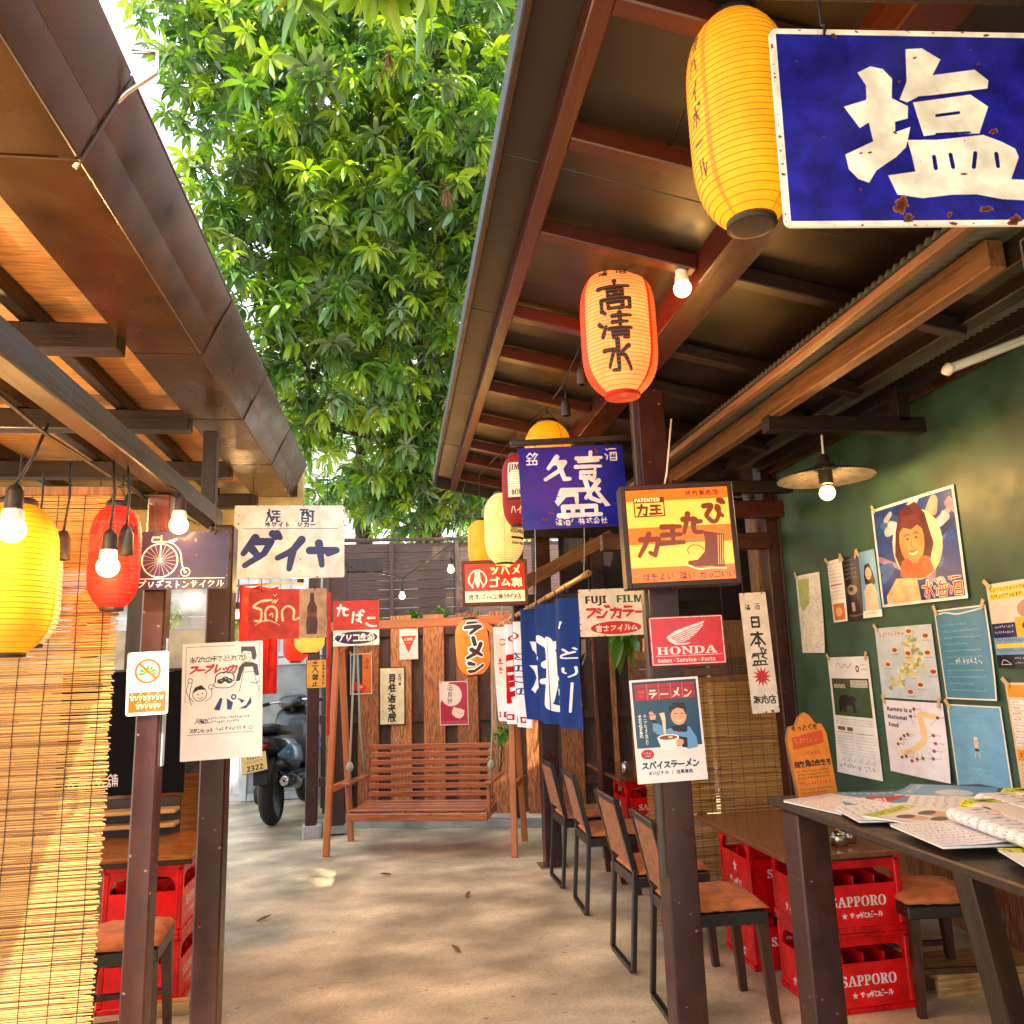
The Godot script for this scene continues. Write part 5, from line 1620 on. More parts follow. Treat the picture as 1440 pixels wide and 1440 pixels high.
# ---------------------------------------------------------------- leaves
func leaf_cluster(sd: int, count: int, ln: float, tone: int) -> ArrayMesh:
	# drooping lance-shaped leaves round a twig end
	var r := RandomNumberGenerator.new()
	r.seed = sd
	var st := SurfaceTool.new()
	st.begin(Mesh.PRIMITIVE_TRIANGLES)
	st.set_smooth_group(0)
	for i in count:
		var az := TAU * i / count + r.randf_range(-0.4, 0.4)
		var el := r.randf_range(-1.2, 0.7)
		var L := ln * r.randf_range(0.55, 1.2)
		var wd := L * r.randf_range(0.12, 0.165)
		var dir := Vector3(cos(az) * cos(el), sin(el), sin(az) * cos(el))
		var side := dir.cross(Vector3.UP).normalized()
		var c: Color
		match tone:
			0: c = Color(0.10, 0.24, 0.030).lerp(Color(0.18, 0.36, 0.040), r.randf())
			1: c = Color(0.26, 0.46, 0.035).lerp(Color(0.42, 0.56, 0.05), r.randf())
			3: c = Color(0.19, 0.27, 0.15).lerp(Color(0.13, 0.22, 0.11), r.randf())
			4: c = Color(0.36, 0.52, 0.035).lerp(Color(0.20, 0.42, 0.03), r.randf())
			_: c = Color(0.06, 0.15, 0.045).lerp(Color(0.11, 0.24, 0.06), r.randf())
		if r.randf() < 0.02:
			c = Color(0.34, 0.29, 0.05)
		st.set_color(c)
		var base := dir * 0.02
		var prev: Array = []
		var p := base
		for k in 6:
			var s := k / 5.0
			var w := wd * pow(sin(PI * clampf(0.06 + s * 0.94, 0.0, 1.0)), 0.75) * (1.0 - 0.25 * s)
			var nrm := side.cross(dir).normalized()
			var row := [p - side * w + nrm * w * 0.35, p, p + side * w + nrm * w * 0.35]
			if prev.size():
				quad(st, prev[0], row[0], row[1], prev[1])
				quad(st, prev[1], row[1], row[2], prev[2])
			prev = row
			p += dir * L / 5.0
			dir = (dir + Vector3(0.05 * r.randf_range(-1, 1), -0.14 - 0.2 * r.randf(), 0.05 * r.randf_range(-1, 1))).normalized()
	return finish(st)

func _ready() -> void:
	# ------------------------------------------------------------ camera, sky, sun, exposure
	var cam := Camera3D.new()
	cam.name = "camera"
	add_child(cam)
	cam.transform = Transform3D(Basis(Vector3(0.98954, -0.03270, 0.14048), Vector3(0.00500, 0.98115, 0.19316), Vector3(-0.14415, -0.19044, 0.97106)), Vector3(0, 1.5, 0))
	cam.fov = 66.13
	cam.near = 0.05
	cam.far = 200.0
	cam.current = true
	var sky_mat := ProceduralSkyMaterial.new()
	sky_mat.sky_top_color = Color(0.80, 0.86, 0.95)
	sky_mat.sky_horizon_color = Color(0.99, 0.98, 0.96)
	sky_mat.sky_curve = 0.25
	sky_mat.ground_bottom_color = Color(0.35, 0.33, 0.30)
	sky_mat.ground_horizon_color = Color(0.7, 0.7, 0.68)
	sky_mat.sun_angle_max = 0.0
	var sky := Sky.new()
	sky.sky_material = sky_mat
	var env := Environment.new()
	env.background_mode = Environment.BG_SKY
	env.sky = sky
	env.background_energy_multiplier = 1.15
	env.tonemap_mode = Environment.TONE_MAPPER_LINEAR
	env.tonemap_exposure = 3.75
	env.sdfgi_enabled = true
	env.ssao_enabled = true
	env.ssil_enabled = true
	var we := WorldEnvironment.new()
	we.name = "world_environment"
	we.environment = env
	add_child(we)
	var sun := DirectionalLight3D.new()
	sun.name = "sun"
	sun.light_color = Color(1.0, 0.94, 0.84)
	sun.light_energy = 1.25
	sun.light_angular_distance = 0.5
	sun.shadow_enabled = true
	add_child(sun)
	sun.look_at_from_position(Vector3.ZERO, Vector3(-0.213, -0.842, -0.50), Vector3.UP)

	rng.seed = 20240
	make_materials()
	art_paper = art_magazine(3)
	art_paper_b = art_magazine(0)
	setting()
	left_pavilion()
	right_shelter()
	fences()
	trees()
	left_things()
	back_things()
	right_things()
	hanging_signs()
	lanterns_and_lamps()
	wall_posters()

# ---------------------------------------------------------------- setting
func setting() -> void:
	var fl := mi(self, "ground", box_mesh(Vector3(60, 0.2, 60), 0.0), M["concrete"], Vector3(0, -0.1, -10))
	structure(fl)
	# pale metal-sided wall with a door behind the parked scooter
	var t := thing("wall", "pale grey metal-sided wall with a panelled door behind the scooter", "wall", Vector3(-3.4, 0, -10.25))
	box(t, "wall_core", Vector3(6.0, 2.75, 0.1), Vector3(0, 1.375, -0.07), M["white_wall"])
	for i in 46:
		box(t, "metal_rib", Vector3(0.115, 2.6, 0.012), Vector3(-2.94 + i * 0.13, 1.38, -0.012), M["white_wall"])
	for y in [0.62, 1.72]:
		box(t, "cross_rail", Vector3(6.0, 0.05, 0.03), Vector3(0, y, 0.012), M["white_wall"])
	var d := Node3D.new()
	d.name = "door"
	t.add_child(d)
	d.position = Vector3(1.95, 0, 0.03)
	box(d, "door_leaf", Vector3(0.86, 1.66, 0.03), Vector3(0, 0.84, 0), M["grey_siding"])
	for s in [-1.0, 1.0]:
		box(d, "door_stile", Vector3(0.08, 1.66, 0.02), Vector3(s * 0.39, 0.84, 0.026), M["white_wall"])
		box(d, "door_rail", Vector3(0.68, 0.08, 0.02), Vector3(0, 0.84 + s * 0.79, 0.026), M["white_wall"])
	box(d, "door_rail", Vector3(0.68, 0.09, 0.02), Vector3(0, 0.72, 0.026), M["white_wall"])
	box(d, "handle", Vector3(0.10, 0.02, 0.03), Vector3(0.32, 0.98, 0.05), M["steel"])
	# neighbouring white building far behind the tree
	var b := thing("building", "white louvred building glimpsed behind the tree", "building", Vector3(-5.2, 0, -19))
	box(b, "wall", Vector3(9.5, 9.5, 0.3), Vector3(0, 4.75, -0.2), M["far_white"])
	for i in 34:
		box(b, "louvre", Vector3(9.0, 0.16, 0.12), Vector3(0, 2.6 + i * 0.2, 0.05), M["far_white"], Vector3(28, 0, 0))
	for i in 6:
		box(b, "mullion", Vector3(0.12, 7.0, 0.1), Vector3(-4.4 + i * 1.75, 5.9, 0.16), M["grey_siding"])
	# dry leaves on the floor
	for k in [["curled dry leaf on the floor beside the bread poster post", -0.83, -5.42, 30.0], ["small dry leaf alone in the middle of the yard floor", 0.30, -4.6, 120.0], ["dry leaf on the floor in front of the swing bench", -0.1, -6.3, 200.0], ["dry leaf on the floor before the far dining chairs", 0.45, -5.6, 70.0]]:
		var st := SurfaceTool.new()
		st.begin(Mesh.PRIMITIVE_TRIANGLES)
		st.set_smooth_group(0)
		var prev := []
		for i in 6:
			var s := i / 5.0
			var w := 0.016 * sin(PI * clampf(s, 0.04, 0.97))
			var row := [Vector3(s * 0.09 - 0.045, 0.006 + 0.018 * s * s + w * 0.5, -w), Vector3(s * 0.09 - 0.045, 0.003 + 0.018 * s * s, 0), Vector3(s * 0.09 - 0.045, 0.004 + 0.018 * s * s + w * 0.6, w)]
			if prev.size():
				quad(st, prev[0], row[0], row[1], prev[1])
				quad(st, prev[1], row[1], row[2], prev[2])
			prev = row
		var o := mi(self, "fallen_leaf", finish(st), M["dry_leaf"], Vector3(k[1], 0.0, k[2]), Vector3(0, k[3], 0))
		tag(o, k[0], "leaf", "dry leaves on the floor")

# ---------------------------------------------------------------- left pavilion
func left_pavilion() -> void:
	var t := thing("pavilion", "open timber pavilion with a brown metal eave and warm plywood ceiling", "pavilion")
	# posts
	for p in [[-0.785, -2.735, 0.072], [-0.712, -3.35, 0.097]]:
		box(t, "post", Vector3(p[2], 2.1, p[2]), Vector3(p[0], 1.05, p[1]), M["maroon_y"], Vector3.ZERO, 0.006)
	box(t, "post_cover", Vector3(0.006, 0.40, 0.026), Vector3(-0.7455, 1.42, -2.74), M["grey_siding"])
	var rf := part(t, "roof")
	var ev := part(t, "eave")
	# long beam on the posts, cross beams, purlins
	beam(t, "long_beam", Vector3(-0.765, 2.14, 0.6), Vector3(-0.765, 2.14, -3.42), 0.062, 0.075, M["dark_beam"])
	beam(t, "long_beam", Vector3(-2.6, 2.15, 0.6), Vector3(-2.6, 2.15, -5.05), 0.09, 0.10, M["dark_beam"])
	for z in [-0.2, -1.3, -2.46, -3.3, -4.13, -4.9]:
		beam(rf, "cross_beam", Vector3(-0.85, 2.535, z), Vector3(-3.2, 2.535, z), 0.075, 0.085, M["dark_beam"])
	for z in [-0.2, -3.3]:
		box(t, "strut", Vector3(0.055, 0.315, 0.055), Vector3(-0.765, 2.335, z), M["dark_beam"])
	for x in [-1.12, -1.5, -1.95, -2.45, -2.95]:
		beam(rf, "purlin", Vector3(x, 2.612, 0.6), Vector3(x, 2.612, -5.0), 0.05, 0.06, M["dark_beam"])
	# ribbed ceiling boards
	var k := 0
	for x in [-0.985, -1.31, -1.725, -2.2, -2.7, -3.2]:
		var wd: float = [0.29, 0.36, 0.43, 0.48, 0.5, 0.5][k]
		for s in 4:
			box(rf, "ceiling_board", Vector3(wd, 0.012, 1.40), Vector3(x, 2.652 + 0.001 * s, 0.05 - s * 1.404), M["ply"], Vector3.ZERO, 0.002)
		k += 1
	# roof skin above the ceiling
	box(t, "roof_sheet", Vector3(2.9, 0.04, 5.7), Vector3(-2.07, 2.80, -2.2), M["brown_metal_b"])
	# boxed eave: soffit, nose and fascia in short panels with open seams
	var seams := [0.7, -0.45, -1.54, -2.57, -3.27, -4.02, -4.80]
	for i in seams.size() - 1:
		var z0: float = seams[i] - 0.005
		var z1: float = seams[i + 1] + 0.005
		var zc := (z0 + z1) * 0.5
		var ln := z0 - z1
		var m: Material = M["brown_metal"] if i % 2 == 0 else M["brown_metal_b"]
		box(ev, "soffit_panel", Vector3(0.215, 0.012, ln), Vector3(-0.748, 2.545, zc), m, Vector3(0, 0, rng.randf_range(-0.6, 0.6)), 0.004)
		var a := Vector3(-0.640, 2.541, zc)
		var b := Vector3(-0.606, 2.622, zc)
		var c := Vector3(-0.552, 2.735, zc)
		for seg in [[a, b, "nose_panel"], [b, c, "fascia_panel"]]:
			var p: Vector3 = seg[0]
			var q: Vector3 = seg[1]
			var o := box(ev, seg[2], Vector3(0.012, p.distance_to(q) + 0.004, ln), (p + q) * 0.5, m, Vector3(0, 0, -rad_to_deg(atan2(q.x - p.x, q.y - p.y))), 0.004)
			o.position += Vector3(rng.randf_range(-0.0015, 0.0015), 0, 0)
		box(ev, "drip_edge", Vector3(0.05, 0.008, ln), Vector3(-0.572, 2.742, zc), M["dark_steel"], Vector3.ZERO, 0.002)
	for i in range(1, seams.size() - 1):
		beam(ev, "seam_cover", Vector3(-0.634, 2.538, seams[i]), Vector3(-0.545, 2.738, seams[i]), 0.010, 0.005, M["edge_dark"], 0.001)
	box(ev, "eave_end", Vector3(0.20, 0.16, 0.01), Vector3(-0.70, 2.62, -4.802), M["brown_metal_b"])
	# bent strap bracket on the eave
	tube(ev, "gutter_bracket", [Vector3(-0.655, 2.532, -1.56), Vector3(-0.634, 2.556, -1.555), Vector3(-0.605, 2.64, -1.545), Vector3(-0.556, 2.70, -1.54), Vector3(-0.50, 2.75, -1.54), Vector3(-0.50, 2.80, -1.54), Vector3(-0.55, 2.80, -1.54)], 0.006, M["steel"], 6)
	# gable wall in front of the next room
	var w := thing("gable_wall", "yellowish plaster wall under the pavilion roof", "wall", Vector3(-2.30, 0, -5.12))
	box(w, "plaster", Vector3(2.95, 0.56, 0.08), Vector3(0.225, 2.50, 0), M["beige_wall"])
	for x in [-1.2, 1.2]:
		box(w, "stud", Vector3(0.09, 2.2, 0.09), Vector3(x, 1.1, 0), M["dark_beam"])
	box(w, "stud", Vector3(0.09, 0.70, 0.09), Vector3(0.72, 1.87, 0), M["dark_beam"])
	box(w, "lintel", Vector3(2.31, 0.06, 0.10), Vector3(0, 2.19, 0.01), M["maroon_beam"])
	var win := Node3D.new()
	win.name = "window"
	w.add_child(win)
	box(win, "window_pane", Vector3(2.3, 0.36, 0.006), Vector3(0, 1.96, 0.0), M["glass"], Vector3.ZERO, 0.0)
	var frost := worn(Color(0.80, 0.82, 0.76), 0.5, 1.0)
	box(win, "frosted_panel", Vector3(2.3, 0.28, 0.02), Vector3(0, 1.635, 0.0), frost)
	box(w, "lower_boards", Vector3(2.3, 1.48, 0.05), Vector3(0, 0.74, -0.02), M["cabinet"])
	# the room's far siding seen through the pane
	var s := thing("siding_wall", "grey board-sided wall seen through the pavilion window", "wall", Vector3(-2.75, 0, -6.9))
	for i in 12:
		box(s, "siding_board", Vector3(2.4, 0.148, 0.02), Vector3(0, 1.28 + i * 0.155, 0.004 * (i % 2)), M["grey_siding"])
	box(s, "siding_base", Vector3(2.4, 1.2, 0.02), Vector3(0, 0.6, 0), M["grey_siding"])

# ---------------------------------------------------------------- right shelter
func roof_y(x: float) -> float:
	return 2.955 - 0.21 * (x - 0.3)

func right_shelter() -> void:
	var t := thing("dining_shelter", "dark timber lean-to with maroon posts and rafters over the tables", "shelter")
	# main posts
	for p in [[1.145, -3.36, 0.128, 2.72], [1.15, -6.24, 0.13, 2.70], [1.16, 0.9, 0.13, 2.72], [2.33, -4.62, 0.115, 2.74], [1.62, -6.3, 0.11, 2.6]]:
		box(t, "post", Vector3(p[2], p[3], p[2]), Vector3(p[0], p[3] * 0.5, p[1]), M["maroon_y"], Vector3.ZERO, 0.006)
	box(t, "post_shoe", Vector3(0.22, 0.008, 0.2), Vector3(1.15, 0.006, -6.24), M["steel"])
	box(t, "conduit", Vector3(0.02, 2.1, 0.02), Vector3(1.065, 1.68, -3.305), M["dark_steel"])
	beam(t, "main_beam", Vector3(1.045, 2.775, 1.0), Vector3(1.045, 2.775, -6.05), 0.125, 0.13, M["maroon_beam"])
	var rf := part(t, "high_roof")
	var lr := part(t, "low_roof")
	# roof sheets of the high side
	for i in 7:
		var z0 := 1.0 - i * 1.008
		var x0 := 0.30
		var x1 := 1.95
		var a := Vector3(x0, roof_y(x0) + 0.012, z0 - 0.5)
		var b := Vector3(x1, roof_y(x1) + 0.012, z0 - 0.5)
		var o := box(rf, "roof_sheet", Vector3(a.distance_to(b), 0.016, 1.004), (a + b) * 0.5 + Vector3(0, 0.0015 * (i % 2), 0), M["ceiling"], Vector3(0, 0, rad_to_deg(atan2(b.y - a.y, b.x - a.x))), 0.002)
	box(rf, "eave_board", Vector3(0.022, 0.075, 7.05), Vector3(0.288, roof_y(0.3) - 0.005, -2.53), M["dark_beam"], Vector3.ZERO, 0.004)
	beam(rf, "eave_purlin", Vector3(0.435, roof_y(0.435) - 0.036, 1.0), Vector3(0.435, roof_y(0.435) - 0.036, -6.05), 0.05, 0.062, M["maroon_beam"])
	for z in [0.6, 0.1, -0.4, -0.9, -1.38, -1.83, -2.29, -2.91, -3.32, -3.77, -4.30, -4.82, -5.19, -5.69]:
		beam(rf, "rafter", Vector3(0.462, roof_y(0.462) - 0.034, z), Vector3(0.98, roof_y(0.98) - 0.034, z), 0.05, 0.055, M["maroon_beam"])
		beam(rf, "rafter", Vector3(1.11, roof_y(1.11) - 0.034, z), Vector3(1.93, roof_y(1.93) - 0.034, z), 0.05, 0.055, M["dark_beam"])
	beam(rf, "barge_board", Vector3(0.30, roof_y(0.30) - 0.02, -6.07), Vector3(1.95, roof_y(1.95) - 0.02, -6.07), 0.02, 0.09, M["dark_beam"])
	box(rf, "end_sheet", Vector3(1.3, 0.016, 1.9), Vector3(2.55, 2.87, -5.52), M["ceiling"])
	box(rf, "end_sheet", Vector3(0.02, 0.7, 1.9), Vector3(3.1, 2.51, -5.52), M["ceiling"])
	# lower corrugated roof over the green wall
	mi(lr, "corrugated_sheet", corrugated(1.40, 2.575, 3.12, 2.86, 0.9, -4.7), M["corrugated"])
	beam(lr, "edge_lath", Vector3(1.425, 2.548, 0.9), Vector3(1.425, 2.548, -4.6), 0.035, 0.03, M["raw_wood"])
	beam(lr, "raw_beam", Vector3(1.60, 2.545, -1.74), Vector3(1.60, 2.545, -4.3), 0.055, 0.085, M["raw_wood"])
	beam(lr, "raw_beam", Vector3(1.66, 2.545, 0.9), Vector3(1.66, 2.545, -1.9), 0.05, 0.08, M["dark_beam"])
	beam(lr, "inner_beam", Vector3(1.93, 2.625, 0.9), Vector3(1.93, 2.625, -4.55), 0.07, 0.09, M["dark_beam"])
	beam(lr, "wall_plate", Vector3(2.28, 2.69, 0.9), Vector3(2.28, 2.69, -4.55), 0.08, 0.10, M["dark_beam"])
	beam(lr, "wall_plate_lip", Vector3(2.325, 2.635, 0.9), Vector3(2.325, 2.635, -4.55), 0.02, 0.03, M["maroon_beam"])
	for z in [-0.6, -3.05, -4.25]:
		beam(t, "tie_beam", Vector3(1.56, 2.475, z), Vector3(2.30, 2.475, z), 0.06, 0.07, M["dark_beam"])
	box(t, "hanger_block", Vector3(0.06, 0.16, 0.06), Vector3(2.2, 2.57, -3.05), M["dark_beam"])
	for z in [-4.35, -4.55]:
		beam(t, "tie_beam", Vector3(1.21, 2.36 + (z + 4.35) * 0.8, z), Vector3(2.28, 2.36 + (z + 4.35) * 0.8, z), 0.07, 0.1, M["maroon_beam"])
	# far end frame with a pale diagonal brace
	beam(t, "brace", Vector3(0.80, 2.02, -5.5), Vector3(1.55, 2.40, -5.5), 0.05, 0.09, M["raw_wood"])
	beam(t, "end_beam", Vector3(0.62, 1.98, -5.95), Vector3(2.4, 1.98, -5.95), 0.07, 0.08, M["dark_beam"])
	beam(t, "end_beam", Vector3(0.85, 2.52, -6.0), Vector3(2.4, 2.52, -6.0), 0.07, 0.1, M["dark_beam"])
	box(t, "end_post", Vector3(0.09, 2.55, 0.09), Vector3(0.93, 1.275 + 0.7, -6.1) , M["dark_beam"]).scale = Vector3(1, 0.46, 1)
	for i in 6:
		box(t, "end_wall_board", Vector3(0.27, 1.05, 0.02), Vector3(1.45 + i * 0.275, 2.33, -6.32 + 0.004 * (i % 2)), M["dark_beam"])
	# square metal trunking near the blue sign, with its white cable, and a tube lamp
	var c := thing("cable_trunking", "short square grey metal trunking under the roof beam", "trunking", Vector3(1.40, 2.37, -1.42))
	for s in [-1.0, 1.0]:
		box(c, "trunking_side", Vector3(0.30, 0.006, 0.07), Vector3(0.15, s * 0.035, 0), M["dark_steel"])
		box(c, "trunking_side", Vector3(0.30, 0.064, 0.006), Vector3(0.15, 0, s * 0.032), M["dark_steel"])
	tube(c, "cable", [Vector3(0.03, -0.038, 0), Vector3(0.05, -0.08, 0.0), Vector3(0.07, -0.13, -0.05), Vector3(0.06, -0.20, -0.1), Vector3(0.14, -0.24, -0.2)], 0.005, M["white_wire"], 8)
	tube(c, "bracket_rod", [Vector3(0.25, 0.03, 0), Vector3(0.25, 0.26, 0)], 0.006, M["dark_steel"], 6)
	var tl := thing("tube_lamp", "unlit pale tube lamp slung under the roof edge by the green wall", "lamp", Vector3(2.02, 2.52, -2.35), Vector3(0, 0, 0))
	tube(tl, "tube", [Vector3(-0.10, -0.05, -0.02), Vector3(-0.09, -0.047, -0.019), Vector3(0.5, 0.16, 0.12)], 0.017, M["edge_white"], 14)
	lathe(tl, "end_cap", [Vector2(0.001, 0.012), Vector2(0.021, 0.01), Vector2(0.021, -0.012), Vector2(0.001, -0.014)], M["lamp_base"], Vector3(-0.105, -0.052, -0.02), Vector3(0, 0, 70))
	tube(tl, "clip", [Vector3(0.15, 0.03, 0.04), Vector3(0.15, 0.09, 0.04)], 0.004, M["wire"], 5)
	# green wall
	var g := thing("green_wall", "dark green painted wall covered with posters beside the counter", "wall", Vector3(2.40, 0, -1.8))
	box(g, "painted_panel", Vector3(0.08, 2.05, 5.5), Vector3(0, 1.725, 0), M["green_wall"])
	box(g, "end_trim", Vector3(0.05, 2.0, 0.03), Vector3(-0.03, 1.66, -2.755), M["edge_dark"])
	var bk := thing("back_wall", "brown board wall behind the gap below the green wall", "wall", Vector3(3.05, 0, -1.8))
	for i in 17:
		box(bk, "board", Vector3(0.03, 2.7, 0.49), Vector3(0.003 * (i % 2), 1.35, -5.5 + i * 0.5), M["board_b"])

# ---------------------------------------------------------------- fences
func fences() -> void:
	# tall fence of dark horizontal slats
	var t := thing("slat_fence", "tall dark brown fence of horizontal slats behind the board fence", "fence", Vector3(1.86, 0, -9.05), Vector3(0, -2, 0))
	for i in 27:
		var o := box(t, "slat", Vector3(4.6, 0.098, 0.02), Vector3(0, 0.10 + i * 0.1065, rng.randf_range(-0.003, 0.003)), M["slat"], Vector3.ZERO, 0.003)
		o.transform = Transform3D(Basis(Vector3(0, -1, 0), Vector3(1, 0, 0), Vector3(0, 0, 1)), o.position)
		o.mesh = box_mesh(Vector3(0.1045, 5.4, 0.02), 0.003)
	for x in [-2.65, -1.93, -1.18, -0.22, 0.74, 1.7, 2.6]:
		box(t, "fence_post", Vector3(0.05, 2.93, 0.05), Vector3(x, 1.465, 0.036), M["slat"])
	box(t, "cap_rail", Vector3(5.44, 0.03, 0.09), Vector3(0, 2.965, 0.01), M["slat"])
	# fence of upright boards with a set-back second layer
	var f := thing("board_fence", "brown fence of upright grained boards with dark gaps behind the swing", "fence", Vector3(0.22, 0, -8.05), Vector3(0, -16.4, 0))
	var kinds := ["board", "board_b", "board_c"]
	for i in 11:
		var x := -0.86 + i * 0.335
		box(f, "board", Vector3(0.212, 1.90 + rng.randf_range(-0.012, 0.012), 0.022), Vector3(x, 1.075, 0.03), M[kinds[(i * 7) % 3]], Vector3(0, 0, rng.randf_range(-0.25, 0.25)), 0.004)
		box(f, "back_board", Vector3(0.25, 1.86, 0.02), Vector3(x + 0.1675, 1.05, -0.045), M["slat"], Vector3.ZERO, 0.004)
	for y in [0.42, 1.02, 1.86]:
		box(f, "rail", Vector3(3.75, 0.085, 0.045), Vector3(0.83, y, -0.008), M["rail"])
	for x in [-0.96, 0.9, 2.65]:
		box(f, "fence_post", Vector3(0.09, 1.98, 0.09), Vector3(x, 0.99, -0.105), M["rail"])
	box(f, "kerb_stone", Vector3(3.8, 0.07, 0.10), Vector3(0.83, 0.035, 0.03), M["grey_siding"])
	# the two brown posts at the passage to the wall
	for p in [[-0.80, -7.84, 0.105, 2.6, "slim brown passage post carrying the small orange sign"], [-0.575, -7.95, 0.15, 2.5, "thick dark brown passage post beside the swing frame"]]:
		var o := thing("passage_post", p[4], "post", Vector3(p[0], 0, p[1]))
		box(o, "shaft", Vector3(p[2], p[3], p[2]), Vector3(0, p[3] * 0.5, 0), M["maroon_y"], Vector3.ZERO, 0.006)
		box(o, "footing", Vector3(p[2] + 0.07, 0.16 if p[2] < 0.12 else 0.1, p[2] + 0.07), Vector3(0.01, 0.05, -0.03), M["grey_siding"], Vector3.ZERO, 0.02)
	var h := thing("passage_beam", "dark beam crossing above the passage to the scooter", "beam", Vector3(-1.5, 2.52, -7.85))
	box(h, "timber", Vector3(2.3, 0.13, 0.09), Vector3(0.2, 0.0, -0.1), M["dark_beam"])
	# ferns and creepers along the fence
	var fern := leaf_cluster(5, 16, 0.30, 0)
	for p in [[-0.25, 2.02, -8.45, 0.5, "fern on the fence top beside the tobacco sign"], [0.15, 2.06, -8.5, 0.6, "large fern on the fence top below the small bulb"], [0.45, 2.05, -8.3, 0.5, "fern on the fence top behind the orange lantern"], [0.78, 2.04, -8.3, 0.45, "fern on the fence top below the lit shoe sign"], [0.88, 0.95, -7.0, 0.45, "trailing green sprig hung by the swing rope"], [2.05, 1.9, -7.0, 1.4, "broad leafy plant beyond the red wing sign"], [1.75, 2.0, -7.2, 1.2, "leafy plant behind the rust-edged white sign"], [2.3, 2.2, -7.1, 1.5, "tall leafy plant beyond the narrow white sign"], [-1.30, 1.95, -6.4, 0.6, "green sprig behind the pavilion window near its bulb"], [-1.75, 1.98, -6.5, 0.7, "green sprig behind the pavilion window by the blind"]]:
		var o := thing("fern_plant", p[4], "plant", Vector3(p[0], p[1], p[2]), Vector3(0, rng.randf() * 360.0, 0), "green plants along the fence")
		for s in 5:
			var q := mi(o, "frond", fern, M["leaf"], Vector3(rng.randf_range(-0.14, 0.14), rng.randf_range(-0.12, 0.1), rng.randf_range(-0.08, 0.08)) * p[3], Vector3(rng.randf_range(-25, 25), rng.randf() * 360.0, rng.randf_range(-25, 25)))
			q.scale = Vector3.ONE * p[3] * rng.randf_range(0.5, 0.9)
		tube(o, "stem", [Vector3(0, -0.35, -0.02), Vector3(0.02, -0.1, 0), Vector3(0, 0.08, 0)], [0.008, 0.006, 0.003], M["bark"], 6)

# ---------------------------------------------------------------- trees
func crown(t: Node3D, called: String, blobs: Array, per: float, tones: Array, ln: float, sd: int, gap := 0.0) -> void:
	var r := RandomNumberGenerator.new()
	r.seed = sd
	for k in tones.size():
		var where := []
		for b in blobs:
			var n := int(per * b[3] * b[3] / tones.size())
			for i in n:
				var d := Vector3(r.randfn(), r.randfn(), r.randfn()).normalized()
				var rad: float = b[3] * pow(r.randf(), 0.45)
				var p := Vector3(b[0], b[1], b[2]) + Vector3(d.x * rad, d.y * rad * 0.8, d.z * rad)
				# an opening in the foliage through which one fleck of sun reaches the floor
				var w := t.position + p - Vector3(-0.50, 0.0, -6.42)
				if gap > 0.0 and (w - SUNWARD * w.dot(SUNWARD)).length() < gap + 0.2:
					continue
				var bs := Basis(Vector3.UP, r.randf() * TAU) * Basis(Vector3.RIGHT, r.randf_range(-0.9, 0.9))
				where.append(Transform3D(bs.scaled(Vector3.ONE * r.randf_range(0.6, 1.3)), p))
		var mm := MultiMesh.new()
		mm.transform_format = MultiMesh.TRANSFORM_3D
		mm.mesh = leaf_cluster(sd + k, 13, ln, tones[k])
		mm.instance_count = where.size()
		for i in where.size():
			mm.set_instance_transform(i, where[i])
		var o := MultiMeshInstance3D.new()
		o.name = called
		o.multimesh = mm
		o.material_override = M["leaf"]
		t.add_child(o, true)
		stuff(o)

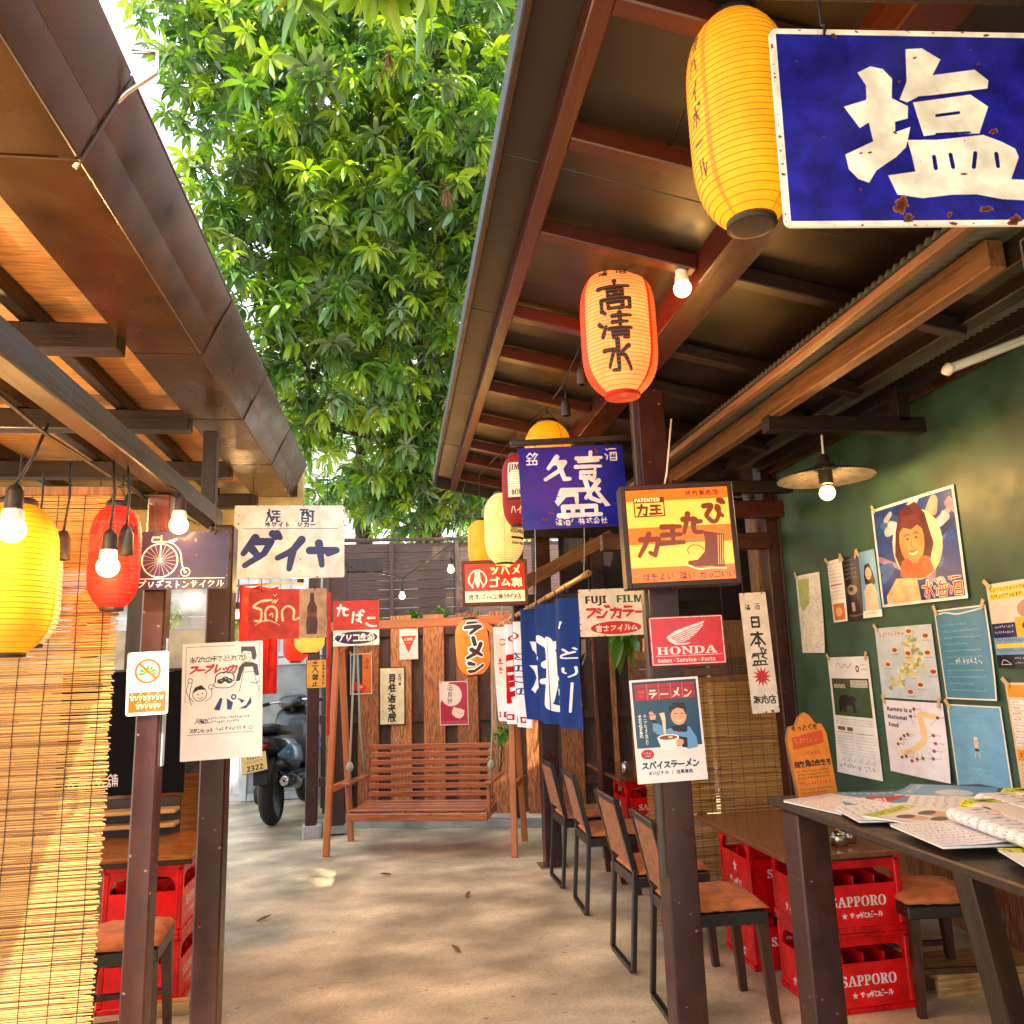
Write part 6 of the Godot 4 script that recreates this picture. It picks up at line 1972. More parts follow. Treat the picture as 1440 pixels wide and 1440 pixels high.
func trees() -> void:
	var t := thing("mango_tree", "large leafy mango tree towering over the yard behind the fence", "tree", Vector3(0.45, 0, -10.6))
	var trunk := [Vector3(0, 0, 0), Vector3(0.05, 1.5, 0.05), Vector3(-0.04, 3.2, 0), Vector3(0.05, 4.8, 0.15), Vector3(-0.1, 6.6, 0.3), Vector3(-0.3, 8.6, 0.4), Vector3(-0.5, 11.0, 0.2)]
	tube(t, "trunk", trunk, [0.24, 0.20, 0.18, 0.16, 0.14, 0.10, 0.05], M["bark"], 14)
	var blobs := [
		# x, y, z relative to the trunk foot, radius
		[-0.3, 4.5, 1.2, 0.75], [-0.9, 4.7, 2.0, 0.7], [0.3, 4.9, 1.8, 0.75], [-1.25, 5.5, 2.2, 0.75], [-0.4, 5.6, 2.6, 0.8], [0.5, 5.7, 2.4, 0.8],
		[-1.5, 6.5, 1.9, 0.85], [-0.8, 6.4, 2.9, 0.8], [0.1, 6.6, 3.0, 0.9], [0.9, 6.6, 2.4, 0.9], [-2.0, 7.3, 2.0, 0.85], [-1.2, 7.4, 2.8, 0.9], [-0.2, 7.5, 3.2, 0.9], [0.8, 7.6, 2.8, 0.95],
		[-2.5, 8.4, 1.6, 0.9], [-1.7, 8.5, 2.6, 0.95], [-0.7, 8.6, 3.0, 0.95], [0.4, 8.7, 2.8, 1.0], [-2.9, 9.6, 1.4, 0.9], [-2.0, 9.7, 2.2, 1.0], [-0.8, 9.8, 2.6, 1.0], [0.5, 9.9, 2.4, 1.0],
		[-0.6, 3.9, 0.2, 0.6], [0.6, 4.2, 0.4, 0.7], [1.6, 4.4, 0.6, 0.9], [1.7, 6.5, 1.4, 1.2], [1.7, 8.6, 1.6, 1.2], [-2.6, 10.9, 1.0, 1.1], [-1.0, 11.1, 1.6, 1.2], [0.6, 11.2, 1.4, 1.2], [2.0, 10.6, 0.6, 1.3],
		[-0.6, 6.2, 0.6, 1.2], [-1.4, 8.0, 0.4, 1.2], [0.2, 9.0, 0.4, 1.3], [-1.0, 7.0, -0.6, 1.4], [0.8, 7.4, -0.8, 1.4], [-0.2, 9.2, -1.2, 1.6]]
	blobs.append_array([[-2.1, 5.7, 2.2, 0.7], [-1.8, 4.95, 2.0, 0.6], [-2.35, 6.5, 2.2, 0.7], [-1.5, 4.3, 1.6, 0.5], [-1.0, 3.75, 1.0, 0.45], [0.9, 3.6, 0.2, 0.5], [-0.1, 4.0, 1.1, 0.55], [0.4, 3.75, 0.9, 0.5], [-0.5, 3.55, 0.9, 0.45], [0.1, 3.45, 0.6, 0.4]])
	crown(t, "crown", blobs, 140.0, [0, 1, 4, 2, 3, 2], 0.215, 61)
	var r := RandomNumberGenerator.new()
	r.seed = 8
	for i in range(0, blobs.size(), 2):
		var b: Array = blobs[i]
		var end := Vector3(b[0], b[1], b[2])
		var h := clampf(b[1] - 1.4, 3.7, 9.5)
		var from := Vector3(-0.03, h, 0.1 + h * 0.03)
		var mid := from.lerp(end, 0.5) + Vector3(r.randf_range(-0.25, 0.25), 0.3, r.randf_range(-0.2, 0.2))
		tube(t, "limb", [from, mid, end], [0.06, 0.04, 0.015], M["bark"], 8)
		for k in 3:
			var e2 := end + Vector3(r.randf_range(-0.6, 0.6), r.randf_range(-0.4, 0.4), r.randf_range(-0.5, 0.5))
			tube(t, "twig", [mid.lerp(end, 0.6), end.lerp(e2, 0.5) + Vector3(0, 0.1, 0), e2], [0.018, 0.012, 0.005], M["bark"], 6)
	# withered flower heads among the leaves
	for p in [[-0.52, 7.25, 4.0], [-1.9, 8.95, 3.3], [0.02, 6.1, 3.65]]:
		var st := SurfaceTool.new()
		st.begin(Mesh.PRIMITIVE_TRIANGLES)
		for k in 26:
			var a := Vector3(p[0], p[1], p[2])
			var d := Vector3(r.randf_range(-0.09, 0.09), r.randf_range(-0.26, 0.05), r.randf_range(-0.09, 0.09))
			add_tube(st, [a, a + d * 0.5 + Vector3(0.01, 0, 0.01), a + d], [0.006, 0.005, 0.003], 4)
		mi(t, "dry_flower_head", finish(st), M["raw_wood"])
	# a nearer tree whose branch hangs into the top of the view
	var n := thing("overhanging_tree", "nearer tree with large pale leaves hanging above the right eave", "tree", Vector3(-2.3, 0, -5.7))
	n.position = Vector3(-3.6, 0, -6.0)
	tube(n, "trunk", [Vector3(0, 0, 0), Vector3(0.1, 2.0, 0), Vector3(0.0, 4.0, 0.2), Vector3(0.4, 6.0, 0.7), Vector3(1.2, 7.0, 1.3)], [0.2, 0.17, 0.15, 0.12, 0.08], M["bark"], 12)
	tube(n, "limb", [Vector3(1.2, 7.0, 1.3), Vector3(2.2, 6.7, 1.8), Vector3(3.3, 5.95, 2.1), Vector3(3.8, 5.42, 2.2)], [0.07, 0.045, 0.025, 0.008], M["bark"], 8)
	crown(n, "crown", [[3.35, 5.50, 2.0, 0.30], [3.7, 5.45, 2.1, 0.28], [3.05, 5.72, 1.9, 0.3], [2.6, 6.5, 1.7, 0.6], [1.6, 7.3, 1.4, 0.9], [0.4, 7.8, 0.9, 1.2]], 75.0, [1, 0], 0.32, 91)
	# further trees beyond
	var f := thing("garden_tree", "pale green tree in the garden far behind the slat fence", "tree", Vector3(-0.6, 0, -14.5))
	tube(f, "trunk", [Vector3(0, 0, 0), Vector3(0.1, 2.5, 0), Vector3(-0.1, 5.0, 0.1), Vector3(0.1, 7.0, 0)], [0.22, 0.18, 0.13, 0.05], M["bark"], 12)
	crown(f, "crown", [[0.2, 5.2, 0.4, 1.3], [-1.0, 6.2, 0.3, 1.2], [1.4, 6.0, 0.2, 1.4], [0.4, 7.4, 0, 1.7], [2.6, 4.8, 0.2, 1.3], [3.6, 6.2, 0, 1.7], [-0.6, 4.4, 0.5, 0.7], [0.6, 3.9, 0.6, 0.8], [1.7, 4.0, 0.6, 0.8], [-1.4, 3.6, 0.4, 0.6], [2.9, 3.4, 0.5, 0.9]], 60.0, [1, 0, 4], 0.26, 131)
	# tree that shades the yard from behind the viewer
	var s := thing("shade_tree", "tall tree standing behind the green wall that shades the yard", "tree", Vector3(4.3, 0, -1.6))
	tube(s, "trunk", [Vector3(0, 0, 0), Vector3(0.1, 3.0, 0), Vector3(-0.2, 5.5, 0), Vector3(-1.0, 7.6, 0.2), Vector3(-2.0, 8.6, 0.3)], [0.26, 0.21, 0.17, 0.10, 0.04], M["bark"], 12)
	crown(s, "crown", [[-2.9, 8.5, 2.0, 0.85], [-2.3, 8.6, 1.2, 1.0], [-3.2, 8.7, 0.5, 1.0], [-2.3, 8.9, -0.3, 1.1], [-3.1, 9.0, -1.1, 1.1], [-2.2, 9.2, -1.9, 1.2], [-3.0, 9.4, -2.7, 1.2], [-1.2, 8.4, 0.4, 1.1]], 230.0, [0, 2], 0.36, 171, 0.17)

# ---------------------------------------------------------------- things under the left roof
func left_things() -> void:
	blind("sunlit reed blind hanging beside the yellow lantern", -2.3, -0.835, 0.03, 2.05, -2.5, 3)
	var n := thing("black_curtain", "black cloth curtain with white characters along its hem", "curtain", Vector3(-1.49, 1.535, -4.72))
	var cm := printed(art_black_noren(), 0.95, 0.2)
	mi(n, "cloth", cloth_mesh(0.66, 0.66, 2.0, 0.012, 0.4, 1.0), cm, Vector3(0.0, 0, 0))
	mi(n, "cloth", cloth_mesh(0.20, 0.56, 0.8, 0.008, 1.4, 1.0), M["black_cloth"], Vector3(0.435, 0, 0.006))
	tube(n, "curtain_rod", [Vector3(-0.5, 0.0, 0), Vector3(0.55, 0.0, 0)], 0.008, M["dark_steel"], 8)
	var tb := thing("dining_table", "glossy orange-brown table resting on red crates in the pavilion", "table", Vector3(-1.65, 0, -4.42))
	box(tb, "table_top", Vector3(1.36, 0.024, 0.60), Vector3(0, 0.662, 0), M["cabinet"], Vector3.ZERO, 0.005)
	box(tb, "edge_band", Vector3(1.37, 0.02, 0.012), Vector3(0, 0.64, 0.29), M["dark_beam"])
	crate("top red crate under the pavilion table, end panel turned to the yard", Vector3(-1.19, 0.313, -4.38), 90)
	crate("bottom red crate under the pavilion table, standing on a pale wood block", Vector3(-1.19, 0.0, -4.38), 90)
	var b := thing("wood_block", "pale wood block on the floor beside the pavilion crates", "block", Vector3(-1.04, 0, -4.12))
	box(b, "timber", Vector3(0.2, 0.05, 0.07), Vector3(0, 0.025, 0), M["plank"])
	stool("brown cushioned stool with dark apron inside the pavilion, behind the no-smoking post", Vector3(-1.13, 0, -3.72), 4.0, 0.44, 0.34)
	var sh := thing("side_shelf", "low shelf board with pale edge below the black curtain", "shelf", Vector3(-1.45, 0, -4.72))
	box(sh, "shelf_board", Vector3(0.56, 0.022, 0.10), Vector3(0, 0.80, 0.08), M["plank"])
	box(sh, "shelf_board", Vector3(0.56, 0.022, 0.10), Vector3(0, 0.73, 0.08), M["plank"])
	box(sh, "shelf_back", Vector3(0.56, 0.2, 0.015), Vector3(0, 0.76, 0.02), M["edge_dark"])

# ---------------------------------------------------------------- swing, scooter
func back_things() -> void:
	# swing frame
	var t := thing("swing_stand", "orange-brown timber frame that carries the slatted swing bench", "swing frame", Vector3(0.22, 0, -7.02), Vector3(0, -17, 0))
	beam(t, "crossbar", Vector3(-0.86, 1.885, 0), Vector3(0.86, 1.885, 0), 0.07, 0.075, M["swing"])
	for s in [-1.0, 1.0]:
		beam(t, "leg", Vector3(s * 0.775, 1.85, 0.03), Vector3(s * 0.785, 0.0, 0.22), 0.05, 0.042, M["swing"])
		beam(t, "leg", Vector3(s * 0.775, 1.85, -0.03), Vector3(s * 0.785, 0.0, -0.36), 0.05, 0.042, M["swing"])
		beam(t, "side_rail", Vector3(s * 0.775, 0.52, 0.19), Vector3(s * 0.775, 0.52, -0.28), 0.04, 0.05, M["swing"])
		beam(t, "corner_brace", Vector3(s * 0.76, 1.66, 0.03), Vector3(s * 0.56, 1.86, 0.03), 0.04, 0.05, M["swing"])
	# hanging bench
	var b := thing("swing_bench", "reddish-brown slatted swing bench hung on ropes before the fence", "bench", Vector3(0.22, 0, -7.02), Vector3(0, -17, 0))
	var bb := part(b, "backrest")
	var bsx := part(b, "seat")
	for i in 7:
		var v := i / 6.0
		beam(bb, "back_slat", Vector3(-0.55, 0.43 + v * 0.385, -0.16 - v * 0.10), Vector3(0.55, 0.43 + v * 0.385, -0.16 - v * 0.10), 0.018, 0.044, M["bench"], 0.006)
	for i in 6:
		beam(bsx, "seat_slat", Vector3(-0.565, 0.375 - 0.012 * i + (0.012 * i * i / 6.0), -0.12 + i * 0.072), Vector3(0.565, 0.375 - 0.012 * i + (0.012 * i * i / 6.0), -0.12 + i * 0.072), 0.062, 0.018, M["bench"], 0.006)
	beam(bsx, "front_rail", Vector3(-0.585, 0.315, 0.27), Vector3(0.585, 0.315, 0.27), 0.03, 0.06, M["bench"], 0.006)
	beam(bsx, "back_rail", Vector3(-0.585, 0.315, -0.14), Vector3(0.585, 0.315, -0.14), 0.03, 0.05, M["bench"], 0.006)
	for s in [-0.52, 0.0, 0.52]:
		beam(bb, "back_stile", Vector3(s, 0.33, -0.165), Vector3(s, 0.83, -0.28), 0.045, 0.022, M["bench"], 0.004)
	for s in [-1.0, 1.0]:
		beam(bsx, "seat_side", Vector3(s * 0.575, 0.325, 0.27), Vector3(s * 0.575, 0.325, -0.16), 0.022, 0.07, M["bench"], 0.004)
		beam(b, "arm_rest", Vector3(s * 0.60, 0.575, 0.29), Vector3(s * 0.60, 0.575, -0.24), 0.065, 0.024, M["bench"], 0.006)
		beam(b, "arm_post", Vector3(s * 0.595, 0.565, 0.23), Vector3(s * 0.585, 0.30, 0.23), 0.03, 0.04, M["bench"], 0.004)
		tube(b, "rope", [Vector3(s * 0.60, 0.58, 0.20), Vector3(s * 0.615, 1.0, 0.11), Vector3(s * 0.62, 1.86, 0.01)], 0.009, M["rope"], 6)
		tube(b, "rope", [Vector3(s * 0.60, 0.60, -0.20), Vector3(s * 0.612, 1.0, -0.1), Vector3(s * 0.62, 1.86, -0.02)], 0.009, M["rope"], 6)
		tube(b, "rope_knot", [Vector3(s * 0.605, 0.66, 0.17), Vector3(s * 0.606, 0.70, 0.165), Vector3(s * 0.608, 0.74, 0.16)], [0.02, 0.035, 0.016], M["rope"], 8)
	scooter()

func loft(parent: Node, called: String, secs: Array, m: Material, sides := 20) -> MeshInstance3D:
	# secs: [centre, half width, half height, squareness]
	var st := SurfaceTool.new()
	st.begin(Mesh.PRIMITIVE_TRIANGLES)
	st.set_smooth_group(0)
	var rings := []
	for s in secs:
		var one := []
		for k in sides:
			var a := TAU * k / sides
			var e: float = s[3]
			one.append(s[0] + Vector3(signf(cos(a)) * pow(absf(cos(a)), e) * s[1], signf(sin(a)) * pow(absf(sin(a)), e) * s[2], 0))
		rings.append(one)
	for i in rings.size() - 1:
		for k in sides:
			var k2 := (k + 1) % sides
			quad(st, rings[i][k], rings[i + 1][k], rings[i + 1][k2], rings[i][k2])
	for k in range(1, sides - 1):
		tri(st, rings[0][0], rings[0][k], rings[0][k + 1])
		tri(st, rings[-1][0], rings[-1][k + 1], rings[-1][k])
	return mi(parent, called, finish(st), m)

func wheel(t: Node3D, at: Vector3, r: float, w: float) -> void:
	var n := Node3D.new()
	n.name = "wheel"
	t.add_child(n, true)
	n.position = at
	n.rotation_degrees = Vector3(0, 0, 90)
	var prof := []
	for k in 15:
		var a := PI * k / 14.0
		prof.append(Vector2(r - w * 0.5 + sin(a) * w * 0.5, cos(a) * w * 0.5))
	lathe(n, "tyre", prof, M["tyre"], Vector3.ZERO, Vector3.ZERO, 40)
	lathe(n, "rim", [Vector2(r - w * 0.5, w * 0.4), Vector2(r * 0.5, w * 0.22), Vector2(0.02, w * 0.3), Vector2(0.02, -w * 0.3), Vector2(r * 0.5, -w * 0.22), Vector2(r - w * 0.5, -w * 0.4)], M["matt_black"], Vector3.ZERO, Vector3.ZERO, 24)

func scooter() -> void:
	# rear wheel touches the floor at the origin; it points along local -z
	var t := thing("motor_scooter", "black and teal motor scooter parked with its rear plate towards the yard", "scooter", Vector3(-1.25, 0, -8.6), Vector3(0, -6, 5))
	t.scale = Vector3.ONE * 1.13
	wheel(t, Vector3(0, 0.26, 0), 0.26, 0.13)
	wheel(t, Vector3(0, 0.26, -1.30), 0.26, 0.11)
	loft(t, "rear_fender", [[Vector3(0, 0.40, 0.25), 0.055, 0.03, 0.7], [Vector3(0, 0.52, 0.18), 0.085, 0.05, 0.7], [Vector3(0, 0.58, 0.02), 0.10, 0.05, 0.7], [Vector3(0, 0.57, -0.15), 0.10, 0.05, 0.7]], M["matt_black"])
	loft(t, "tail_body", [[Vector3(0, 0.74, 0.28), 0.05, 0.035, 0.8], [Vector3(0, 0.71, 0.18), 0.115, 0.075, 0.8], [Vector3(0, 0.66, -0.05), 0.165, 0.13, 0.8], [Vector3(0, 0.60, -0.35), 0.175, 0.17, 0.8], [Vector3(0, 0.52, -0.60), 0.15, 0.15, 0.8]], M["gloss_black"])
	loft(t, "seat", [[Vector3(0, 0.83, 0.20), 0.07, 0.03, 0.7], [Vector3(0, 0.83, 0.05), 0.125, 0.05, 0.7], [Vector3(0, 0.79, -0.25), 0.135, 0.05, 0.7], [Vector3(0, 0.76, -0.50), 0.10, 0.045, 0.7], [Vector3(0, 0.74, -0.62), 0.05, 0.03, 0.7]], M["matt_black"])
	loft(t, "side_cover", [[Vector3(0.13, 0.60, 0.12), 0.02, 0.03, 0.8], [Vector3(0.165, 0.60, -0.10), 0.03, 0.075, 0.8], [Vector3(0.175, 0.56, -0.40), 0.03, 0.08, 0.8], [Vector3(0.14, 0.50, -0.62), 0.02, 0.04, 0.8]], M["blue_paint"])
	loft(t, "side_cover", [[Vector3(-0.13, 0.60, 0.12), 0.02, 0.03, 0.8], [Vector3(-0.165, 0.60, -0.10), 0.03, 0.075, 0.8], [Vector3(-0.175, 0.56, -0.40), 0.03, 0.08, 0.8], [Vector3(-0.14, 0.50, -0.62), 0.02, 0.04, 0.8]], M["blue_paint"])
	loft(t, "floor_board", [[Vector3(0, 0.33, -0.45), 0.15, 0.05, 0.6], [Vector3(0, 0.31, -0.75), 0.16, 0.05, 0.6], [Vector3(0, 0.33, -1.0), 0.14, 0.05, 0.6]], M["matt_black"])
	loft(t, "front_shield", [[Vector3(0, 0.45, -0.92), 0.16, 0.12, 0.7], [Vector3(0, 0.66, -0.98), 0.20, 0.22, 0.7], [Vector3(0, 0.80, -1.06), 0.20, 0.19, 0.7], [Vector3(0, 0.78, -1.20), 0.12, 0.16, 0.7], [Vector3(0, 0.72, -1.30), 0.05, 0.08, 0.7]], M["gloss_black"])
	loft(t, "shield_wing", [[Vector3(0.20, 0.62, -0.98), 0.03, 0.08, 0.8], [Vector3(0.21, 0.64, -1.08), 0.035, 0.10, 0.8], [Vector3(0.14, 0.62, -1.22), 0.02, 0.05, 0.8]], M["blue_paint"])
	loft(t, "handlebar_cowl", [[Vector3(0, 1.02, -0.95), 0.10, 0.045, 0.7], [Vector3(0, 1.03, -1.05), 0.15, 0.07, 0.7], [Vector3(0, 1.01, -1.16), 0.08, 0.05, 0.7]], M["gloss_black"])
	tube(t, "handlebar", [Vector3(-0.33, 1.02, -0.90), Vector3(-0.18, 1.04, -0.98), Vector3(0, 1.04, -1.0), Vector3(0.18, 1.04, -0.98), Vector3(0.33, 1.02, -0.90)], 0.012, M["chrome"], 8)
	for s in [-1.0, 1.0]:
		tube(t, "grip", [Vector3(s * 0.22, 1.036, -0.96), Vector3(s * 0.34, 1.018, -0.892)], 0.019, M["matt_black"], 10)
		tube(t, "brake_lever", [Vector3(s * 0.18, 1.05, -1.02), Vector3(s * 0.26, 1.045, -1.03), Vector3(s * 0.33, 1.03, -0.99)], 0.006, M["chrome"], 6)
		tube(t, "fork", [Vector3(s * 0.075, 0.26, -1.30), Vector3(s * 0.07, 0.60, -1.20)], 0.022, M["matt_black"], 8)
	tube(t, "steering_column", [Vector3(0, 0.55, -1.18), Vector3(0, 1.02, -1.02)], 0.03, M["matt_black"], 10)
	loft(t, "engine", [[Vector3(-0.10, 0.27, 0.02), 0.05, 0.08, 0.7], [Vector3(-0.11, 0.29, -0.25), 0.07, 0.11, 0.7], [Vector3(-0.09, 0.32, -0.5), 0.06, 0.1, 0.7]], M["matt_black"])
	loft(t, "exhaust", [[Vector3(0.16, 0.38, 0.16), 0.05, 0.055, 1.0], [Vector3(0.165, 0.36, -0.05), 0.06, 0.068, 1.0], [Vector3(0.15, 0.30, -0.35), 0.05, 0.055, 1.0], [Vector3(0.10, 0.26, -0.55), 0.02, 0.02, 1.0]], M["gloss_black"])
	lathe(t, "exhaust_tip", [Vector2(0.012, 0.0), Vector2(0.02, 0.004), Vector2(0.042, 0.004), Vector2(0.045, -0.012)], M["chrome"], Vector3(0.16, 0.38, 0.165), Vector3(90, 0, 0), 20)
	loft(t, "tail_lamp", [[Vector3(0, 0.70, 0.285), 0.045, 0.022, 0.8], [Vector3(0, 0.70, 0.25), 0.07, 0.035, 0.8]], M["red_lens"])
	box(t, "plate_bracket", Vector3(0.12, 0.24, 0.012), Vector3(-0.01, 0.50, 0.265), M["matt_black"], Vector3(-14, 0, 0))
	plate(t, "number_plate", rounded(0.215, 0.165, 0.008), 0.004, printed(art_plate_number(), 0.4), M["edge_white"], Vector3(-0.05, 0.575, 0.295), Vector3(-14, 0, 6))
	beam(t, "side_stand", Vector3(-0.09, 0.24, -0.45), Vector3(-0.22, 0.02, -0.40), 0.016, 0.016, M["dark_steel"])

# ---------------------------------------------------------------- tables, chairs, counter on the right
func right_things() -> void:
	chair("black-framed chair pushed to the far table, beside the back post", Vector3(1.09, 0, -5.78), 2.0)
	chair("black-framed chair at the far table, second from the back post", Vector3(1.12, 0, -5.18), -1.0)
	chair("black-framed chair beyond the ramen poster post, at the reed blind", Vector3(1.125, 0, -4.25), 1.0)
	chair("black-framed chair half hidden by the post with the ramen poster", Vector3(1.13, 0, -3.62), -2.0)
	# near table on crates
	var t := thing("dining_table", "brown laminate table on red crates before the reed blind", "table", Vector3(1.88, 0, -3.89))
	box(t, "table_top", Vector3(0.54, 0.024, 1.02), Vector3(0.01, 0.642, 0), M["table_top"], Vector3.ZERO, 0.004)
	box(t, "underlay", Vector3(0.50, 0.012, 0.98), Vector3(0.01, 0.6235 + 0.0005, 0), M["dark_beam"])
	crate("top red crate at the near end of the table, lettering facing the counter", Vector3(1.975, 0.313, -3.62), 0.0)
	crate("bottom red crate at the near end of the table, standing on the floor", Vector3(1.98, 0.0, -3.62), 1.5)
	crate("top red crate at the far end of the near table", Vector3(1.93, 0.313, -4.14), 1.0)
	crate("bottom red crate at the far end of the near table", Vector3(1.93, 0.0, -4.14), -1.0)
	# things on the table
	var nb := thing("napkin_box", "small white paper napkin box on the near table", "box", Vector3(1.83, 0.654, -3.52))
	box(nb, "carton", Vector3(0.11, 0.075, 0.09), Vector3(0, 0.0375, 0), M["edge_white"])
	box(nb, "tissue", Vector3(0.05, 0.02, 0.006), Vector3(0, 0.08, 0), M["paper_edge"], Vector3(0, 0, 12))
	for p in [[1.96, -3.52, "steel lidded condiment pot beside the napkin box"], [2.03, -3.56, "second steel condiment pot, away from the napkin box"]]:
		var o := thing("condiment_pot", p[2], "pot", Vector3(p[0], 0.654, p[1]))
		lathe(o, "body", [Vector2(0.001, 0.05), Vector2(0.032, 0.05), Vector2(0.036, 0.03), Vector2(0.032, 0.0), Vector2(0.001, 0.0)], M["steel"])
		lathe(o, "lid", [Vector2(0.001, 0.078), Vector2(0.008, 0.074), Vector2(0.006, 0.064), Vector2(0.03, 0.056), Vector2(0.034, 0.05)], M["chrome"])
	# far table
	var f := thing("dining_table", "far brown table edge with a shaker on top, near the board fence", "table", Vector3(1.95, 0, -6.35))
	box(f, "table_top", Vector3(0.72, 0.024, 1.0), Vector3(0, 0.642, 0), M["table_top"], Vector3.ZERO, 0.004)
	crate("top red crate under the far table", Vector3(1.87, 0.313, -6.08), 0.0)
	crate("bottom red crate under the far table", Vector3(1.87, 0.0, -6.08), 0.0)
	var sk := thing("shaker", "steel topped glass shaker on the far table", "shaker", Vector3(1.68, 0.654, -5.98))
	lathe(sk, "jar", [Vector2(0.024, 0.07), Vector2(0.026, 0.06), Vector2(0.026, 0.0), Vector2(0.001, 0.0)], M["chrome"])
	lathe(sk, "lid", [Vector2(0.001, 0.105), Vector2(0.018, 0.098), Vector2(0.026, 0.085), Vector2(0.026, 0.07)], M["steel"])
	blind("reed blind hung behind the near table beside the green wall", 1.44, 2.27, 0.02, 1.36, -4.66, 9)
	var br := thing("blind_rail", "weathered grey board above the reed blind", "board", Vector3(1.86, 1.45, -4.68))
	for i in 3:
		box(br, "board", Vector3(0.9, 0.05, 0.02), Vector3(0, -0.03 + i * 0.054, 0), M["slat"] if i < 2 else M["raw_wood"])
	stool("dark stool with orange cushion under the end of the counter", Vector3(2.34, 0, -3.50), -6.0, 0.43, 0.36)
	var pk := thing("floor_plank", "pale wooden step plank on the floor below the green wall", "plank", Vector3(2.62, 0, -3.62))
	box(pk, "tread", Vector3(0.55, 0.03, 0.26), Vector3(0, 0.085, 0), M["plank"])
	box(pk, "riser", Vector3(0.55, 0.07, 0.025), Vector3(0, 0.035, 0.11), M["plank"])
	# counter
	var c := thing("counter", "dark wooden counter shelf stacked with magazines", "counter", Vector3(0, 0, 0))
	box(c, "counter_top", Vector3(0.86, 0.026, 1.95), Vector3(1.755, 0.985, -1.88), M["counter"], Vector3.ZERO, 0.005)
	box(c, "front_post", Vector3(0.112, 0.97, 0.112), Vector3(1.385, 0.485, -2.70), M["maroon_y"], Vector3.ZERO, 0.006)
	beam(c, "angled_leg", Vector3(1.50, 0.97, -2.05), Vector3(1.72, 0.0, -2.15), 0.05, 0.10, M["counter"])
	box(c, "side_panel", Vector3(0.36, 0.97, 0.04), Vector3(1.78, 0.485, -1.88), M["counter"])
	box(c, "rear_post", Vector3(0.09, 0.97, 0.09), Vector3(2.12, 0.485, -1.0), M["counter"])
	# menu board leaning on the counter end
	var mbo := thing("menu_board", "orange shield-shaped menu board with black brush lettering on the counter", "menu board", Vector3(1.475, 1.143, -2.79), Vector3(-6, 4, 2))
	var outline := PackedVector2Array([Vector2(-0.078, -0.155), Vector2(0.078, -0.155), Vector2(0.080, 0.07), Vector2(0.066, 0.105), Vector2(0.042, 0.108), Vector2(0.024, 0.138), Vector2(0.004, 0.150), Vector2(-0.018, 0.136), Vector2(-0.036, 0.108), Vector2(-0.064, 0.104), Vector2(-0.082, 0.06)])
	plate(mbo, "board", outline, 0.018, printed(art_menu_board(), 0.5), M["raw_wood"])
	# magazines
	var mags := [[0, 1.45, -2.60, 12.0, 0.006, "white newsletter at the far end of the counter"], [2, 1.60, -2.62, -24.0, 0.007, "light blue booklet under the red magazine"], [1, 1.66, -2.48, 64.0, 0.006, "red magazine with a white roundel lying open side up"], [0, 1.50, -2.36, 78.0, 0.008, "curled white leaflet pile at the counter edge"], [0, 1.75, -1.80, -60.0, 0.008, "white magazine at the near end of the counter"], [4, 1.62, -1.72, -60.0, 0.006, "dark blue magazine at the near end of the counter"], [2, 1.86, -2.60, 40.0, 0.006, "light blue booklet leaning towards the green wall"], [3, 1.53, -2.24, 24.0, 0.006, "yellow-topped magazine beside the rolled newspapers"], [0, 1.45, -2.02, -8.0, 0.006, "white newsletter along the counter edge under the rolls"], [0, 1.72, -2.36, 50.0, 0.006, "white newsletter between the red magazine and the rolls"], [3, 1.47, -1.66, -20.0, 0.006, "yellow-topped magazine at the near counter edge"]]
	var y := 0.999
	for g in mags:
		var mg := thing("magazine", g[5], "magazine", Vector3(g[1], 1.0 + g[4] * 0.5 + 0.0022 * mags.find(g), g[2]), Vector3(0, g[3], 0))
		var cov := mi(mg, "cover", page_mesh(0.21, 0.28, 0.012), printed(art_magazine(g[0]), 0.3), Vector3(0, 0.005, 0))
		box(mg, "pages", Vector3(0.205, 0.006, 0.275), Vector3(0, 0.0, 0), M["paper_edge"], Vector3.ZERO, 0.002)
	for i in 4:
		# folded papers with a rolled edge
		var mg := thing("folded_newspaper", ["rolled newspaper with yellow tip along the wall side", "rolled newspaper in the middle of the row on the counter", "rolled newspaper with red panel on the counter", "rolled newspaper nearest the counter edge"][i], "newspaper", Vector3([1.84, 1.73, 1.62, 1.52][i], [1.056, 1.054, 1.052, 1.05][i], [-2.12, -2.08, -2.02, -1.92][i]), Vector3(0, [-14, -11, -15, -10][i], 0))
		var pts := PackedVector2Array()
		for k in 13:
			var a := PI * 0.5 + PI * k / 12.0
			pts.append(Vector2(cos(a) * 0.022, sin(a) * 0.016))
		var st := SurfaceTool.new()
		st.begin(Mesh.PRIMITIVE_TRIANGLES)
		st.set_smooth_group(0)
		var prof: Array = [Vector2(0.10, 0.012), Vector2(0.05, 0.018)]
		for k in 13:
			var a := PI * 0.5 + PI * k / 12.0
			prof.append(Vector2(-0.02 + cos(a) * 0.024, sin(a) * 0.018))
		prof.append_array([Vector2(0.05, -0.016), Vector2(0.11, -0.017)])
		var tot := prof.size() - 1
		for k in tot:
			var p: Vector2 = prof[k]
			var q: Vector2 = prof[k + 1]
			for v in [[p, -0.2, k], [p, 0.2, k], [q, 0.2, k + 1], [p, -0.2, k], [q, 0.2, k + 1], [q, -0.2, k + 1]]:
				st.set_uv(Vector2(float(v[2]) / tot, (v[1] + 0.2) / 0.4))
				st.add_vertex(Vector3(v[0].x, v[0].y, v[1]))
		mi(mg, "outer_sheet", finish(st), printed(art_paper if i % 2 == 0 else art_paper_b, 0.45))
		var st2 := SurfaceTool.new()
		st2.begin(Mesh.PRIMITIVE_TRIANGLES)
		st2.set_smooth_group(0)
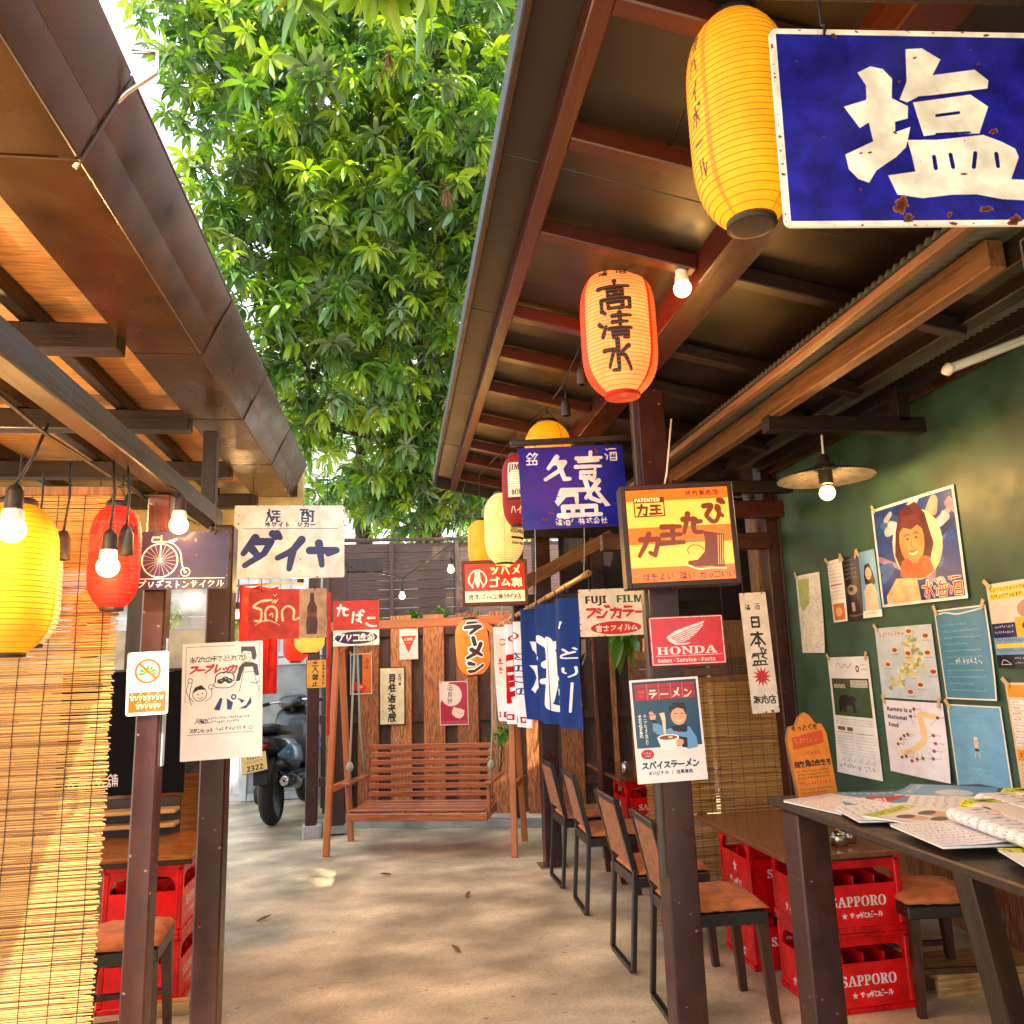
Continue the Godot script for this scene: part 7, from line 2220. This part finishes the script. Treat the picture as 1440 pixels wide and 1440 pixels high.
		for k in tot:
			var p: Vector2 = prof[k] * 0.72
			var q: Vector2 = prof[k + 1] * 0.72
			quad(st2, Vector3(p.x, p.y, -0.198), Vector3(p.x, p.y, 0.198), Vector3(q.x, q.y, 0.198), Vector3(q.x, q.y, -0.198))
		mi(mg, "inner_sheet", finish(st2), M["paper_edge"])

var art_paper: Texture2D
var art_paper_b: Texture2D

func page_mesh(wd: float, hg: float, curl: float) -> ArrayMesh:
	var n := 8
	var st := SurfaceTool.new()
	st.begin(Mesh.PRIMITIVE_TRIANGLES)
	st.set_smooth_group(0)
	for j in n:
		for i in n:
			for k in [[0, 0], [1, 0], [1, 1], [0, 0], [1, 1], [0, 1]]:
				var u := float(i + k[0]) / n
				var v := float(j + k[1]) / n
				st.set_uv(Vector2(u, v))
				st.add_vertex(Vector3((u - 0.5) * wd, curl * pow(u, 3.0) * (0.4 + 0.6 * v), (v - 0.5) * hg))
	return finish(st)

# ---------------------------------------------------------------- signs and cloths that hang in the yard
func hanging_signs() -> void:
	sign_board("enamel_sign", "large rusty blue enamel sign with one white brush character", 0.60, 0.355, art_salt(), M["edge_white"], Vector3(0.945, 2.395, -1.1), Vector3(6, -3, 1.5), 0.012, 0.007, 0.07, 0.22)
	box(get_node("enamel_sign"), "hanging_bar", Vector3(0.8, 0.025, 0.025), Vector3(0.02, 0.252, 0), M["dark_beam"])
	sign_board("enamel_sign", "white enamel shop sign with large blue katakana at the pavilion corner", 0.575, 0.395, art_shochu(), M["edge_white"], Vector3(-0.575, 2.19, -4.32), Vector3(0, 3, 0.4), 0.01, 0.02, 0.18, 0.3)
	sign_board("enamel_sign", "dark purple sign with a white penny-farthing bicycle", 0.276, 0.188, art_bicycle(), M["edge_dark"], Vector3(-0.688, 1.868, -2.665), Vector3(0, 2, 0.3), 0.008, 0.006, 0.10, 0.3)
	sign_board("enamel_sign", "faded red drink sign with a brown bottle hung below the white enamel sign", 0.40, 0.262, art_cola(), M["edge_rust"], Vector3(-0.575, 1.802, -4.3), Vector3(0, 3, 0.3), 0.008, 0.008, 0.06, 0.5)
	sign_board("notice_sign", "white laminated notice with a crossed-out leaf in an orange ring", 0.125, 0.197, art_no_leaf(), M["edge_white"], Vector3(-0.787, 1.48, -2.69), Vector3(0, 2, 1.5), 0.008, 0.003, 0.0, 0.15)
	sign_board("bread_poster", "white poster of a woman carrying bread mounted on the pavilion post", 0.302, 0.445, art_bread(), M["edge_white"], Vector3(-0.682, 1.402, -3.29), Vector3(0, 2, 1.2), 0.003, 0.004, 0.0, 0.3)
	var r := thing("red_banner", "red cloth banner hanging behind the bread poster", "banner", Vector3(-0.80, 2.0, -4.75))
	mi(r, "cloth", cloth_mesh(0.22, 0.62, 2.0, 0.02, 0.2), M["red_cloth"], Vector3(0, 0, 0), Vector3(0, 20, 0))
	box(r, "frame_side", Vector3(0.018, 0.9, 0.03), Vector3(0.36, -0.45, -0.5), M["red_cloth"])
	tube(r, "rod", [Vector3(-0.15, 0.0, 0), Vector3(0.2, 0.02, -0.05)], 0.007, M["bamboo"], 6)
	sign_board("tobacco_sign", "red and white tobacco sign over a navy oval behind the swing frame", 0.40, 0.395, art_tobacco(), M["edge_white"], Vector3(-0.365, 1.905, -7.12), Vector3(0, -4, 0.5), 0.008, 0.01, 0.08, 0.3)
	sign_board("keep_out_sign", "small orange no-entry sign with black characters on the slim post", 0.188, 0.268, art_keep_out(), M["edge_rust"], Vector3(-0.765, 1.475, -7.76), Vector3(0, 0, 0.5), 0.004, 0.006, 0.0, 0.5)
	# on the board fence
	var fb := Transform3D(Basis(Vector3.UP, deg_to_rad(-16.4)), Vector3(0.22, 0, -8.05))
	sheet_poster("fence_poster", "orange food poster with a dark panel on the fence beside the swing rope", 0.225, 0.40, art_night_dish(), fb * Vector3(-0.60, 1.46, 0.044), Vector3(0, -16.4, 0.6))
	var ts := sign_board("theatre_sign", "cream signboard with bold black vertical characters on the board fence", 0.262, 0.56, art_theatre(), M["edge_dark"], fb * Vector3(-0.275, 1.235, 0.052), Vector3(0, -16.4, 0), 0.003, 0.015, 0.0, 0.5)
	sheet_poster("fence_poster", "pink poster with a cream moon and white bird on the board fence", 0.285, 0.415, art_moon(), fb * Vector3(0.345, 1.15, 0.046), Vector3(0, -16.4, 0.3))
	sheet_poster("fence_poster", "white paper pennant with a red triangle near the top of the fence", 0.19, 0.30, art_triangle(), fb * Vector3(-0.105, 1.735, 0.046), Vector3(0, -16.4, 0.3))
	# right side
	var bs := sign_board("enamel_sign", "deep blue enamel sign with bold white brush characters on a black bracket", 0.512, 0.40, art_blue_brew(), M["edge_blue"], Vector3(0.835, 2.328, -3.6), Vector3(0, -4, 1.6), 0.012, 0.008, 0.035, 0.2)
	beam(bs, "bracket_arm", Vector3(-0.29, 0.225, 0), Vector3(0.32, 0.235, 0), 0.022, 0.03, M["black_metal"])
	light_box("light_box_sign", "glowing orange light box sign with a brown work boot", 0.475, 0.435, 0.11, art_boot(), Vector3(1.175, 2.012, -3.16), Vector3(0, -8, 1.0), 0.30, 0.25, M["edge_dark"], 0.30)
	light_box("light_box_sign", "small red and cream lit shoe sign below the amber lantern", 0.44, 0.30, 0.08, art_shoe(), Vector3(0.64, 2.04, -5.22), Vector3(0, -3, 0.4), 0.22, 0.12, M["edge_rust"], 0.2)
	sign_board("film_sign", "rust-edged white sign with red katakana and a red oval", 0.40, 0.258, art_film(), M["edge_rust"], Vector3(1.18, 1.765, -4.22), Vector3(0, -3, 0.6), 0.008, 0.006, 0.10, 0.35)
	sign_board("wing_sign", "bright red tin sign with a white wing emblem", 0.322, 0.205, art_wing(), M["edge_red"], Vector3(1.222, 1.578, -3.262), Vector3(0, -4, 0.8), 0.01, 0.006, 0.0, 0.25)
	sign_board("noodle_poster", "framed poster of a person lifting noodles on the shelter post", 0.296, 0.418, art_noodle(), M["edge_white"], Vector3(1.115, 1.213, -3.276), Vector3(0, -3, 1.6), 0.002, 0.006, 0.0, 0.25)
	sign_board("dealer_sign", "tall narrow white enamel sign with a red flower by the reed blind", 0.155, 0.68, art_dealer(), M["edge_white"], Vector3(2.045, 1.525, -4.33), Vector3(0, -6, 1.5), 0.006, 0.006, 0.10, 0.3)
	# bamboo pole with two split curtains
	var p := thing("bamboo_pole", "pale bamboo pole strung from the roof above the cloth curtains", "pole", Vector3(1.02, 0, 0))
	var ends := [Vector3(-0.18, 1.82, -6.95), Vector3(0.03, 1.985, -4.25)]
	var pts := []
	var rad := []
	for i in 25:
		pts.append(ends[0].lerp(ends[1], i / 24.0))
		rad.append(0.0165 if i % 4 else 0.0195)
	tube(p, "cane", pts, rad, M["bamboo"], 12)
	for v in [0.12, 0.55, 0.97]:
		var q: Vector3 = ends[0].lerp(ends[1], v)
		tube(p, "wire_loop", [q + Vector3(0, 0.018, 0), q + Vector3(0.01, 0.2, 0.01), q + Vector3(0.02, 0.62, 0.0)], 0.0025, M["steel"], 5)
	for k in 2:
		var v0: float = [0.06, 0.46][k]
		var v1: float = [0.43, 0.885][k]
		var a: Vector3 = ends[0].lerp(ends[1], v0)
		var b: Vector3 = ends[0].lerp(ends[1], v1)
		var c := thing("split_curtain", ["white cloth curtain with red print hung on the bamboo pole", "indigo cloth curtain with white brush print hung on the bamboo pole"][k], "curtain", Vector3(1.02, 0, 0) + (a + b) * 0.5 - Vector3(0, 0.035, 0))
		var ln := Vector2(b.x - a.x, b.z - a.z).length()
		var cl := mi(c, "cloth", cloth_mesh(ln, 0.78, 2.6, 0.032, 0.9 * k, 1.5), printed(art_noren(k), 0.92, 0.2))
		cl.rotation = Vector3(0, -PI / 2 + atan2(b.x - a.x, b.z - a.z), 0)
		for i in 5:
			var q := a.lerp(b, (i + 0.5) / 5.0) - (a + b) * 0.5 + Vector3(0, 0.035, 0)
			tube(c, "loop", [q + Vector3(0.0, -0.04, 0), q + Vector3(0.021, 0, 0), q + Vector3(0, 0.021, 0), q + Vector3(-0.021, 0, 0), q + Vector3(0, -0.04, 0)], 0.004, M["edge_white"] if k == 0 else M["edge_blue"], 5)

# ---------------------------------------------------------------- lanterns, bulbs, cords
func lanterns_and_lamps() -> void:
	var yel := Color(0.90, 0.57, 0.02)
	var y1 := art_lantern(yel, 1)
	lantern("large yellow paper lantern beside the rusty blue sign", Vector3(0.715, 2.60, -1.37), 0.106, 0.47, y1, 0.20, 0.08, Color(1.0, 0.72, 0.2), Vector3(0.715, 2.868, -1.37), -28.0)
	lantern("red and cream lantern with large black characters under the rafters", Vector3(0.80, 2.675, -2.6), 0.136, 0.48, art_lantern(Color(0.9, 0.3, 0.1), 0), 0.28, 0.12, Color(1.0, 0.5, 0.22), Vector3(0.80, 2.985, -2.6), 8.0, "", false)
	lantern("yellow lantern half hidden behind the blue enamel sign", Vector3(0.80, 2.56, -4.0), 0.125, 0.42, y1, 0.26, 0.08, Color(1.0, 0.72, 0.2), Vector3(0.80, 2.86, -4.0), -30.0)
	lantern("dark red lantern with a white label behind the blue sign", Vector3(0.655, 2.45, -4.22), 0.078, 0.40, art_lantern(Color(0.55, 0.04, 0.05), 2), 0.05, 0.0, Color(0.8, 0.2, 0.1), Vector3(0.655, 2.87, -4.22), 30.0)
	lantern("cream lantern with brown lettering above the shoe sign", Vector3(0.66, 2.34, -4.82), 0.122, 0.44, art_lantern(Color(0.90, 0.76, 0.46), 3), 0.22, 0.06, Color(1.0, 0.8, 0.5), Vector3(0.66, 2.87, -4.82), 0.0)
	lantern("amber lantern behind the cream lantern", Vector3(0.58, 2.34, -5.45), 0.09, 0.33, art_lantern(Color(0.92, 0.55, 0.10), 1), 0.32, 0.06, Color(1.0, 0.7, 0.3), Vector3(0.58, 2.87, -5.45), 90.0)
	lantern("orange lantern with four outlined black characters by the swing", Vector3(0.61, 1.655, -6.6), 0.137, 0.455, art_lantern(Color(0.92, 0.45, 0.10), 4), 0.24, 0.06, Color(1.0, 0.6, 0.25), Vector3(0.61, 1.98, -6.6), 0.0, "", true, 4.0)
	lantern("yellow lantern in front of the sunlit reed blind", Vector3(-1.005, 1.765, -2.22), 0.108, 0.39, y1, 0.15, 0.04, Color(1.0, 0.75, 0.25), Vector3(-0.985, 2.10, -2.22), -60.0)
	lantern("small white lantern between the yellow lantern and the blind", Vector3(-1.03, 1.75, -2.42), 0.07, 0.30, art_lantern(Color(0.82, 0.76, 0.62), 6), 0.06, 0.0, Color(1.0, 0.85, 0.6), Vector3(-1.03, 2.1, -2.42), -30.0)
	lantern("red lantern with dark lettering behind the pavilion bulbs", Vector3(-0.825, 1.85, -2.44), 0.070, 0.30, art_lantern(Color(0.84, 0.10, 0.05), 5), 0.24, 0.05, Color(1.0, 0.35, 0.15), Vector3(-0.815, 2.10, -2.44), 0.0)
	lantern("small red lantern hanging deeper in the pavilion", Vector3(-1.33, 1.74, -3.7), 0.075, 0.28, art_lantern(Color(0.80, 0.08, 0.04), 7), 0.18, 0.03, Color(1.0, 0.3, 0.12), Vector3(-1.33, 2.4, -3.7), 0.0)
	lantern("small red lantern by the passage behind the drink sign", Vector3(-0.74, 1.70, -6.0), 0.09, 0.25, art_lantern(Color(0.86, 0.16, 0.06), 7), 0.24, 0.04, Color(1.0, 0.4, 0.18), Vector3(-0.74, 2.3, -6.0), 0.0)
	lantern("small yellow lantern below the drink sign", Vector3(-0.60, 1.735, -5.6), 0.10, 0.22, art_lantern(Color(0.92, 0.68, 0.28), 7), 0.30, 0.05, Color(1.0, 0.75, 0.4), Vector3(-0.60, 2.3, -5.6), 0.0)
	# bulbs
	bulb("bright round bulb in front of the yellow lantern", Vector3(-0.912, 1.855, -2.0), Vector3(-0.85, 2.12, -2.0), 0.06, 0.032, true)
	bulb("bright round bulb before the red lantern", Vector3(-0.787, 1.80, -2.28), Vector3(-0.79, 2.10, -2.28), 0.07, 0.030, true)
	bulb("bright round bulb above the bicycle sign", Vector3(-0.70, 1.978, -2.63), Vector3(-0.745, 2.11, -2.63), 0.07, 0.030, true)
	bulb("round bulb deeper in the pavilion ceiling", Vector3(-1.75, 2.15, -3.1), Vector3(-1.75, 2.5, -3.1), 0.42, 0.032, true)
	bulb("round bulb at the near end of the pavilion", Vector3(-1.45, 2.2, -1.2), Vector3(-1.45, 2.5, -1.2), 0.42, 0.032, true)
	bulb("white bulb tucked under the roof beside the red and cream lantern", Vector3(0.935, 2.70, -2.30), Vector3(0.90, 2.84, -2.30), 0.012, 0.030, false)
	bulb("small bulb in front of the dark slat fence", Vector3(0.04, 2.165, -7.5), Vector3(0.045, 2.34, -7.5), 0.12, 0.030, true)
	bulb("small bulb beside the amber lantern", Vector3(0.41, 2.24, -6.1), Vector3(0.41, 2.42, -6.1), 0.03, 0.028, true)
	bulb("warm bulb seen through the pavilion window", Vector3(-1.16, 1.92, -6.0), Vector3(-1.16, 2.2, -6.0), 0.05, 0.028, true)
	bulb("warm bulb above the drink sign", Vector3(-0.55, 1.955, -4.62), Vector3(-0.55, 2.15, -4.62), 0.12, 0.028, true)
	dead_socket("empty dark socket hanging beside the yellow lantern", Vector3(-0.935, 1.83, -2.35), Vector3(-0.93, 2.11, -2.35))
	dead_socket("empty dark socket before the red lantern label", Vector3(-0.765, 1.84, -2.34), Vector3(-0.77, 2.10, -2.34))
	dead_socket("empty dark socket on the cord between the lanterns", Vector3(0.755, 2.62, -3.0), Vector3(0.765, 2.80, -3.05))
	dead_socket("second empty socket on the cord, further along", Vector3(0.76, 2.60, -3.35), Vector3(0.762, 2.76, -3.38))
	dead_socket("empty socket hanging against the red and cream lantern", Vector3(0.83, 2.85, -2.455), Vector3(0.80, 2.98, -2.45))
	# cords
	var c1 := thing("power_cable", "dark lamp cord sagging under the right eave between lanterns", "cord")
	tube(c1, "cord_run", [Vector3(0.70, 2.90, -1.2), Vector3(0.74, 2.86, -1.9), Vector3(0.79, 2.985, -2.5), Vector3(0.765, 2.80, -3.05), Vector3(0.76, 2.76, -3.4), Vector3(0.80, 2.86, -4.0), Vector3(0.66, 2.84, -4.8), Vector3(0.58, 2.84, -5.5)], 0.0045, M["wire"], 6)
	var c2 := thing("power_cable", "dark lamp cord slung across the yard in front of the slat fence", "cord")
	tube(c2, "cord_run", [Vector3(-0.55, 2.30, -5.0), Vector3(-0.35, 2.28, -6.2), Vector3(0.045, 2.34, -7.5), Vector3(0.25, 2.42, -7.0), Vector3(0.41, 2.44, -6.1), Vector3(0.50, 2.84, -5.6)], 0.005, M["wire"], 6)
	var c3 := thing("power_cable", "dark lamp cord running under the pavilion beam", "cord")
	tube(c3, "cord_run", [Vector3(-0.80, 2.105, -1.2), Vector3(-0.85, 2.09, -2.0), Vector3(-0.86, 2.10, -2.5), Vector3(-0.82, 2.08, -2.9), Vector3(-0.8, 2.10, -3.3)], 0.005, M["wire"], 6)
	# enamel pendant lamp by the green wall
	var pl := thing("pendant_lamp", "round enamel pendant lamp with a glowing bulb beside the green wall", "lamp", Vector3(1.95, 2.30, -3.28))
	lathe(pl, "shade", [Vector2(0.025, 0.075), Vector2(0.04, 0.06), Vector2(0.055, 0.045), Vector2(0.14, 0.022), Vector2(0.215, -0.005), Vector2(0.218, -0.009), Vector2(0.212, -0.008), Vector2(0.138, 0.016), Vector2(0.05, 0.038)], M["shade_metal"], Vector3.ZERO, Vector3.ZERO, 48)
	lathe(pl, "socket", [Vector2(0.005, 0.11), Vector2(0.022, 0.10), Vector2(0.03, 0.06), Vector2(0.032, -0.03), Vector2(0.02, -0.035)], M["socket"], Vector3.ZERO, Vector3.ZERO, 18)
	var prof := []
	for k in 13:
		var a := PI * (k / 12.0) * 0.82 + PI * 0.18
		prof.append(Vector2(sin(a) * 0.036, cos(a) * 0.036 - 0.075))
	lathe(pl, "bulb_globe", prof, M["bulb_glow"], Vector3.ZERO, Vector3.ZERO, 20)
	tube(pl, "cord", [Vector3(0, 0.1, 0), Vector3(0.004, 0.2, 0), Vector3(-0.01, 0.33, 0)], 0.005, M["white_wire"], 6)
	omni(pl, Vector3(0, -0.075, 0), Color(1.0, 0.76, 0.44), 0.16)

# ---------------------------------------------------------------- papers on the green wall
func wall_posters() -> void:
	var x := 2.356
	for p in [
		# kind, y centre, z centre, width, height, tilt, label
		[0, 1.735, -4.27, 0.27, 0.45, -1.0, "pale street map sheet nearest the corner post on the green wall"],
		[1, 1.835, -3.965, 0.145, 0.335, 0.5, "narrow white price leaflet with an orange dish at its foot"],
		[2, 1.835, -3.815, 0.145, 0.335, 0.5, "narrow dark leaflet with a pale bowl"],
		[3, 1.84, -3.665, 0.145, 0.335, 0.5, "narrow blue leaflet with a long-haired figure"],
		[4, 1.955, -3.28, 0.60, 0.485, -0.5, "large glossy blue poster of a painted smiling face"],
		[5, 1.18, -3.945, 0.39, 0.605, 0.3, "white notice with a photograph of a bear"],
		[6, 1.45, -3.455, 0.43, 0.335, 0.0, "illustrated map of dishes on pale blue"],
		[7, 1.105, -3.455, 0.44, 0.335, 0.0, "white map sheet with a black three-line heading"],
		[8, 1.485, -3.05, 0.315, 0.38, 0.6, "teal sheet with faint white handwriting"],
		[9, 1.095, -3.05, 0.315, 0.355, 0.4, "light blue poster with one tiny swimmer"],
		[10, 1.59, -2.73, 0.29, 0.33, 0.5, "yellow and navy flyer high beside the teal sheet"],
		[11, 1.15, -2.72, 0.26, 0.44, 0.8, "tan menu card with a table of prices below the flyer"]]:
		sheet_poster("wall_poster", p[6], p[3], p[4], art_wall(p[0]), Vector3(x - 0.0, p[1], p[2]), Vector3(0, -90, p[5]), "", 0.25)
